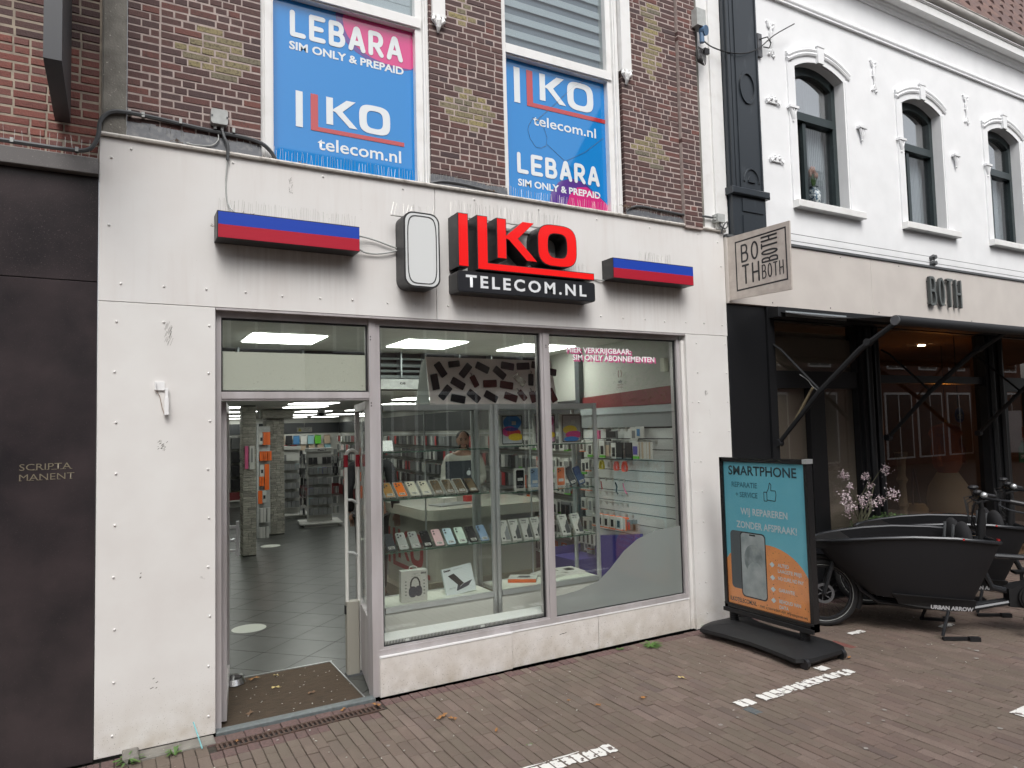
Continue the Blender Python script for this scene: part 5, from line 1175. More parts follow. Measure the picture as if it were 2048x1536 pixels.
def letter(polys, face, nm):
    b = B()
    for k_, p in enumerate(polys): b.prism(p, -.166+k_*1e-4, -.002, 'y')
    o = obj(nm, b, m_black, lg)
    b = B()
    for k_, p in enumerate(face): b.prism(p, -.170+k_*1e-4, -.1665, 'y')
    obj('face', b, m_lred, o)
i, L_, K, O = ilko(None, 2.098, 2.915, 1.0, None, None)
def grow(p, e):
    cx = sum(a for a, _ in p)/len(p); cz = sum(c for _, c in p)/len(p)
    return [(a+math.copysign(e, a-cx), c+math.copysign(e, c-cz)) for a, c in p]
e = .006
letter([grow(i, e)], [i], 'letter'); 
letter([grow(L_[0], e), grow(L_[1], e)], [[(2.248,2.915),(3.258,2.915),(3.258,2.960),(2.323,2.960),(2.323,3.300),(2.248,3.300)]], 'letter')
letter([grow(K[0], e), [(a+.003, c) for a, c in K[1]], [(a+.006, c-.004) for a, c in K[2]]], K, 'letter')
cxo, czo = 2.098+.83, 2.915+.235
b = B().ring(sup(cxo, czo, .178, .163, 3.4), sup(cxo, czo, .084, .091, 3.2), -.166, -.002); o = obj('letter', b, m_black, lg, fix=False)
b = B().ring(sup(cxo, czo, .172, .157, 3.4), sup(cxo, czo, .09, .097, 3.2), -.170, -.1665); obj('face', b, m_lred, o, fix=False)
obj('mounting_rail', B().box(2.15, 3.0, -.02, -.004, 3.265, 3.285), m_lgrey, lg)
tb_ = thing('name_box', 'black rounded box with white telecom lettering under the red letters', 'sign', (2.68, -.08, 2.81))
obj('casing', B().prism(rrect(2.088, 3.279, 2.742, 2.895, .022, 5), -.150, -.001, 'y'), m_black, tb_)
obj('face', B().prism(rrect(2.094, 3.273, 2.748, 2.889, .020, 5), -.154, -.1505, 'y'), C_('dark_sign_face', (.020,.021,.025), .3), tb_)
Pl((2.094, -.154, 2.748), (1,0,0), (0,0,1), tb_).text('TELECOM.NL', .058, .033, .082, C_('sign_letter_white', (.72,.74,.76), .4), w=1.04, bold=.028, sp=1.35)
ms = thing('figure_light_box', 'plain white upright light box with black sides beside the red letters', 'light box', (1.82, -.08, 3.0))
out = [(1.665,2.775),(1.68,2.74),(1.93,2.74),(1.98,2.78),(1.975,2.83),(1.90,2.88),(1.905,2.95),(1.895,3.16),(1.88,3.225),(1.83,3.26),(1.76,3.26),(1.72,3.225),(1.71,3.12),(1.715,2.95),(1.69,2.88)]
out = rrect(1.69, 1.955, 2.745, 3.27, .07, 6)
obj('casing', B().prism(out, -.160, -.001, 'y'), m_black, ms)
obj('face', B().prism(rrect(1.702, 1.943, 2.757, 3.258, .06, 6), -.1635, -.1605, 'y'), C_('figure_face_white', (.66,.68,.68), .3), ms)
obj('outline', B().ring(sup(1.8225, 3.0075, .108, .238, 5, 48), sup(1.8225, 3.0075, .101, .231, 5, 48), -.1652, -.1640), m_black, ms, fix=False)
# cables between the boxes
def cable(name, pts, r, m_, label, group=None):
    P = [Vector(p) for p in pts]; Q = []
    for k in range(len(P)-1):
        p0, p1, p2, p3 = P[max(k-1,0)], P[k], P[k+1], P[min(k+2,len(P)-1)]
        for s_ in range(5):
            u = s_/5; Q.append(.5*((2*p1)+(-p0+p2)*u+(2*p0-5*p1+4*p2-p3)*u*u+(-p0+3*p1-3*p2+p3)*u**3))
    Q.append(P[-1]); return tag(obj(name, B().tube(Q, r, 6), m_, None, smooth=True), label, 'cable', group)
cable('cable', [(1.39,-.05,3.085),(1.45,-.03,3.09),(1.55,-.02,3.075),(1.72,-.02,3.03)], .006, m_lgrey, 'upper grey cable from the left striped box to the white box')
cable('cable', [(1.39,-.05,3.01),(1.47,-.02,2.985),(1.58,-.02,2.99),(1.72,-.02,3.03)], .006, m_lgrey, 'lower grey cable from the left striped box to the white box')
cable('cable', [(3.26,-.05,2.955),(3.35,-.01,2.962),(3.47,-.02,2.955)], .006, m_lgrey, 'short grey cable between the red letters and the right striped box')
cable('cable', [(.54,-.01,3.66),(.541,-.02,3.60),(.50,-.02,3.558),(.40,-.02,3.545),(.33,.01,3.57)], .004, m_lgrey, 'thin pale cable looping over the cap below the junction box')
cable('conduit', [(-1.2,-.02,3.40),(-.56,-.02,3.402),(-.28,-.02,3.402),(-.15,-.022,3.415),(-.10,-.03,3.49),(-.086,-.035,3.59),(-.04,-.035,3.65),(.03,-.035,3.668),(.205,-.015,3.672),(.37,-.015,3.66),(.515,-.015,3.652),(.70,-.015,3.645),(.80,-.015,3.625),(.86,.0,3.585),(.89,.01,3.54)], .0125, m_gpvc, 'thick grey cable curving over the left corner of the white front')
jb = thing('junction_box', 'pale grey junction box on the brown bricks above the white front', 'junction box', (.545, -.03, 3.74))
obj('housing', B().prism(rrect(.497,.594,3.69,3.783,.015,4), -.055, -.001, 'y'), m_lgrey, jb)
obj('gland', B().cyl((.523,-.025,3.69),(.523,-.025,3.665),.01,8).cyl((.563,-.025,3.69),(.563,-.025,3.665),.01,8), m_lgrey, jb)
obj('screw', B().box(.498,.508,-.058,-.0555,3.73,3.742).box(.584,.594,-.058,-.0555,3.73,3.742), m_gpvc, jb)
cable('cable', [(.563,-.025,3.665),(.575,-.03,3.62),(.594,-.03,3.57),(.596,-.02,3.48)], .010, m_gpvc, 'grey sleeve on the cable leaving the junction box')
cable('cable', [(.596,-.02,3.49),(.590,-.008,3.40),(.587,-.006,3.33),(.592,-.008,3.24),(.612,-.03,3.175),(.655,-.06,3.125)], .0045, m_lgrey, 'thin grey cable hanging down to the left striped box')
cable('conduit', [(3.74,.0,3.575),(3.80,-.01,3.615),(3.9,-.01,3.635),(4.1,-.01,3.63),(4.4,-.01,3.625),(4.62,-.01,3.64),(4.74,-.0,3.645)], .010, m_gpvc, 'dark cable along the foot of the right brick pier')
cable('conduit', [(1.96,-.01,3.545),(2.05,-.012,3.57),(2.2,-.012,3.575),(2.4,-.012,3.56),(2.6,-.01,3.54)], .010, m_gpvc, 'dark cable lying on the cap below the middle brick pier')
b = B()
for x in (-.5,-.2,.06,.13,.33,.63): b.box(x-.008,x+.008,-.034,-.0,3.66 if x > 0 else 3.395,3.69 if x > 0 else 3.42)
tag(obj('cable_clip', b, m_lgrey, None), 'small grey clips holding the thick cable', 'clips')['kind'] = 'stuff'
jr = thing('junction_box', 'small grey junction box with looped cable on the white strip', 'junction box', (4.79, -.02, 3.64))
obj('housing', B().box(4.755,4.845,-.05,.055,3.60,3.675).box(4.73,4.755,-.03,-.01,3.62,3.635).box(4.73,4.755,-.03,-.01,3.645,3.66), m_lgrey, jr)
obj('loop', B().tube([(4.80,-.03,3.60),(4.80,-.04,3.56),(4.84,-.05,3.54),(4.88,-.05,3.57),(4.87,-.05,3.61),(4.84,-.05,3.59),(4.82,-.04,3.545),(4.82,-.02,3.50)], .007, 6), m_gpvc, jr, smooth=True)
# bird spikes: rows of thin wires
def spikes(x0, x1, y, z, L, n, label, dz=0.0, lean=.3, z1=None):
    b = B(); z1 = z if z1 is None else z1
    for k in range(n):
        u = k/(n-1); x = x0+(x1-x0)*u+random.uniform(-.004,.004); zz = z+(z1-z)*u; a = random.choice((-1,-.3,.3,1))*lean*random.uniform(.3,1); l = L*random.uniform(.85,1.05)
        b.tube([(x, y, zz), (x+a*l*.45, y-random.uniform(-.3,.5)*l*.4, zz+l)], .0009, 3, cap=False)
    b.box(x0, x1, y-.008, y+.008, z-.003, z+.001) if abs(z1-z) < 1e-6 else None
    return tag(obj('bird_spikes', b, m_wire, None, fix=False), label, 'bird spikes', None)
spikes(.535, 1.375, -.07, 3.121, .10, 60, 'row of bird spikes on the left striped light box')
spikes(3.80, 4.15, -.07, 3.121, .10, 34, 'row of bird spikes on the right striped light box')
spikes(2.09, 3.02, -.06, 3.31, .115, 70, 'dense bird spikes on top of the red letters')
spikes(3.02, 3.25, -.09, 2.963, .09, 22, 'short row of bird spikes on the end of the red underline')
spikes(1.63, 1.95, -.08, 3.25, .10, 16, 'leaning bird spikes on the plain white light box', lean=.9)
spikes(-.07, .88, -.0, Z1-.005, .085, 50, 'bird spikes on the cap left of the blue window')
spikes(.90, 1.95, .03, Z1-.005, .085, 56, 'bird spikes along the foot of the left blue window')
spikes(1.96, 2.62, .0, Z1-.005, .085, 60, 'bird spikes under the middle brick pier')
spikes(2.64, 3.70, .03, Z1-.005, .085, 56, 'bird spikes along the foot of the right blue window')
spikes(3.74, 4.5, .0, Z1-.005, .08, 46, 'bird spikes under the right brick pier')
spikes(4.75, 4.88, -.02, Z1-.01, .10, 10, 'few bird spikes at the right end of the cap', lean=.8)
spikes(-1.0, -.10, -.02, 3.372, .115, 24, 'long bird spikes on the dark granite ledge at the left', lean=.25)
# nests and dead leaves caught in spikes
def debris(x, y, z, r, label, n=26):
    b = B()
    for _ in range(n):
        p = Vector((x+random.gauss(0,r), y+random.gauss(0,r*.3), z+abs(random.gauss(0,r*.35)))); d = Vector((random.uniform(-1,1),random.uniform(-.5,.5),random.uniform(-.3,.5)))*r*.9
        b.tube([p, p+d], .0016, 3)
    tag(obj('twig_clump', b, C_('dry_twig', (.16,.11,.075), .9), None, fix=False), label, 'twigs')
debris(.72,-.07,3.13,.02,'tuft of dry twigs on the left striped light box'); debris(.31,-.02,3.545,.022,'clump of dry leaves on the cap at the left'); debris(1.06,.02,3.545,.02,'dry clump below the left blue window')
debris(.84,.02,3.545,.018,'small dry clump beside the left window frame'); debris(2.45,-.02,3.55,.022,'twigs on the cap under the middle brick pier'); debris(3.74,-.02,3.60,.03,'bristly twigs at the foot of the right brick pier', 50)
debris(.515,-.06,3.04,.012,'dark twigs stuck at the left end of the striped box', 20); debris(1.81,-.08,3.27,.012,'twigs on top of the plain white light box', 12)
# holder on the left sheet
fh = thing('flag_holder', 'small white metal flag holder screwed on the left white sheet', 'flag holder', (.24, -.03, 2.0))
obj('bracket', B().box(.205,.25,-.012,-.0,2.045,2.095).box(.198,.204,-.03,-.0,2.045,2.095), m_white, fh)
obj('arm', B().box(.252,.268,-.03,-.004,2.0,2.058).box(.248,.27,-.04,-.006,1.90,1.999), m_white, fh)
obj('string', B().tube([(.205,-.01,2.045),(.225,-.01,2.01),(.238,-.012,1.94),(.25,-.014,1.90)], .0016, 4), C_('brown_string', (.22,.13,.08), .9), fh)

# ------------------------------------------------------------------ building at the left
lb = thing('left_building', 'red brick building with dark polished stone front at the far left', 'building', (-.6, .1, 0))
b = B().cham(-.60, -.093, .0, .14, .0, 2.66, .003, 1); obj('stone_panel', b, m_gran, lb)
b = B().cham(-.60, -.093, .002, .14, 2.664, 3.27, .003, 1); obj('stone_panel', b, m_gran, lb)
b = B().cham(-2.2, -.604, -.0, .14, .0, 2.66, .003, 1).cham(-2.2, -.604, .0, .14, 2.664, 3.27, .003, 1); obj('stone_panel', b, m_gran, lb)
b = B().cham(-2.2, -.092, -.05, .1, 3.272, 3.366, .004, 1); obj('stone_ledge', b, m_ledge, lb)
obj('wall', B().box(-2.2, -.083, .0255, .3, 3.366, 6.0), m_mortar2, lb)
z = 3.368; k = 0
while z < 4.75:
    x = -.90+(.085 if k % 2 else 0)
    while x < -.085:
        L = .16 if random.random() < .45 else .078
        xe = x+L
        if xe > -.085-.04: xe = -.085
        if xe-x > .03: obj('brick', B().cham(x, xe-.009, .022+random.uniform(-.002,.002), .1, z, z+.040, .004, 1), m_rbrick if z < 3.98 else m_brick, lb, fix=False)
        x = xe
    z += .0505; k += 1
t = Pl((-.445, -.0005, 1.555), (1,0,0), (0,0,1), lb); mgold = C_('faded_gold_letter', (.17,.145,.10), .5)
t.text('SCRIPTA', .0, .055, .034, mgold, w=.235, bold=-.006); t.text('MANENT', .0, .0, .034, mgold, w=.25, bold=-.006)
srf = []   # serif ticks
for x in (.062,.075,.105,.128,.150,.163,.190,.205,.235): srf.append([(x-.006,.0545),(x+.006,.0545),(x+.006,.057),(x-.006,.057)])
for x in (.005,.045,.06,.085,.098,.125,.145,.18,.235): srf.append([(x-.006,-.0005),(x+.006,-.0005),(x+.006,.002),(x-.006,.002)])
t.polys('serif', srf, mgold, .002)
bs = thing('projecting_sign', 'dark grey blade sign box sticking out above the left building', 'sign', (-.27, -.4, 4.2))
obj('casing', B().box(-.306,-.232,-.775,-.0,3.562,5.6), mat('slate_powder_coat', (.045,.048,.055), .45), bs)
# ------------------------------------------------------------------ white painted building at the right
wb = thing('white_building', 'white stuccoed building with three arched dark green windows and black cafe front', 'building', (8, .2, 0))
def arch(x0, x1, zs, rise, n=10):   # segmental arch points left to right
    return [(x0+(x1-x0)*k/n, zs+rise*(1-(2*k/n-1)**2)) for k in range(n+1)]
wins = [(5.95, 6.72), (7.76, 8.53), (9.57, 10.34)]
ZB, ZS = 3.96, 5.36
# wall with openings
segs = []
xs = [5.41]+[v for w_ in wins for v in w_]+[13.0]
for k in range(0, len(xs), 2): segs.append((xs[k], xs[k+1]))
b = B()
for x0, x1 in segs: b.box(x0, x1, 0.0, .30, 3.5, 6.448)
for x0, x1 in wins:
    b.box(x0, x1, 0.0, .30, 3.5, ZB); a = arch(x0, x1, ZS, .11)
    b.prism([(x0, 6.448)]+a+[(x1, 6.448)], 0.0, .30, 'y')
obj('wall', b, m_stucco, wb)
for n_, (x0, x1) in enumerate(wins):
    w_ = obj('window', B().box(x0, x1, .26, .27, ZB, ZS+.12), C_('curtain_grey', (.20,.215,.22), .8), wb)
    yy = .095
    f = B().box(x0, x0+.055, yy, yy+.09, ZB, ZS+.02).box(x1-.06, x1, yy, yy+.09, ZB, ZS+.02).box(x0+.0555, x1-.0605, yy-.015, yy+.09, 4.87, 4.955).box(x0+.0555, x1-.0605, yy, yy+.09, ZB, ZB+.05)
    f.box(x0+.235, x0+.285, yy+.01, yy+.08, ZB+.0505, 4.869)
    a0, a1 = arch(x0, x1, ZS+.0, .11), arch(x0+.055, x1-.06, ZS-.075, .10)
    for k in range(10): f.add([(a0[k][0],yy,a0[k][1]),(a0[k+1][0],yy,a0[k+1][1]),(a1[k+1][0],yy,a1[k+1][1]),(a1[k][0],yy,a1[k][1]),(a1[k][0],yy+.05,a1[k][1]),(a1[k+1][0],yy+.05,a1[k+1][1])], [(0,1,2,3),(3,2,5,4)])
    obj('frame', f, m_dgreen, w_)
    obj('pane', B().prism([(x0+.055,4.956)]+[(x0+.055,ZS-.075)]+a1[1:-1]+[(x1-.06,ZS-.075),(x1-.06,4.956)], yy+.04, yy+.045, 'y'), g_house, w_)
    for a_, c_ in ((x0+.056, x0+.234), (x0+.286, x1-.061)): obj('pane', B().box(a_, c_, yy+.04, yy+.045, ZB+.05, 4.869), g_house2, w_)
    c = B()
    for k in range(9): c.tube([(x1-.30+k*.03, .235, ZB+.05),(x1-.30+k*.03, .235, ZS+.05)], .016, 6)
    obj('net_curtain', c, C_('net_curtain', (.55,.58,.60), .9), w_, smooth=True)
    obj('dark_room_sheet', B().box(x0+.001, x1-.305, .25, .258, ZB, ZS+.1), k_dark, w_)  # black sheet stands in for the unlit room behind the panes
    obj('sill', B().cham(x0-.10, x1+.20, -.075, .16, ZB-.075, ZB, .006, 1), m_wpaint, w_)
    # raised surround: jambs, drip mould following the arch, keystone
    s_ = B().box(x0-.105, x0, -.018, .0, ZB+.0, ZS+.03).box(x1, x1+.105, -.018, .0, ZB, ZS+.03).box(x1+.02, x1+.08, -.026, -.018, ZB, ZS)
    for off, w2, y2 in ((.035, .026, -.03), (.075, .024, -.045), (.105, .018, -.025)):
        s_.tube([(p[0], y2*.4, p[1]+off) for p in arch(x0-.105, x1+.105, ZS+.01, .15, 14)], w2, 8)
    a2 = arch(x0-.105, x1+.105, ZS+.0, .17, 14); a3 = arch(x0, x1, ZS, .11, 14)
    for k in range(14): s_.add([(a3[k][0],-.016,a3[k][1]),(a3[k+1][0],-.016,a3[k+1][1]),(a2[k+1][0],-.016,a2[k+1][1]+.1),(a2[k][0],-.016,a2[k][1]+.1)], [(0,1,2,3)])
    obj('surround', s_, m_stucco, w_, smooth=True)
    xc = (x0+x1)/2
    obj('keystone', B().prism([(xc-.045,ZS+.10),(xc+.045,ZS+.10),(xc+.05,ZS+.27),(xc-.05,ZS+.27)], -.05, .0, 'y').box(xc-.06,xc+.06,-.055,.0,ZS+.271,ZS+.29), m_stucco, w_)
    for xx in (x0-.06, x1+.295 if False else x1+.27):
        cb = B().box(xx-.065, xx+.065, -.05, 0, 4.90, 4.925)
        for q_ in (-1, 0, 1): cb.tube([(xx+q_*.04,-.03,4.90),(xx+q_*.018,-.03,4.83),(xx+q_*.006,-.02,4.79)], [.014,.011,.006], 6)
        cb.ball((xx,-.02,4.775), .014, 6)
        obj('bracket', cb, m_stucco, w_, smooth=True)
# cornice mouldings and gutter
b = B().cyl((5.41,-.0,6.035),(13,-.0,6.035),.036,10).box(5.41,13,-.03,.0,5.985,6.0).box(5.41,13,-.012,.0,6.0,6.02)
obj('string_moulding', b, m_stucco, wb, smooth=True)
b = B().prism([(.02,6.38),(-.02,6.38),(-.028,6.395),(-.04,6.40),(-.045,6.42),(-.06,6.43),(-.07,6.449),(.02,6.449)], 5.41, 13, 'x')
b2 = B().prism([(.05,6.45),(-.156,6.45),(-.156,6.54),(-.168,6.545),(-.168,6.553),(-.178,6.556),(-.178,6.568),(.05,6.568)], 5.41, 13, 'x')
obj('cornice_bed', b, m_stucco, wb); obj('soffit_board', b2, m_wpaint, wb)
b = B().tube([(5.41,-.165,6.632),(13,-.165,6.632)], .056, 14).tube([(5.41,-.205,6.678),(13,-.205,6.678)], .010, 6)
obj('gutter', b, mat('weathered_zinc_gutter', (.50,.48,.45), .45, metal=.2, col2=(.28,.26,.24), nscale=10, n=(.4,.8), stretch=(.3,1,2)), wb, smooth=True)
# roof tiles
rf = obj('roof', B().add([(5.2,-.11,6.69),(13,-.11,6.69),(13,1.89,10.15),(5.2,1.89,10.15)], [(0,1,2,3)]), C_('roof_batten', (.05,.035,.03), .9), wb)
m_rt = mat('brown_roof_tile', (.15,.075,.06), .7, rnd=[(.125,.075,.066),(.10,.06,.055),(.15,.085,.068),(.115,.075,.07)], island=True, col2=(.08,.05,.045), nscale=12, n=(.45,.8), spots=((.4,.36,.22), 28, .74))
sl = R(60); tb = B(); tcount = 0
def rtile(b, x, d):
    n_ = 6; vs = []
    for e_ in (0, .37):
        for k in range(n_+1):
            u = k/n_; h = .035*math.sin(u*2*math.pi*.95-.4)+.03+(.014 if e_ == 0 else 0.0)
            px = x+u*.272; dd = d+e_+(.02*math.sin(u*6.28) if e_ == 0 else 0)
            vs.append((px, -.11+dd*math.cos(sl)-h*math.sin(sl), 6.70+dd*math.sin(sl)+h*math.cos(sl)))
    fs = [(k, k+1, n_+2+k, n_+1+k) for k in range(n_)]
    m_ = len(vs); vs += [(vs[k][0], vs[k][1]+.012, vs[k][2]-.022) for k in range(n_+1)]; fs += [(k, k+1, m_+k+1, m_+k) for k in range(n_)]
    b.add(vs, fs)
for r_ in range(9):
    for c in range(24):
        x = 7.3+c*.255+(.127 if r_ % 2 else 0)
        if r_ < 5 and 7.5 < x: bb = B(); rtile(bb, x, r_*.32-.04); obj('roof_tile', bb, m_rt, rf, smooth=True, fix=False)
        else: rtile(tb, x, r_*.32-.04)
o = obj('tile_rows', tb, m_rt, rf, smooth=True, fix=False); o['kind'] = 'stuff'
# wall anchors
def anchor(x, z, vert=True, name='wall_anchor'):
    b = B()
    if vert:
        b.tube([(x,-.012,z+.12),(x-.008,-.016,z+.0),(x+.006,-.016,z-.08),(x,-.012,z-.20)], [.012,.016,.013,.010], 6)
        for dx, dz, r_ in ((-.045,.135,.018),(.04,.12,.022),(0,.02,.028),(-.02,-.04,.013),(.025,-.05,.013),(-.035,-.20,.02),(.03,-.21,.02),(0,.07,.02)): b.ball((x+dx,-.008,z+dz), r_*.85, 8)
        for s_ in (-1, 1): b.tube([(x,-.012,z+.06),(x+s_*.04,-.014,z+.09),(x+s_*.045,-.014,z+.13)], .010, 6); b.tube([(x,-.012,z-.15),(x+s_*.03,-.014,z-.17),(x+s_*.035,-.014,z-.21)], .009, 6)
    else:
        b.box(x-.06,x+.06,-.02,0,z-.03,z+.02)
        for dx in (-.035, .03): b.ball((x+dx,-.022,z+.005), .017, 8); b.ball((x+dx*.9,-.02,z+.032), .012, 6)
        for s_ in (-1, 1): b.tube([(x+s_*.05,-.014,z-.01),(x+s_*.085,-.018,z-.03),(x+s_*.10,-.016,z+.0)], .010, 6)
    obj(name, b, m_stucco, wb, smooth=True)
for x in (5.63, 7.28, 9.12): anchor(x, 5.60)
anchor(5.615, 4.93, False); anchor(5.63, 4.34, False)
# flower vase in the first window
vs_ = thing('flower_vase', 'blue and white vase of pink tulips in the first arched window', 'vase', (6.42, .19, 4.02))
m_del = mat('delft_vase', (.62,.66,.66), .25, col2=(.06,.11,.16), nscale=38, n=(.47,.53))
obj('vase', B().rev([(.035,0),(.055,.02),(.075,.09),(.07,.15),(.045,.19),(.04,.21),(.05,.22)], (6.42,.188,4.02), 16), m_del, vs_, smooth=True)
b = B(); b2 = B()
for k in range(9):
    a = k*.7; dx, dz = .07*math.cos(a)*(.4+.08*k), .14+.02*(k % 4); b.tube([(6.42,.188,4.22),(6.42+dx*.5,.185,4.28),(6.42+dx,.183,4.22+dz)], .005, 5); b2.ball((6.42+dx,.183,4.23+dz), .024, 8, (.7,.7,1.4))
obj('stems', b, m_grass, vs_); obj('tulips', b2, C_('tulip_pink', (.62,.36,.28), .6), vs_, smooth=True)
# white strip, black drain pilaster
obj('white_strip', B().box(4.66, 4.80, .02, .14, 3.5, 6.6).box(4.803, 4.945, .01, .14, 3.5, 6.6).box(4.79,4.812,-.0,.02,3.5,6.6), m_wpaint, wb)
pilb = B().box(4.952, 5.405, -.03, .12, 3.96, 6.6).box(4.965, 5.0, -.055, -.03, 3.96, 6.6).box(5.02, 5.05, -.045, -.03, 3.96, 6.6).box(5.085,5.10,-.04,-.03,3.96,6.6).box(5.375,5.385,-.04,-.03,3.96,6.6)
pb_ = obj('pilaster', pilb, m_blackp, wb)
b = B().ring(sup(5.235,4.965,.105,.16,2,32), sup(5.235,4.965,.085,.135,2,32), -.045, -.028); obj('roundel', b, m_blackp, pb_, fix=False)
b = B().ring(sup(5.225,5.02,.12,.16,2,32)[:17]+sup(5.225,5.02,.12,.16,2,32)[16::-1][:0], [], 0, 0) if False else B().tube([(5.24+.10*math.cos(R(a)), -.032, 4.04+.13*math.sin(R(a))) for a in range(0, 181, 15)], .012, 6).box(5.19,5.28,-.045,-.028,4.035,4.055).prism([(5.19,4.056),(5.28,4.056),(5.25,4.10),(5.215,4.10)], -.04, -.028, 'y')
obj('half_roundel', b, m_blackp, pb_)
obj('collar', B().cham(4.925, 5.43, -.085, .12, 3.885, 3.955, .01, 1), m_blackp, pb_)
obj('pedestal', B().box(4.96, 5.40, -.045, .12, 3.505, 3.884).box(5.08, 5.36, -.055, -.045, 3.53, 3.70).box(5.08,5.36,-.055,-.045,3.74,3.86), m_blackp, pb_)
sk = thing('wall_socket', 'grey box with blue round socket and coiled cable high on the brick edge', 'socket', (4.62, -.05, 5.3))
obj('housing', B().box(4.55,4.66,-.10,.0,5.38,5.54), m_lgrey, sk); obj('blue_socket', B().cyl((4.66,-.10,5.35),(4.645,-.05,5.36),.045,14).cyl((4.63,-.07,5.33),(4.63,-.07,5.24),.022,10), mat('socket_blue', (.08,.16,.28), .4), sk)
b = B()
for k in range(5): b.tube([(4.60+.025*math.cos(a)+k*.006, -.05-.01*k, 5.13+.075*math.sin(a)-.01*k) for a in [2*math.pi*j/12 for j in range(12)]], .005, 5, closed=True)
b.box(4.645,4.70,-.09,-.06,5.14,5.19); obj('coil', b, m_cable, sk)
cable('cable', [(4.64,-.07,5.27),(4.75,-.06,5.24),(4.95,-.06,5.235),(5.15,-.06,5.27),(5.30,-.06,5.33),(5.44,-.05,5.42),(5.6,-.08,5.56),(5.85,-.12,5.72)], .006, m_cable, 'black cable crossing the black pilaster to a wall hook')
hk = thing('wall_hook', 'rusty grey wall hook plate holding cables on the white wall', 'hook', (5.46, -.02, 5.45))
obj('plate', B().box(5.415,5.475,-.03,.0,5.33,5.56), m_zinc, hk); obj('hook', B().tube([(5.44,-.03,5.50),(5.52,-.06,5.53),(5.58,-.05,5.49),(5.55,-.05,5.43),(5.47,-.05,5.42)], .006, 6), m_cable, hk)
# beige fascia, lettering, blade sign, wires
fb = B().cham(4.87, 7.0, -.03, .12, 2.862, 3.475, .003, 1).cham(7.003, 13, -.03, .12, 2.862, 3.475, .003, 1)
obj('fascia', fb, m_beige, wb); obj('fascia_trim', B().box(4.87, 13, -.045, .1, 3.476, 3.50), m_gpvc, wb)
o = obj('rivet', B().ball((5.45,-.031,2.90),.006,5).ball((6.3,-.031,2.90),.006,5).ball((7.1,-.031,2.9),.006,5).ball((8.9,-.031,2.9),.006,5).ball((5.6,-.031,3.44),.006,5).ball((6.5,-.031,3.44),.006,5).ball((7.5,-.031,3.44),.006,5), m_gpvc, wb)
bl = thing('shop_sign', 'tall dark grey BOTH letters on the beige fascia', 'sign', (8.35, -.06, 3.2))
m_both = mat('grey_green_letter', (.055,.062,.062), .4); m_bothf = mat('grey_green_letter_face', (.11,.122,.12), .35)
xb = 8.0
for n_, ch in enumerate('BOTH'):
    ps = strokes(ch, xb+n_*.172, 3.03, .335, .125, .027, .3); b = B(); b2 = B()
    for k_, p in enumerate(ps): b.prism(p, -.075-k_*2e-5, -.045, 'y'); b2.prism(p, -.078-k_*2e-5, -.0760, 'y')
    for dx, dz in ((.01,.03),(.11,.03),(.01,.28),(.11,.28)): b.cyl((xb+n_*.172+dx, -.044, 3.03+dz), (xb+n_*.172+dx, -.03, 3.03+dz), .006, 6)
    o = obj('letter', b, m_both, bl, fix=False); obj('face', b2, m_bothf, o, fix=False)
bsn = thing('blade_sign', 'square beige blade sign with repeated BOTH lettering in a black frame', 'sign', (4.885, -.37, 3.17))
BP = [(4.878,3.462),(4.878,2.872)]
# sign stands square to the wall: plane x = 4.885, from the wall (y=0) out to y=-.72
obj('board', B().prism([(-.03,2.882),(-.72,2.860),(-.728,3.440),(-.03,3.465)], 4.878, 4.893, 'x'), mat('beige_aged_board', (.55,.50,.45), .5, col2=(.46,.41,.37), nscale=14, spots=((.25,.22,.2), 150, .70)), bsn)
obj('bracket', B().box(4.872,4.925,-.035,-.001,2.875,3.47), m_beige, bsn)
p = Pl((4.878, -.03, 2.87), (0,-1,0), (0,0,1), bsn)
# faces -x: right vector is -y
fr_ = [(.10,.085),(.655,.085),(.655,.525),(.10,.525)]
p.polys('frame_line', ribbon(fr_, .014, closed=True)+[[(x-.007,z-.007),(x+.007,z-.007),(x+.007,z+.007),(x-.007,z+.007)] for x, z in fr_], k_dark, .0006)
def cond(w_, x, z, h, w, sw): return strokes(w_, x, z, h, w, sw, .42)
ps = cond('BO', .16, .325, .165, .20, .018)+cond('TH', .165, .125, .18, .20, .018)+cond('BOTH', .39, .135, .125, .235, .011)
rot = [[(.39+(.0)+(q[1]-.0), .27+q[0]) for q in pl_] for pl_ in cond('BOTH', 0, 0, .18, .235, .016)]
rot = [[(.39+.18-(q[0]-.39), q[1]) for q in pl_] for pl_ in rot]
p.polys('lettering', ps, k_dark, .0008); p.polys('lettering', rot, k_dark, .0008)
b = B()
for z in (3.60, 3.53): b.cyl((5.41,-.05,z), (12.5,-.05,z), .003, 5)
tag(obj('tension_wire', b, m_gpvc, None), 'pair of thin wires strung above the beige fascia', 'wire')
for z in (3.603, 3.533): tag(obj('insulator', B().cyl((8.17,-.0,z),(8.17,-.07,z),.024,12).cyl((8.17,-.03,z),(8.17,-.045,z),.034,12), m_gpvc, None, smooth=True), ('upper' if z > 3.55 else 'lower')+' round wire holder above the fascia', 'insulator', 'round wire holders')
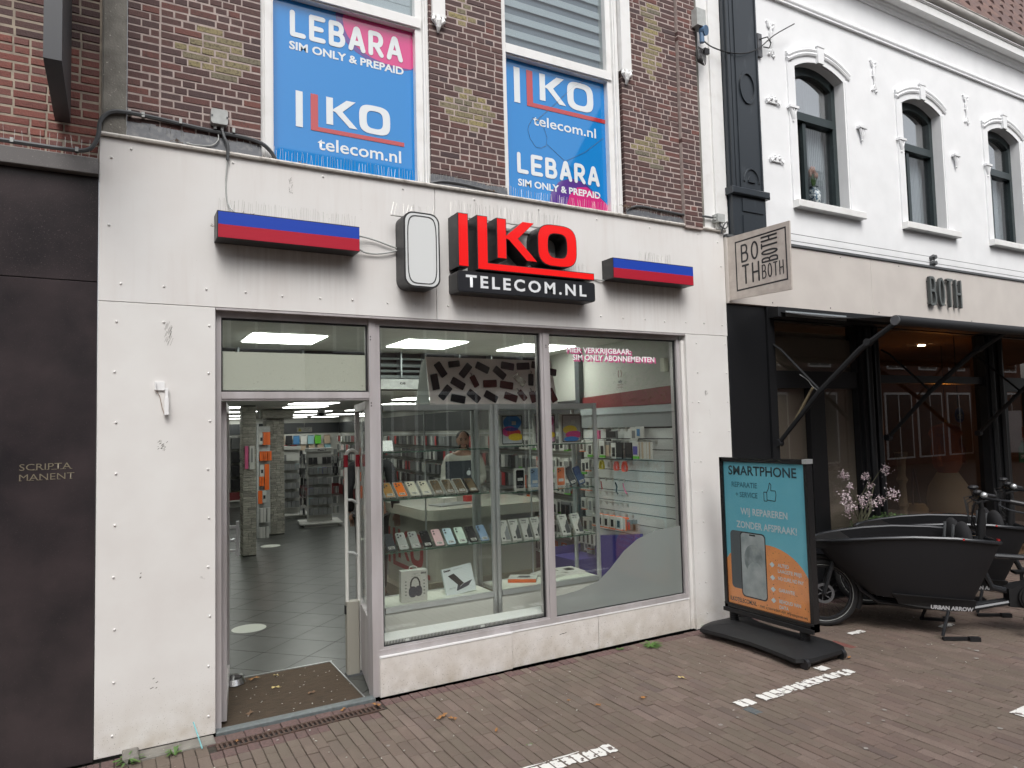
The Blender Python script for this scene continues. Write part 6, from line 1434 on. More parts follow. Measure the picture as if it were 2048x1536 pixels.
# ------------------------------------------------------------------ cafe front under the awning
cf = thing('cafe_shopfront', 'black painted cafe front with large dark panes under the awning', 'shop front', (8, .08, 0))
obj('black_panel', B().cham(4.868, 5.372, .0, .1, 0.0, 2.858, .004, 1), m_shopblk, cf)
b = B().box(5.374, 5.47, -.02, .14, 0, 2.858).box(5.474, 5.515, .02, .14, 0.55, 2.09)
b.box(5.4705, 6.775, .03, .14, 2.085, 2.255).box(6.0, 6.225, .035, .14, .3, 2.0845).box(6.755, 6.80, .03, .14, .3, 2.858)
b.box(5.4705, 13, .04, .14, 2.745, 2.858).box(7.125, 9.2, .035, .14, 2.15, 2.235).box(9.2, 9.62, -.0, .14, 0, 2.7445).box(9.6205, 13, .03, .14, 2.06, 2.235).box(9.62,9.72,.03,.14,.0,2.06).box(10.3,10.45,.03,.14,0,2.06)
b.box(5.4705, 6.7545, .03, .14, .0, .56).box(6.8005, 7.1, .0, .14, 0, 2.7445).box(7.1005, 9.1995, .03, .14, 0, .50).box(5.53,5.98,.02,.03,.1,.48).box(6.25,6.72,.02,.03,.1,.48)
obj('frame', b, m_shopblk, cf)
for x in (6.90, 7.03, 9.3, 9.5): obj('column', B().cyl((x,-.012,.0),(x,-.012,2.74),.035,12), m_shopblk, cf, smooth=True)
for x0, x1, z0, z1 in ((5.472,6.754,2.256,2.744),(5.516,5.999,.561,2.084),(6.226,6.754,.561,2.084),(7.126,9.199,2.236,2.744),(7.101,9.199,.501,2.149),(9.72,10.3,.2,2.06),(9.6205,13,2.236,2.744),(10.45,12,.5,2.06)):
    obj('pane', B().box(x0, x1, .09, .096, z0, z1), g_dark, cf)
# room behind
m_rb = C_('cafe_brown_wall', (.16,.115,.085), .8)
struct('cafe_floor', B().box(5.3,13,.14,5.0,-.02,.0), C_('cafe_floor_wood', (.10,.07,.045), .5)); struct('cafe_wall', B().box(5.3,13,5.0,5.06,0,2.9).box(5.24,5.3,.14,5.0,0,2.9).box(13,13.06,.14,5,0,2.9), m_rb)
struct('cafe_ceiling', B().box(5.24,13,.141,5.0,2.86,2.92), C_('cafe_ceiling_paint', (.16,.115,.085), .8)); struct('wall_above_cafe', B().box(5.0,13,.3,.36,2.92,6.5), C_('hidden_wall', (.3,.3,.3), .9))
m_warm = mat('warm_lamp', (1.0,.66,.36), .5, emis=60.0); m_orng = mat('orange_lamp_glow', (1.0,.33,.04), .5, emis=30.0); m_wled = mat('white_spot', (1,.97,.9), .5, emis=18)
def spot(x, y, z, r, m_, label, flat=False):
    t = thing('ceiling_spot', label, 'lamp', (x, y, z)); 
    if flat: obj('lamp_face', B().box(-.12,.12,-.025,.025,-.012,.0), m_, t, world=False)
    else: obj('lamp_face', B().cyl((0,0,-.01),(0,0,.0),r,12), m_, t, world=False)
    obj('ring', B().cyl((0,0,.001),(0,0,.012),r*1.6,12), k_dark, t, world=False)
spot(6.32, 1.3, 2.855, .035, m_wled, 'small bright spot in the cafe ceiling behind the left pane'); spot(9.4, 2.6, 2.2, .03, m_wled, 'white strip lamp hanging in the middle cafe pane', True); spot(7.0, 3.2, 2.6, .03, m_warm, 'warm strip lamp low behind the left cafe door pane', True)
spot(7.9, 1.9, 2.855, .05, m_warm, 'added warm fill spot in the cafe ceiling above the middle pane'); spot(10.6, 1.6, 2.855, .05, m_warm, 'added warm fill spot in the cafe ceiling near the door'); spot(6.2, 2.6, 2.855, .05, m_warm, 'added warm fill spot deep in the cafe ceiling behind the left pane')  # warm spots added to light the cafe room
pl_ = thing('globe_lamp', 'glowing orange globe lamp behind the middle cafe pane', 'lamp', (10.40, 1.2, 1.56)); obj('globe', B().ball((0,0,0), .085, 14), m_orng, pl_, world=False, smooth=True); obj('cord', B().cyl((0,0,.085),(0,0,1.23),.006,6), k_dark, pl_, world=False)
# objects in the cafe window
m_straw = C_('straw', (.20,.13,.06), .9); m_cream = C_('cream_cloth', (.28,.22,.15), .9); m_oran = C_('rust_orange_cloth', (.30,.085,.03), .8); m_dwd = C_('dark_red_wood', (.06,.022,.018), .6)
wt = thing('display_table', 'low wooden display ledge behind the cafe panes', 'ledge', (8.2, .4, .5)); obj('board', B().box(5.5,9.4,.16,.75,.50,.54), m_cream, wt); obj('leg', B().box(5.6,5.65,.3,.6,.0,.50).box(9.0,9.05,.3,.6,.0,.50).box(7.2,7.25,.3,.6,.0,.5), m_dwd, wt)
t = thing('mannequin', 'dress form with rust orange blouse and cream skirt in the cafe window', 'mannequin', (9.0, .42, .54))
obj('blouse', B().rev([(.10,.52),(.15,.60),(.17,.75),(.14,.9),(.19,1.02),(.15,1.10),(.05,1.14)], n=18), m_oran, t, world=False, smooth=True)
obj('skirt', B().rev([(.24,.06),(.25,.20),(.22,.36),(.16,.46),(.12,.53)], n=24), m_cream, t, world=False, smooth=True); obj('stand', B().cyl((0,0,.0),(0,0,.1),.02,8).cyl((0,0,0),(0,0,.01),.14,16), k_dark, t, world=False); obj('sleeve', B().tube([(-.17,0,1.0),(-.27,-.02,.8),(-.25,-.05,.62)], [.055,.06,.04], 8).tube([(.17,0,1.0),(.27,-.02,.8),(.25,-.05,.62)], [.055,.06,.04], 8), m_oran, t, world=False, smooth=True)
t = thing('candle_stand', 'pale turned wooden candle stand in the cafe window', 'stand', (8.02, .40, .54)); obj('column', B().rev([(.09,0),(.09,.03),(.05,.06),(.04,.16),(.06,.20),(.045,.26),(.04,.45),(.065,.50),(.04,.55),(.05,.72),(.07,.78),(.075,.82)], n=16), m_cream, t, world=False, smooth=True)
t = thing('basket', 'round straw basket with tall handle in the cafe window', 'basket', (8.28, .40, .54)); obj('bowl', B().rev([(.08,0),(.12,.06),(.125,.14),(.09,.20)], n=16), m_straw, t, world=False, smooth=True); obj('handle', B().tube([(-.08,0,.16),(-.05,0,.5),(-.03,0,.62)], .012, 6).tube([(.08,0,.16),(.02,0,.45),(-.03,0,.62)], .012, 6), m_dwd, t, world=False)
t = thing('dried_flowers', 'bunch of dried straw flowers in the cafe window', 'flowers', (7.42, .45, 1.0)); b = B()
for k in range(60): a = random.uniform(0,6.28); r_ = random.uniform(.02,.20); b.tube([(0,0,-.3),(r_*math.cos(a)*.6,r_*math.sin(a)*.3,.0),(r_*math.cos(a),r_*math.sin(a)*.5,.15+random.uniform(-.05,.08))], .0035, 3)
obj('stalks', b, m_straw, t, world=False, fix=False); obj('vase', B().rev([(.05,-.46),(.08,-.40),(.08,-.30),(.05,-.22)], n=14), m_dwd, t, world=False, smooth=True)
t = thing('wreath', 'large pale dried wreath in the left cafe pane', 'wreath', (6.48, .30, 1.05)); b = B()
for k in range(150): a = random.uniform(0,6.28); r_ = random.gauss(.17,.025); c_, s_ = math.cos(a), math.sin(a); b.tube([(r_*c_,random.uniform(-.03,.03),r_*s_),(r_*c_+random.uniform(-.06,.06),random.uniform(-.05,.03),r_*s_+random.uniform(-.06,.06))], .005, 3)
obj('dried_leaves', b, m_cream, t, world=False, fix=False)
t = thing('side_table', 'small dark three legged table in the left cafe pane', 'table', (6.42, .42, .54)); obj('top', B().cyl((0,0,.38),(0,0,.40),.16,18), m_dwd, t, world=False)
for a in (0,2.1,4.2): obj('leg', B().cyl((.12*math.cos(a),.12*math.sin(a),0),(.04*math.cos(a),.04*math.sin(a),.38),.014,8), m_dwd, t, world=False)
t = thing('open_sign', 'green round bordered sign reading open in the right cafe door', 'sign', (10.17, .115, 1.26)); obj('board', B().prism([(-.09,-.11),(.09,-.11),(.09,.08),(.05,.10),(0,.17),(-.05,.10),(-.09,.08)], -.01, .0, 'y'), C_('sign_green', (.02,.13,.06)), t, world=False); Pl((0,-.0105,0),(1,0,0),(0,0,1),t,world=False).text('OPEN', -.065, -.06, .045, k_white, w=.13, bold=.05)
t = thing('bicycle_sign_reflection', 'round blue bicycle sign modelled behind the middle pane as a street reflection', 'sign', (9.50, .5, 1.78)); obj('disc', B().cyl((0,0,0),(0,.01,0),.10,24), C_('bike_sign_blue', (.05,.08,.30)), t, world=False)  # stands behind the pane in place of a street sign's reflection
p = Pl((0,-.001,0),(1,0,0),(0,0,1),t,world=False); p.polys('pictogram', ringpolys(sup(-.04,-.02,.028,.028,2,16), sup(-.04,-.02,.021,.021,2,16))+ringpolys(sup(.04,-.02,.028,.028,2,16), sup(.04,-.02,.021,.021,2,16))+ribbon([(-.04,-.02),(-.02,.02),(.02,.02),(0,-.02),(-.02,.02)],.006)+ribbon([(.04,-.02),(.02,.02),(.018,.035),(.03,.035)],.006), k_white, .001)
obj('rod', B().cyl((0,.02,.1),(0,.02,1.08),.006,6), k_dark, t, world=False)

# ------------------------------------------------------------------ awning
aw = thing('awning', 'rolled out black awning with folding arms over the cafe front', 'awning', (8.5, -.6, 2.6))
m_aw = mat('black_canvas', (.012,.013,.015), .85); m_arm = mat('charcoal_arm', (.017,.018,.020), .6, spec=.3)
obj('cassette', B().box(5.40, 13, -.13, -.0, 2.75, 2.845), m_arm, aw)
b = B(); n_ = 12; P0, P1 = Vector((0,-.12,2.80)), Vector((0,-1.27,2.585))
for k in range(n_):
    u, v = k/n_, (k+1)/n_; f = lambda w_: P0.lerp(P1, w_)+Vector((0,0,-.035*math.sin(math.pi*w_)))
    b.add([(5.44,f(u).y,f(u).z),(12.9,f(u).y,f(u).z),(12.9,f(v).y,f(v).z),(5.44,f(v).y,f(v).z),(5.44,f(u).y,f(u).z-.003),(12.9,f(u).y,f(u).z-.003),(12.9,f(v).y,f(v).z-.003),(5.44,f(v).y,f(v).z-.003)], [(0,1,2,3),(7,6,5,4),(0,3,7,4)])
obj('canvas', b, m_aw, aw, smooth=True)
obj('front_tube', B().cyl((5.42,-1.27,2.55),(7.25,-1.27,2.55),.042,16).cyl((7.252,-1.27,2.55),(12.9,-1.27,2.55),.042,16), m_arm, aw, smooth=True)
obj('end_cap', B().cyl((5.405,-1.27,2.55),(5.419,-1.27,2.55),.040,16), m_zinc, aw, smooth=True)
obj('gutter_strip', B().box(5.50, 6.4, -.135, -.131, 2.755, 2.81), C_('pale_metal_strip', (.30,.33,.35), .3), aw)
for n_, x in enumerate((5.45, 7.14, 8.9)):
    a = obj('folding_arm', B().tube([(x,-.03,1.56),(x,-.50,2.02),(x,-.93,2.36),(x,-1.26,2.54)], [.020,.024,.026,.022], 8), m_arm, aw, smooth=True)
    obj('knuckle', B().cyl((x-.03,-.03,1.56),(x+.03,-.03,1.56),.035,10), m_arm, a); obj('knuckle', B().cyl((x-.03,-1.0,2.405),(x+.03,-1.0,2.405),.03,10), m_arm, a)
    obj('stay', B().tube([(x,-.01,2.50),(x,-.10,2.44),(x,-.52,2.02)], .011, 6), m_arm, a)
obj('crank_rod', B().cyl((5.50,-.06,1.60),(5.49,-.40,2.06),.012,8), C_('brass_rod', (.22,.18,.11), .4), aw)
cable('cord', [(5.45,-.30,2.19),(5.46,-.38,2.13),(5.455,-.42,2.08),(5.45,-.50,2.02)], .004, m_lgrey, 'frayed pale cord tied on the left awning arm')

# ------------------------------------------------------------------ A-board with poster
ab = thing('pavement_sign', 'black framed double poster stand on a wheeled black base', 'pavement sign', (4.47, -.68, 0))
# base: long moulded foot along y, domed, with wheels at the street end
def basering(z, e): return [(-.27+e, -.47+e*1.4),(-.17+e, -.52+e),(.17-e, -.52+e),(.27-e, -.47+e*1.4),(.235-e,-.2),(.22-e,0),(.235-e,.25),(.27-e, .49-e*1.4),(.17-e, .55-e),(-.17+e, .55-e),(-.27+e, .49-e*1.4),(-.235+e,.25),(-.22+e,0),(-.235+e,-.2)]
vs = []; n_ = 14; lev = [(.018,.03),(.05,.0),(.075,.004),(.105,.05),(.135,.13)]
for z, e in lev: vs += [(x, y, z-(.02*(1-abs(y)/.55) if z < .03 else 0)*-1) for x, y in basering(z, e)]
fs = [(r_*n_+k, r_*n_+(k+1) % n_, (r_+1)*n_+(k+1) % n_, (r_+1)*n_+k) for r_ in range(4) for k in range(n_)]+[tuple(reversed(range(n_))), tuple(4*n_+k for k in range(n_))]
obj('base', B().add(vs, fs), m_blkpl, ab, world=False, smooth=True)
for x, y in ((-.20,-.49),(.20,-.49)): obj('wheel', B().cyl((x-.015,y,.038),(x+.015,y,.038),.038,16), k_dark, ab, world=False, smooth=True)
for y in (-.34, .36):
    b = B().cyl((0,y,.12),(0,y,.235),.03,12)
    for k in range(5): b.cyl((0,y,.135+k*.018),(0,y,.145+k*.018),.038,12)
    obj('spring', b, m_blkpl, ab, world=False, smooth=True)
fy0, fy1, fz0, fz1 = -.45, .43, .215, 1.475
b = B()
for y0, y1, z0, z1 in ((fy0,fy1,fz1-.035,fz1),(fy0,fy1,fz0,fz0+.06),(fy0,fy0+.032,fz0,fz1),(fy1-.032,fy1,fz0,fz1)): b.box(-.03,.03,y0,y1,z0,z1)
fr = obj('frame', b, mat('black_gloss_frame', (.012,.012,.013), .25), ab, world=False)
obj('snap_edge', B().box(-.036,-.0305,fy0+.002,fy1-.002,fz0+.045,fz0+.06).box(-.05,-.0305,fy0,fy1,fz0-.01,fz0+.02), m_blkpl, fr, world=False)
obj('corner_clip', B().box(-.037,.037,fy0-.004,fy0+.035,fz1-.03,fz1+.004), m_alu2, fr, world=False)
obj('backing', B().box(-.012,.012,fy0+.033,fy1-.033,fz0+.061,fz1-.036), k_white, ab, world=False)
W_, H_ = fy1-fy0-.064, fz1-fz0-.095
pp = Pl((-.0125, fy1-.032, fz0+.06), (0,-1,0), (0,0,1), ab, world=False)
m_teal = mat('poster_teal', (.15,.50,.63), .35, coat=.3, col2=(.18,.55,.66), nscale=3, n=(.4,.7)); m_pora = mat('poster_orange', (.95,.36,.11), .35, coat=.3, col2=(.85,.31,.11), nscale=9, spots=((.05,.03,.02), 75, .67)); m_pdk = C_('poster_dark', (.022,.042,.055), .4); m_pwh = mat('poster_white', (.66,.72,.74), .4); m_pg = C_('poster_grey', (.10,.11,.12), .35); m_pg2 = mat('poster_silver', (.30,.34,.35), .35, col2=(.50,.53,.53), nscale=7, n=(.35,.65)); m_pg3 = mat('poster_dim_text', (.045,.19,.26), .5)
pp.polys('poster', [[(0,0),(W_,0),(W_,H_),(0,H_)]], m_teal, .0)
cur = [(0,.40)]+[(W_*.45+W_*.52*math.cos(R(a)), .19+.36*math.sin(R(a))) for a in range(150, -1, -10)]
pp.polys('print', [[(0,0)]+[(0,.36),(.03,.40),(.10,.44)]+[(.42+.42*math.cos(R(a)), .18+.34*math.sin(R(a))) for a in range(110, 20, -8)]+[(W_,.285),(W_,0)]], m_pora, .0006)
pp.text('SMARTPHONE', .055, H_-.105, .072, m_pdk, w=W_-.13, bold=.018)
pp.text('REPARATIE', .085, H_-.205, .040, m_pg3, w=.27, bold=.018); pp.text('+ SERVICE', .125, H_-.285, .040, m_pg3, w=.23, bold=.018)
tx, tz = .40, H_-.30
pp.polys('emblem', ribbon([(tx+.02,tz),(tx+.02,tz+.07),(tx+.05,tz+.07),(tx+.05,tz),(tx+.02,tz)],.006)+ribbon([(tx+.05,tz+.01),(tx+.13,tz+.005),(tx+.135,tz+.03),(tx+.14,tz+.055),(tx+.135,tz+.085),(tx+.09,tz+.085),(tx+.095,tz+.13),(tx+.08,tz+.145),(tx+.068,tz+.10),(tx+.05,tz+.07)],.006), m_pdk, .001)
pp.text('WIJ REPAREREN', .17, H_-.425, .052, m_pwh, w=.47, bold=.018); pp.text('ZONDER AFSPRAAK!', .12, H_-.535, .052, m_pwh, w=.60, bold=.018)
pp.polys('picture', [rrect(.045,.25,.13,.60,.035,4)], m_pg, .0012); pp.polys('picture', [rrect(.15,.415,.075,.60,.035,5)], k_dark, .0018); pp.polys('picture', [rrect(.16,.405,.085,.59,.03,5)], m_pg2, .0022)
pp.polys('picture', [sup(.285,.385,.095,.12,2,28)], mat('poster_disc', (.20,.235,.24), .35, col2=(.42,.45,.45), nscale=11), .0026); pp.polys('picture', [sup(.30,.27,.085,.10,2,28)], m_pg2, .0030); pp.polys('picture', [rrect(.25,.315,.572,.585,.006,3)], k_dark, .003)
for q_, (z, l1, l2) in enumerate(((.375,'ALTIJD','LAAGSTE PRIJS'),(.275,'NO CURE, NO PAY',None),(.185,'GARANTIE',None),(.10,'BEHOUD VAN','DATA'))):
    pp.polys('print', [[(.445,z),(.47,z+.022),(.495,z),(.47,z-.022)]], m_pwh, .0014)
    pp.text(l1, .525, z-.008, .026, m_pwh, w=.105 if q_ == 0 else .235 if q_ == 1 else .15 if q_ == 2 else .20, bold=.018)
    if l2: pp.text(l2, .525, z-.052, .026, m_pwh, w=.22 if q_ == 0 else .085, bold=.018)
pp.text('ILKOTELECOM.NL', .02, .022, .032, m_pdk, w=.28, bold=.018); pp.text('met u tevreden zijn wij', .33, .020, .024, m_pdk, w=.30, shear=.1); pp.text('repareren wij', .63, .018, .02, m_pdk, w=.15)
obj('cover_sheet', B().box(-.0185,-.0175,fy0+.033,fy1-.033,fz0+.061,fz1-.036), glass('poster_cover', (.98,.99,.99), refl=.7, grough=.08, f0=.025), ab, world=False)

# ------------------------------------------------------------------ cargo bikes
m_bx = mat('matt_black_box', (.012,.012,.014), .5, spec=.4); m_rim = mat('satin_black_tube', (.035,.037,.041), .25, metal=.4); m_tyre = C_('tyre_rubber', (.016,.016,.017), .8)
bk_ = thing('cargo_bike', 'black cargo bike in front, white lettering low on its large box', 'cargo bike', (5.307, -.5445, 0), -.7577)
def wheel(cx, r_, name='front_wheel'):
    w_ = obj(name, B().tube([(cx+(r_-.028)*math.cos(a), 0, r_+(r_-.028)*math.sin(a)) for a in [2*math.pi*k/40 for k in range(40)]], .028, 8, closed=True), m_tyre, bk_, world=False, smooth=True)
    obj('rim', B().tube([(cx+(r_-.065)*math.cos(a), 0, r_+(r_-.065)*math.sin(a)) for a in [2*math.pi*k/40 for k in range(40)]], .012, 6, closed=True), m_rim, w_, world=False, smooth=True)
    obj('reflective_line', B().tube([(cx+(r_-.047)*math.cos(a), -.024, r_+(r_-.047)*math.sin(a)) for a in [2*math.pi*k/40 for k in range(40)]], .0025, 4, closed=True), m_lgrey, w_, world=False)
    b = B().cyl((cx,-.05,r_),(cx,.05,r_),.022,12)
    for k in range(28): a = 2*math.pi*k/28; b.tube([(cx+.02*math.cos(a+.4*(-1)**k), .02*(-1)**k, r_+.02*math.sin(a+.4*(-1)**k)), (cx+(r_-.07)*math.cos(a), 0, r_+(r_-.07)*math.sin(a))], .0018, 3)
    obj('spokes', b, m_rim, w_, world=False)
    b = B().ring(sup(cx,r_,.085,.085,2,32), sup(cx,r_,.062,.062,2,32), -.045, -.043)
    for k in range(6): a = k*1.047; b.tube([(cx+.02*math.cos(a),-.043,r_+.02*math.sin(a)),(cx+.065*math.cos(a+.3),-.043,r_+.065*math.sin(a+.3))], .004, 4)
    obj('brake_disc', b, C_('disc_steel', (.10,.10,.105), .35), w_, world=False, fix=False)
wheel(0, .285)
obj('mudguard', B().tube([(.30*math.cos(R(a)), 0, .285+.305*math.sin(R(a))) for a in range(-25, 170, 12)], .022, 8), m_blkpl, bk_, world=False, smooth=True)
obj('fork', B().tube([(0,-.062,.285),(.04,-.062,.42),(.10,-.055,.62),(.115,-.03,.70)], [.014,.018,.02,.018], 8).tube([(0,.062,.285),(.04,.062,.42),(.10,.055,.62),(.115,.03,.70)], [.014,.018,.02,.018], 8).cyl((.09,0,.60),(.13,0,.76),.026,10), m_rim, bk_, world=False, smooth=True)
# box: loft between the rim outline and the bottom outline
def outline(pts, z_of, n=12):
    """half outline (x, halfwidth) mirrored into a loop"""
    L = [(x, -w, z_of(x)) for x, w in pts]+[(x, w, z_of(x)) for x, w in reversed(pts)]
    return L
top = [(-.075,.06),(-.03,.13),(.06,.20),(.2,.26),(.4,.305),(.65,.33),(.95,.338),(1.22,.335),(1.27,.31)]
bot = [(.36,.05),(.37,.09),(.40,.13),(.45,.155),(.55,.175),(.70,.19),(.85,.20),(1.04,.20),(1.07,.18)]
zt = lambda x: .735+.07*math.sin(min(max((x+.07)/1.6, 0), 1)*math.pi)*1.0-.012*max(0, x-.9)
T_, Bo = outline(top, zt), outline(bot, lambda x: .30-.06*max(0, (x-.4)/.65))
N = len(T_); rows = 7; vs = []
for r_ in range(rows):
    u = r_/(rows-1); bu = math.sin(u*math.pi)*.012
    for k in range(N):
        a, c = Vector(T_[k]), Vector(Bo[k]); p = a.lerp(c, u); w_ = 1+bu/max(.12, abs(p.y)) if abs(p.y) > .01 else 1
        fx = .03*math.sin(u*math.pi)*max(0, 1-(a.x+.075)/.5)
        vs.append((p.x-fx*.8+.0, p.y*w_, p.z-fx*.15))
fs = [(r_*N+k, r_*N+(k+1) % N, (r_+1)*N+(k+1) % N, (r_+1)*N+k) for r_ in range(rows-1) for k in range(N)]+[tuple((rows-1)*N+k for k in range(N))]
bxo = obj('box', B().add(vs, fs), m_bx, bk_, world=False, smooth=True)
vi = [(x*.97+.02, y*.93, z) for x, y, z in T_]+[((x-.7)*.9+.7, y*.8, .36) for x, y, z in Bo]
obj('inner_lining', B().add(vi, [(k, N+k, N+(k+1) % N, (k+1) % N) for k in range(N)]+[tuple(N+k for k in range(N))]), mat('black_liner', (.008,.008,.009), .95, spec=.1), bxo, world=False, smooth=True)
obj('rim_tube', B().tube([(x, y*1.01, z+.004) for x, y, z in T_], .0155, 8, closed=True), m_rim, bxo, world=False, smooth=True)
ns = [(-.12,.0,.715),(-.05,.13,.728),(.08,.19,.752),(.2,.22,.765),(.2,-.22,.765),(.08,-.19,.752),(-.05,-.13,.728)]
obj('nose_cover', B().add([(x, y, z+.012) for x, y, z in ns]+[(x*.9+.01, y*.95, z-.05) for x, y, z in ns], [tuple(range(7))]+[(k, (k+1) % 7, 7+(k+1) % 7, 7+k) for k in range(7)]), m_blkpl, bxo, world=False, smooth=True)
obj('reflector', B().cyl((1.0,-.354,.800),(1.0,-.36,.800),.008,8).box(1.262,1.275,-.30,-.26,.765,.795), C_('red_reflector', (.4,.03,.03), .2), bxo, world=False)

# side skirt with lettering
b = B().add([(.50,-.232,.335),(1.10,-.250,.300),(1.085,-.222,.215),(.88,-.215,.205),(.55,-.190,.25),(.50,-.15,.335),(1.10,-.15,.300),(1.085,-.15,.215),(.88,-.15,.205),(.55,-.15,.25)], [(0,1,2,3,4),(5,9,8,7,6),(0,5,6,1),(1,6,7,2),(2,7,8,3),(3,8,9,4),(4,9,5,0)])
sks = obj('side_skirt', b, m_blkpl, bxo, world=False)
pt = Pl((.765, -.2475, .236), (1,-.075,-.03), (0,-.28,.96), sks, world=False); pt.text('URBAN ARROW', 0, .0, .031, C_('silver_letter', (.55,.56,.58), .3), w=.30, bold=.05, d=.006)
# cushion
cu = obj('seat_cushion', B().ball((1.07,-.125,.77), .135, 14, (.42,.98,1.05)).ball((1.07,.125,.77), .135, 14, (.42,.98,1.05)).box(.80,1.04,-.24,.24,.54,.60), mat('black_fabric', (.014,.014,.016), .95), bk_, world=False, smooth=True)
for s_ in (-1, 1): obj('belt', B().tube([(1.012,s_*.10,.88),(1.0,s_*.10,.75),(.98,s_*.08,.66)], .012, 6), m_gpvc, cu, world=False)
# frame, stand, steering, motor, rear end
b = B().tube([(.14,.0,.66),(.20,-.03,.50),(.30,-.05,.32),(.42,-.06,.235),(.7,-.06,.20),(1.1,-.05,.19),(1.5,-.03,.27)], .021, 8).tube([(.14,.0,.66),(.20,.03,.50),(.30,.05,.32),(.42,.06,.235),(.7,.06,.20),(1.1,.05,.19),(1.5,.03,.27)], .021, 8)
b.tube([(1.20,0,.78),(1.24,0,.50),(1.30,0,.36),(1.55,0,.30)], .026, 8).tube([(1.52,0,.30),(1.66,0,.62),(1.68,0,.85)], .018, 8).tube([(1.28,0,.62),(1.65,0,.60)], .022, 8)
b.tube([(1.54,-.05,.30),(2.02,-.06,.31)], .012, 6).tube([(1.54,.05,.30),(2.02,.06,.31)], .012, 6).tube([(1.66,-.04,.60),(2.02,-.06,.31)], .010, 6).tube([(1.66,.04,.60),(2.02,.06,.31)], .010, 6)
obj('frame', b, m_rim, bk_, world=False, smooth=True)
st_ = obj('kickstand', B().tube([(.92,-.10,.235),(.90,-.22,.20),(.845,-.265,.06),(.835,-.27,.025)], .013, 8).tube([(.92,.10,.235),(.90,.22,.20),(.845,.265,.06),(.835,.27,.025)], .013, 8).cyl((.92,-.12,.235),(.92,.12,.235),.016,8), m_rim, bk_, world=False, smooth=True)
for s_ in (-1, 1): obj('foot', B().obox((.96,s_*.285,.014), (.27,.035,.022), (0,0,s_*-.12)).obox((1.05,s_*.297,.018), (.08,.045,.032), (0,0,s_*-.12)), m_blkpl, st_, world=False)
sc_ = obj('steering_column', B().tube([(1.235,0,.72),(1.25,0,.86),(1.262,0,1.0)], [.035,.034,.026], 12).tube([(1.262,0,1.0),(1.25,0,1.08)], .02, 10), m_blkpl, bk_, world=False, smooth=True)
hb_ = obj('handlebar', B().tube([(1.46,-.33,1.07),(1.36,-.30,1.09),(1.27,-.18,1.095),(1.25,0,1.09),(1.27,.18,1.095),(1.36,.30,1.09),(1.46,.33,1.07)], .0125, 8), m_rim, bk_, world=False, smooth=True)
for s_ in (-1, 1):
    obj('grip', B().tube([(1.36,s_*.30,1.09),(1.48,s_*.335,1.065)], .019, 10), k_dark, hb_, world=False, smooth=True)
    obj('brake_lever', B().tube([(1.31,s_*.26,1.085),(1.28,s_*.31,1.06),(1.33,s_*.37,1.03),(1.42,s_*.385,1.01)], .007, 6), m_rim, hb_, world=False)
obj('bell', B().ball((1.25,-.10,1.12), .026, 10), m_alu2, hb_, world=False, smooth=True); obj('display', B().obox((1.24,.0,1.125), (.05,.08,.02), (0,-.5,0)).ball((1.22,-.05,1.14), .032, 8, (1.1,1,.7)).ball((1.23,.07,1.17), .035, 8, (1.2,1,.6)), k_dark, hb_, world=False)
cb = B()
for k in range(6): s_ = -1 if k % 2 else 1; cb.tube([(1.29,s_*(.2-.02*k),1.09),(1.18,s_*(.14-.02*k),1.08-.01*k),(1.17,s_*(.06-.008*k),.97-.02*k),(1.21,s_*.015,.83)], .0045, 5)
obj('brake_cable', cb, m_cable, hb_, world=False)
mo_ = obj('motor', B().cyl((1.56,-.085,.30),(1.56,.085,.30),.10,20).cyl((1.56,-.095,.30),(1.56,-.085,.30),.085,20).prism([(1.40,.22),(1.72,.20),(1.72,.36),(1.56,.42),(1.40,.36)], -.06, .06, 'y'), m_blkpl, bk_, world=False, smooth=True)
obj('crank', B().box(1.55,1.575,-.115,-.10,.14,.30).obox((1.52,-.15,.14), (.09,.10,.022)).box(1.55,1.575,.10,.115,.30,.46).obox((1.56,.15,.46), (.09,.10,.022)), m_blkpl, mo_, world=False)
rw_ = wheel(2.02, .33, 'rear_wheel')
obj('rear_mudguard', B().tube([(2.02+.35*math.cos(R(a)), 0, .33+.35*math.sin(R(a))) for a in range(-10, 190, 12)], .024, 8), m_blkpl, bk_, world=False, smooth=True)
obj('saddle', B().ball((1.72,0,.93), .12, 10, (1.15,.65,.35)).cyl((1.68,0,.82),(1.70,0,.91),.015,8), k_dark, bk_, world=False, smooth=True)
dup(bk_, loc=(6.22, -.33, 0), label='black cargo bike behind, partly hidden by the front one')
for o in list(bpy.data.objects):
    if o.name.startswith('cargo_bike'): o['group'] = 'cargo bikes parked before the cafe'
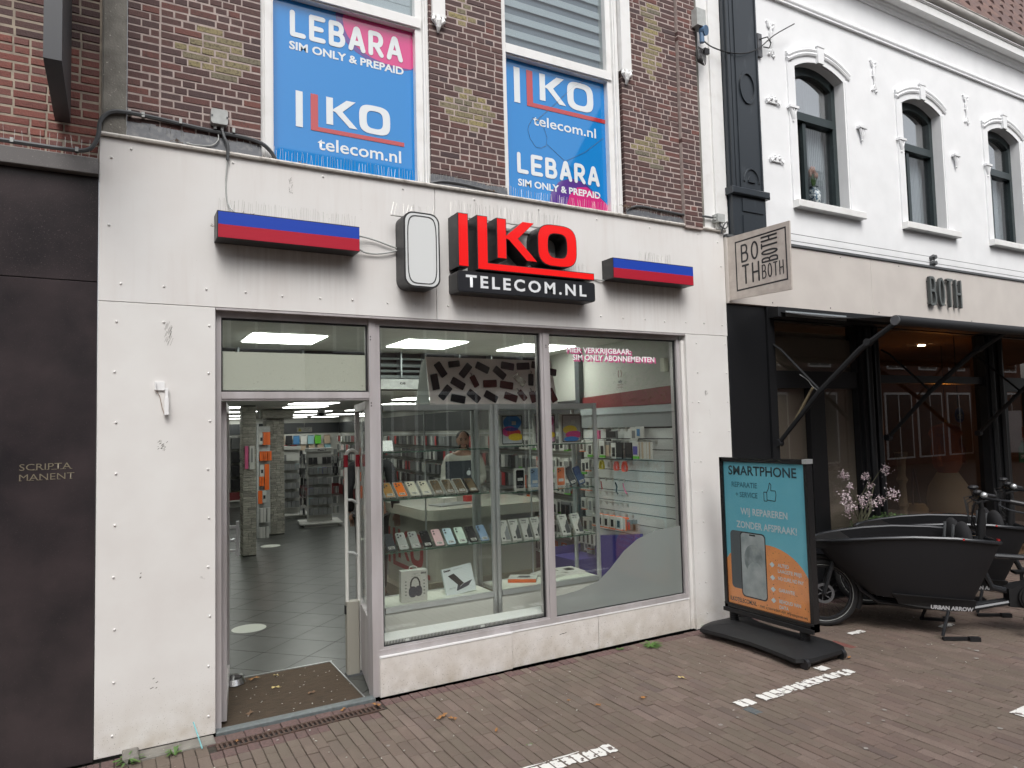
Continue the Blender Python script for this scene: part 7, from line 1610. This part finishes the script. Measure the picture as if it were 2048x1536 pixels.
# ------------------------------------------------------------------ plants before the cafe
pf = thing('flowering_plant', 'bare branched plant with pale pink blossom clusters before the cafe', 'plant', (6.40, -.17, 0))
obj('pot', B().rev([(.10,0),(.13,.30),(.15,.56),(.135,.56),(.12,.50)], (6.42,-.17,0), 18), m_blkpl, pf, smooth=True)
stem = B(); bl_ = B(); m_bls = mat('pale_pink_blossom', (.62,.50,.53), .7, rnd=[(.66,.56,.58),(.55,.40,.45),(.68,.62,.62)], island=True)
brs = [((6.40,.55),(6.44,.80),(6.55,1.05),(6.82,1.24)), ((6.40,.55),(6.40,.80),(6.50,1.02),(6.55,1.18)), ((6.40,.55),(6.38,.78),(6.25,.92),(6.14,1.03)), ((6.40,.6),(6.42,.75),(6.5,.9),(6.53,1.0)), ((6.44,.7),(6.6,.86),(6.72,.92),(6.84,.98)), ((6.4,.6),(6.37,.7),(6.32,.8),(6.30,.86)), ((6.44,.75),(6.5,.88),(6.56,.95),(6.60,.93)), ((6.40,.7),(6.36,.9),(6.27,1.08),(6.22,1.22)), ((6.44,.8),(6.52,1.0),(6.58,1.1),(6.60,1.10)), ((6.41,.7),(6.45,.82),(6.42,.90),(6.40,.94))]
tips = [(6.82,1.24,.055),(6.54,1.19,.04),(6.13,1.01,.07),(6.52,1.01,.035),(6.85,.99,.07),(6.30,.86,.045),(6.60,.92,.065),(6.20,1.22,.055),(6.60,1.10,.04),(6.42,.95,.06),(6.24,1.11,.035),(6.76,.94,.04),(6.20,.93,.05)]
for q_ in brs: stem.tube([(x, -.17+random.uniform(-.06,.06) if k else -.17, z) for k, (x, z) in enumerate(q_)], [.008,.006,.004,.003], 5)
stem.tube([(6.41,-.17,.45),(6.40,-.17,.62),(6.41,-.17,.75)], .014, 6)
obj('stem', stem, C_('plant_stem', (.10,.10,.06), .8), pf, smooth=True)
for x, z, r_ in tips:
    yc = -.17+random.uniform(-.06,.06)
    for _ in range(int(1700*r_)):
        p = Vector((random.gauss(0,.45),random.gauss(0,.45),random.gauss(0,.5)))*r_; c = Vector((x,yc,z))+p; u = Vector((random.uniform(-1,1),random.uniform(-1,1),random.uniform(-1,1))).normalized(); v = u.orthogonal().normalized(); s_ = random.uniform(.007,.012)
        bl_.add([c+u*s_, c+v*s_*.8, c-u*s_, c-v*s_*.8], [(0,1,2,3)])
obj('blossom', bl_, m_bls, pf, fix=False)
bxp = thing('box_shrub', 'low green box shrub in a planter against the cafe front', 'shrub', (6.85, -.12, 0)); b = B()
m_box = mat('box_leaf', (.05,.10,.025), .6, rnd=[(.035,.075,.02),(.07,.14,.03),(.05,.10,.03),(.09,.16,.04)], island=True)
for _ in range(5200):
    x = random.uniform(6.48,7.32); h = .11*math.sin((x-6.48)/.84*math.pi)**.5+.02*math.sin(x*31)+.015*math.sin(x*67); c = Vector((x, -.12+random.gauss(0,.06), .65+random.uniform(-.08,h)))
    u = Vector((random.uniform(-1,1),random.uniform(-1,1),random.uniform(-1,1))).normalized(); v = u.orthogonal().normalized(); s_ = random.uniform(.007,.012); b.add([c+u*s_*1.3, c+v*s_*.7, c-u*s_*1.3, c-v*s_*.7], [(0,1,2,3)])
obj('leaves', b, m_box, bxp, fix=False); obj('planter', B().cham(6.45,7.36,-.22,-.025,0,.56,.006), m_blkpl, bxp)
# ------------------------------------------------------------------ leaves, litter, weeds
m_leaf = mat('dry_leaf', (.42,.20,.06), .8, rnd=[(.42,.19,.055),(.36,.15,.045),(.48,.26,.08)], col2=(.2,.1,.04), nscale=60)
m_leafp = C_('dry_leaf_pale', (.46,.36,.15), .8)
def leaf(x, y, s_, rz, label, m_=None, z=.006, jag=True):
    n_ = 12; vs = [(0,0,.012*s_/.05)]; 
    for k in range(n_):
        a = 2*math.pi*k/n_; r_ = s_*(.5+.32*(k % 2) if jag else .6)*(1 if abs(math.sin(a)) < .8 else .65); vs.append((r_*math.cos(a), r_*math.sin(a)*.7, .004+.22*s_*math.sin(a*1.5+x)**2))
    b = B().add(vs, [(0,k+1,(k+1) % n_+1) for k in range(n_)]); b.tube([(s_*.55,0,.003),(s_*.95,s_*.12,.002)], .0012, 4)
    o = obj('fallen_leaf', b, m_ or m_leaf, None, world=False, smooth=True, fix=False); o.location = (x, y, z); o.rotation_euler = (random.uniform(-.2,.2), random.uniform(-.2,.2), rz); return tag(o, label, 'leaf', 'dry leaves on the ground')
leaf(1.753,-.52,.055,.5,'orange leaf with a long stalk beside the drain on the brown pavers'); leaf(1.80,-.58,.04,2,'crumpled brown leaf right of the orange one'); leaf(1.944,-.877,.035,1.1,'narrow orange leaf between the drain and the white mark', jag=False)
leaf(2.964,-.966,.045,.2,'curled golden leaf in mid pavement'); leaf(3.417,-.824,.04,-.6,'yellow crescent leaf near the poster stand', m_leafp, jag=False); leaf(2.659,-.90,.03,2.2,'small red brown leaf left of the golden one'); leaf(2.542,-.733,.028,.3,'grey brown leaf scrap above the small red one')
leaf(.88,.86,.05,.4,'brown leaf at the back edge of the door mat', z=.008); leaf(1.03,.84,.042,1.8,'pale yellow leaf on the back edge of the door mat', m_leafp, z=.008); leaf(.98,.60,.045,.1,'pale folded leaf in mid door mat', m_leafp, jag=False, z=.003); leaf(1.17,.36,.04,.1,'dark folded leaf near the front of the door mat', C_('dark_leaf', (.13,.07,.035)), jag=False, z=.003)
leaf(.75,.22,.045,.9,'dark crumpled leaf at the left front of the door mat', C_('dark_leaf', (.13,.07,.035)), z=.003); leaf(1.27,-.06,.035,.9,'orange leaf on the threshold by the right post', z=.004); leaf(1.475,-.105,.038,2.0,'orange leaf on the right end of the drain grate', z=.006); leaf(.62,-.175,.03,1,'tan leaf caught at the left end of the drain grate', z=.005); leaf(4.72,-1.2,.035,.4,'tan curled leaf between the poster stand and white mark', jag=False)
b = B()
for _ in range(170):
    x, y = random.uniform(.2, 6.5), -abs(random.gauss(0, 1.0))-.05
    if random.random() < .3: x, y = random.uniform(.6,1.45), random.uniform(.1,.93)
    s_ = random.uniform(.0025,.007); b.obox((x, y, .005+s_*.2), (s_*random.uniform(1,2.2), s_, s_*.5), (0, random.uniform(-.3,.3), random.uniform(0,3)))
o = tag(obj('litter', b, C_('pale_crumb', (.42,.40,.36)), None, fix=False), 'pale crumbs and scraps scattered over pavers and mat', 'litter'); o['kind'] = 'stuff'
b = B()
for _ in range(46):
    x, y = random.uniform(1.2,6.5), random.uniform(-2.9,-.15); r_ = random.uniform(.008,.02); n_ = 9
    b.add([(x+r_*math.cos(2*math.pi*k/n_)*random.uniform(.7,1.1), y+r_*math.sin(2*math.pi*k/n_)*random.uniform(.7,1.1), .0052) for k in range(n_)], [tuple(range(n_))])
o = tag(obj('gum_spot', b, C_('old_gum', (.27,.25,.23), .9), None, fix=False), 'flat pale gum spots trodden into the pavers', 'gum'); o['kind'] = 'stuff'
def weed(x, y, n_, L, label, up=.6):
    b = B()
    for _ in range(n_):
        a = random.uniform(0,6.28); l = L*random.uniform(.5,1); w_ = random.uniform(.004,.008); d = Vector((math.cos(a),math.sin(a),0)); s_ = Vector((-d.y,d.x,0)); e_ = up*random.uniform(.3,1)
        p0 = Vector((x,y,0))+d*.004; p1 = p0+d*l*.5+Vector((0,0,l*e_*.6)); p2 = p0+d*l+Vector((0,0,l*e_*.55))
        b.add([p0-s_*w_*.3,p0+s_*w_*.3,p1+s_*w_,p1-s_*w_,p2+s_*w_*.8,p2-s_*w_*.8,p2+d*l*.12], [(0,1,2,3),(3,2,4,5),(5,4,6)])
    tag(obj('weed', b, m_weed, None, fix=False), label, 'weed')
weed(3.721,-.145,46,.085,'bright green weed tuft at the foot of the right plinth slabs'); weed(3.47,-.06,14,.035,'tiny brownish weed left of the green tuft'); weed(.07,-.13,26,.08,'green weed growing by the left corner of the white front',1.1); weed(4.40,-.05,16,.06,'small weed behind the foot of the poster stand',1.2); weed(2.02,-1.12,6,.02,'tiny green sprout in a paver joint'); weed(.30,-.15,14,.05,'thin grass in front of the concrete slab',1.3)
b = B().cyl((.44,-.16,.004),(.405,-.03,.115),.004,6); tag(obj('straw', b, C_('turquoise_straw', (.18,.42,.44)), None), 'turquoise stick leaning on the white sheet by the slab', 'stick')
b = B().cham(.045,.125,-.135,.0,-.01,.035,.006); tag(obj('loose_brick', b, m_conc, None), 'loose grey brown stone at the left foot of the front', 'stone')
tag(obj('twig', B().tube([(2.14,-1.02,.006),(2.16,-.99,.008),(2.26,-.96,.006)], .0015, 4), C_('dry_twig', (.16,.11,.075)), None), 'thin bent twig left of the white mark', 'twig')
# ------------------------------------------------------------------ the other side of the street (seen in reflections)
m_ob = mat('opposite_brick', (.12,.06,.05), .85, col2=(.08,.045,.04), nscale=6); m_op = mat('opposite_render', (.50,.49,.46), .8); m_og = C_('opposite_window', (.03,.035,.04), .1); m_oroof = C_('opposite_roof', (.07,.045,.04), .8)
def opp(x0, x1, h, m_, label, gable=False):
    t = thing('house', label, 'house', ((x0+x1)/2, -12, 0)); y = -11.0
    pts = [(x0,0),(x1,0),(x1,h)]+([((x0+x1)/2,h+3)] if gable else [])+[(x0,h)]
    obj('wall', B().prism(pts, y-7, y, 'y'), m_, t)
    n_ = max(2, int((x1-x0)/1.9))
    for fl_ in range(int(h//3)):
        for k in range(n_):
            cx = x0+(k+.5)*(x1-x0)/n_; z = .6+fl_*3 if fl_ else .3; hh = 1.9 if fl_ else 2.3; ww = .5 if fl_ else .75
            w_ = obj('window', B().box(cx-ww-.07,cx+ww+.07,y-.01,y+.04,z-.06,z+hh+.08), m_wpaint, t); obj('pane', B().box(cx-ww,cx-.03,y+.041,y+.045,z,z+hh).box(cx+.03,cx+ww,y+.041,y+.045,z,z+hh), m_og, w_)
    obj('eaves', B().box(x0,x1,y,y+.35,h-.25,h), m_wpaint, t)
    if not gable: obj('roof', B().prism([(y+.3,h),(y-7,h),(y-3.4,h+2.6)], x0, x1, 'x'), m_oroof, t)
opp(-16,-9.2,7.5,m_op,'cream rendered house across the street, far left'); opp(-9.1,-2.6,8.2,m_ob,'dark brick house across the street behind the viewer'); opp(-2.5,3.6,6.4,m_op,'pale gabled house across the street opposite the phone shop',True); opp(3.7,10.2,6.8,m_ob,'low brick house across the street opposite the white building'); opp(14.5,22,10.2,m_ob,'tall brick house beyond the gap across the street'); opp(22.1,34,6.5,m_ob,'long low brick house farthest along the other side of the street')
vn = thing('parked_van', 'white delivery van parked across the street', 'van', (31.2, -9.6, 0), R(0))
obj('body', B().prism([(-2.1,.35),(2.2,.35),(2.25,.9),(1.55,1.15),(1.0,1.85),(-2.1,1.9)], -.9, .9, 'y'), m_white, vn, world=False); obj('window', B().prism([(.35,1.2),(1.42,1.2),(.98,1.72),(.35,1.75)], .901, .905, 'y'), m_og, vn, world=False); obj('sill_trim', B().box(-2.1,2.2,.901,.91,.36,.62), m_blkpl, vn, world=False); obj('tail_light', B().box(-2.11,-2.05,.80,.905,.9,1.3), k_red, vn, world=False)
for x in (-1.35, 1.4): obj('wheel', B().cyl((x,.7,.33),(x,.92,.33),.33,20), m_tyre, vn, world=False, smooth=True)
tr = thing('street_tree', 'leafy street tree in the gap across the street', 'tree', (12.4, -11.5, 0)); obj('trunk', B().tube([(0,0,0),(.1,0,1.5),(0,.1,3.2),(.1,0,5)], [.2,.16,.13,.07], 8).tube([(0,.05,2.6),(.8,.3,4),(1.2,.4,5)], [.09,.06,.03], 6).tube([(0,.05,2.9),(-.8,-.2,4.2),(-1.1,-.3,5)], [.08,.06,.03], 6), C_('bark', (.08,.06,.045), .9), tr, world=False)
b = B()
for _ in range(4200):
    a = random.uniform(0,6.28); u_ = random.uniform(-1,1); r_ = random.uniform(.5,1)**.5*(1+.25*math.sin(3*a)+.2*math.sin(5*u_)); c = Vector((2.1*r_*math.cos(a)*math.sqrt(1-u_*u_), 1.8*r_*math.sin(a)*math.sqrt(1-u_*u_), 4.9+2.2*r_*u_)); u = Vector((random.uniform(-1,1),random.uniform(-1,1),random.uniform(-1,1))).normalized(); v = u.orthogonal().normalized(); s_ = random.uniform(.06,.11); b.add([c+u*s_, c+v*s_*.6, c-u*s_, c-v*s_*.6], [(0,1,2,3)])
obj('crown', b, m_box, tr, world=False, fix=False)
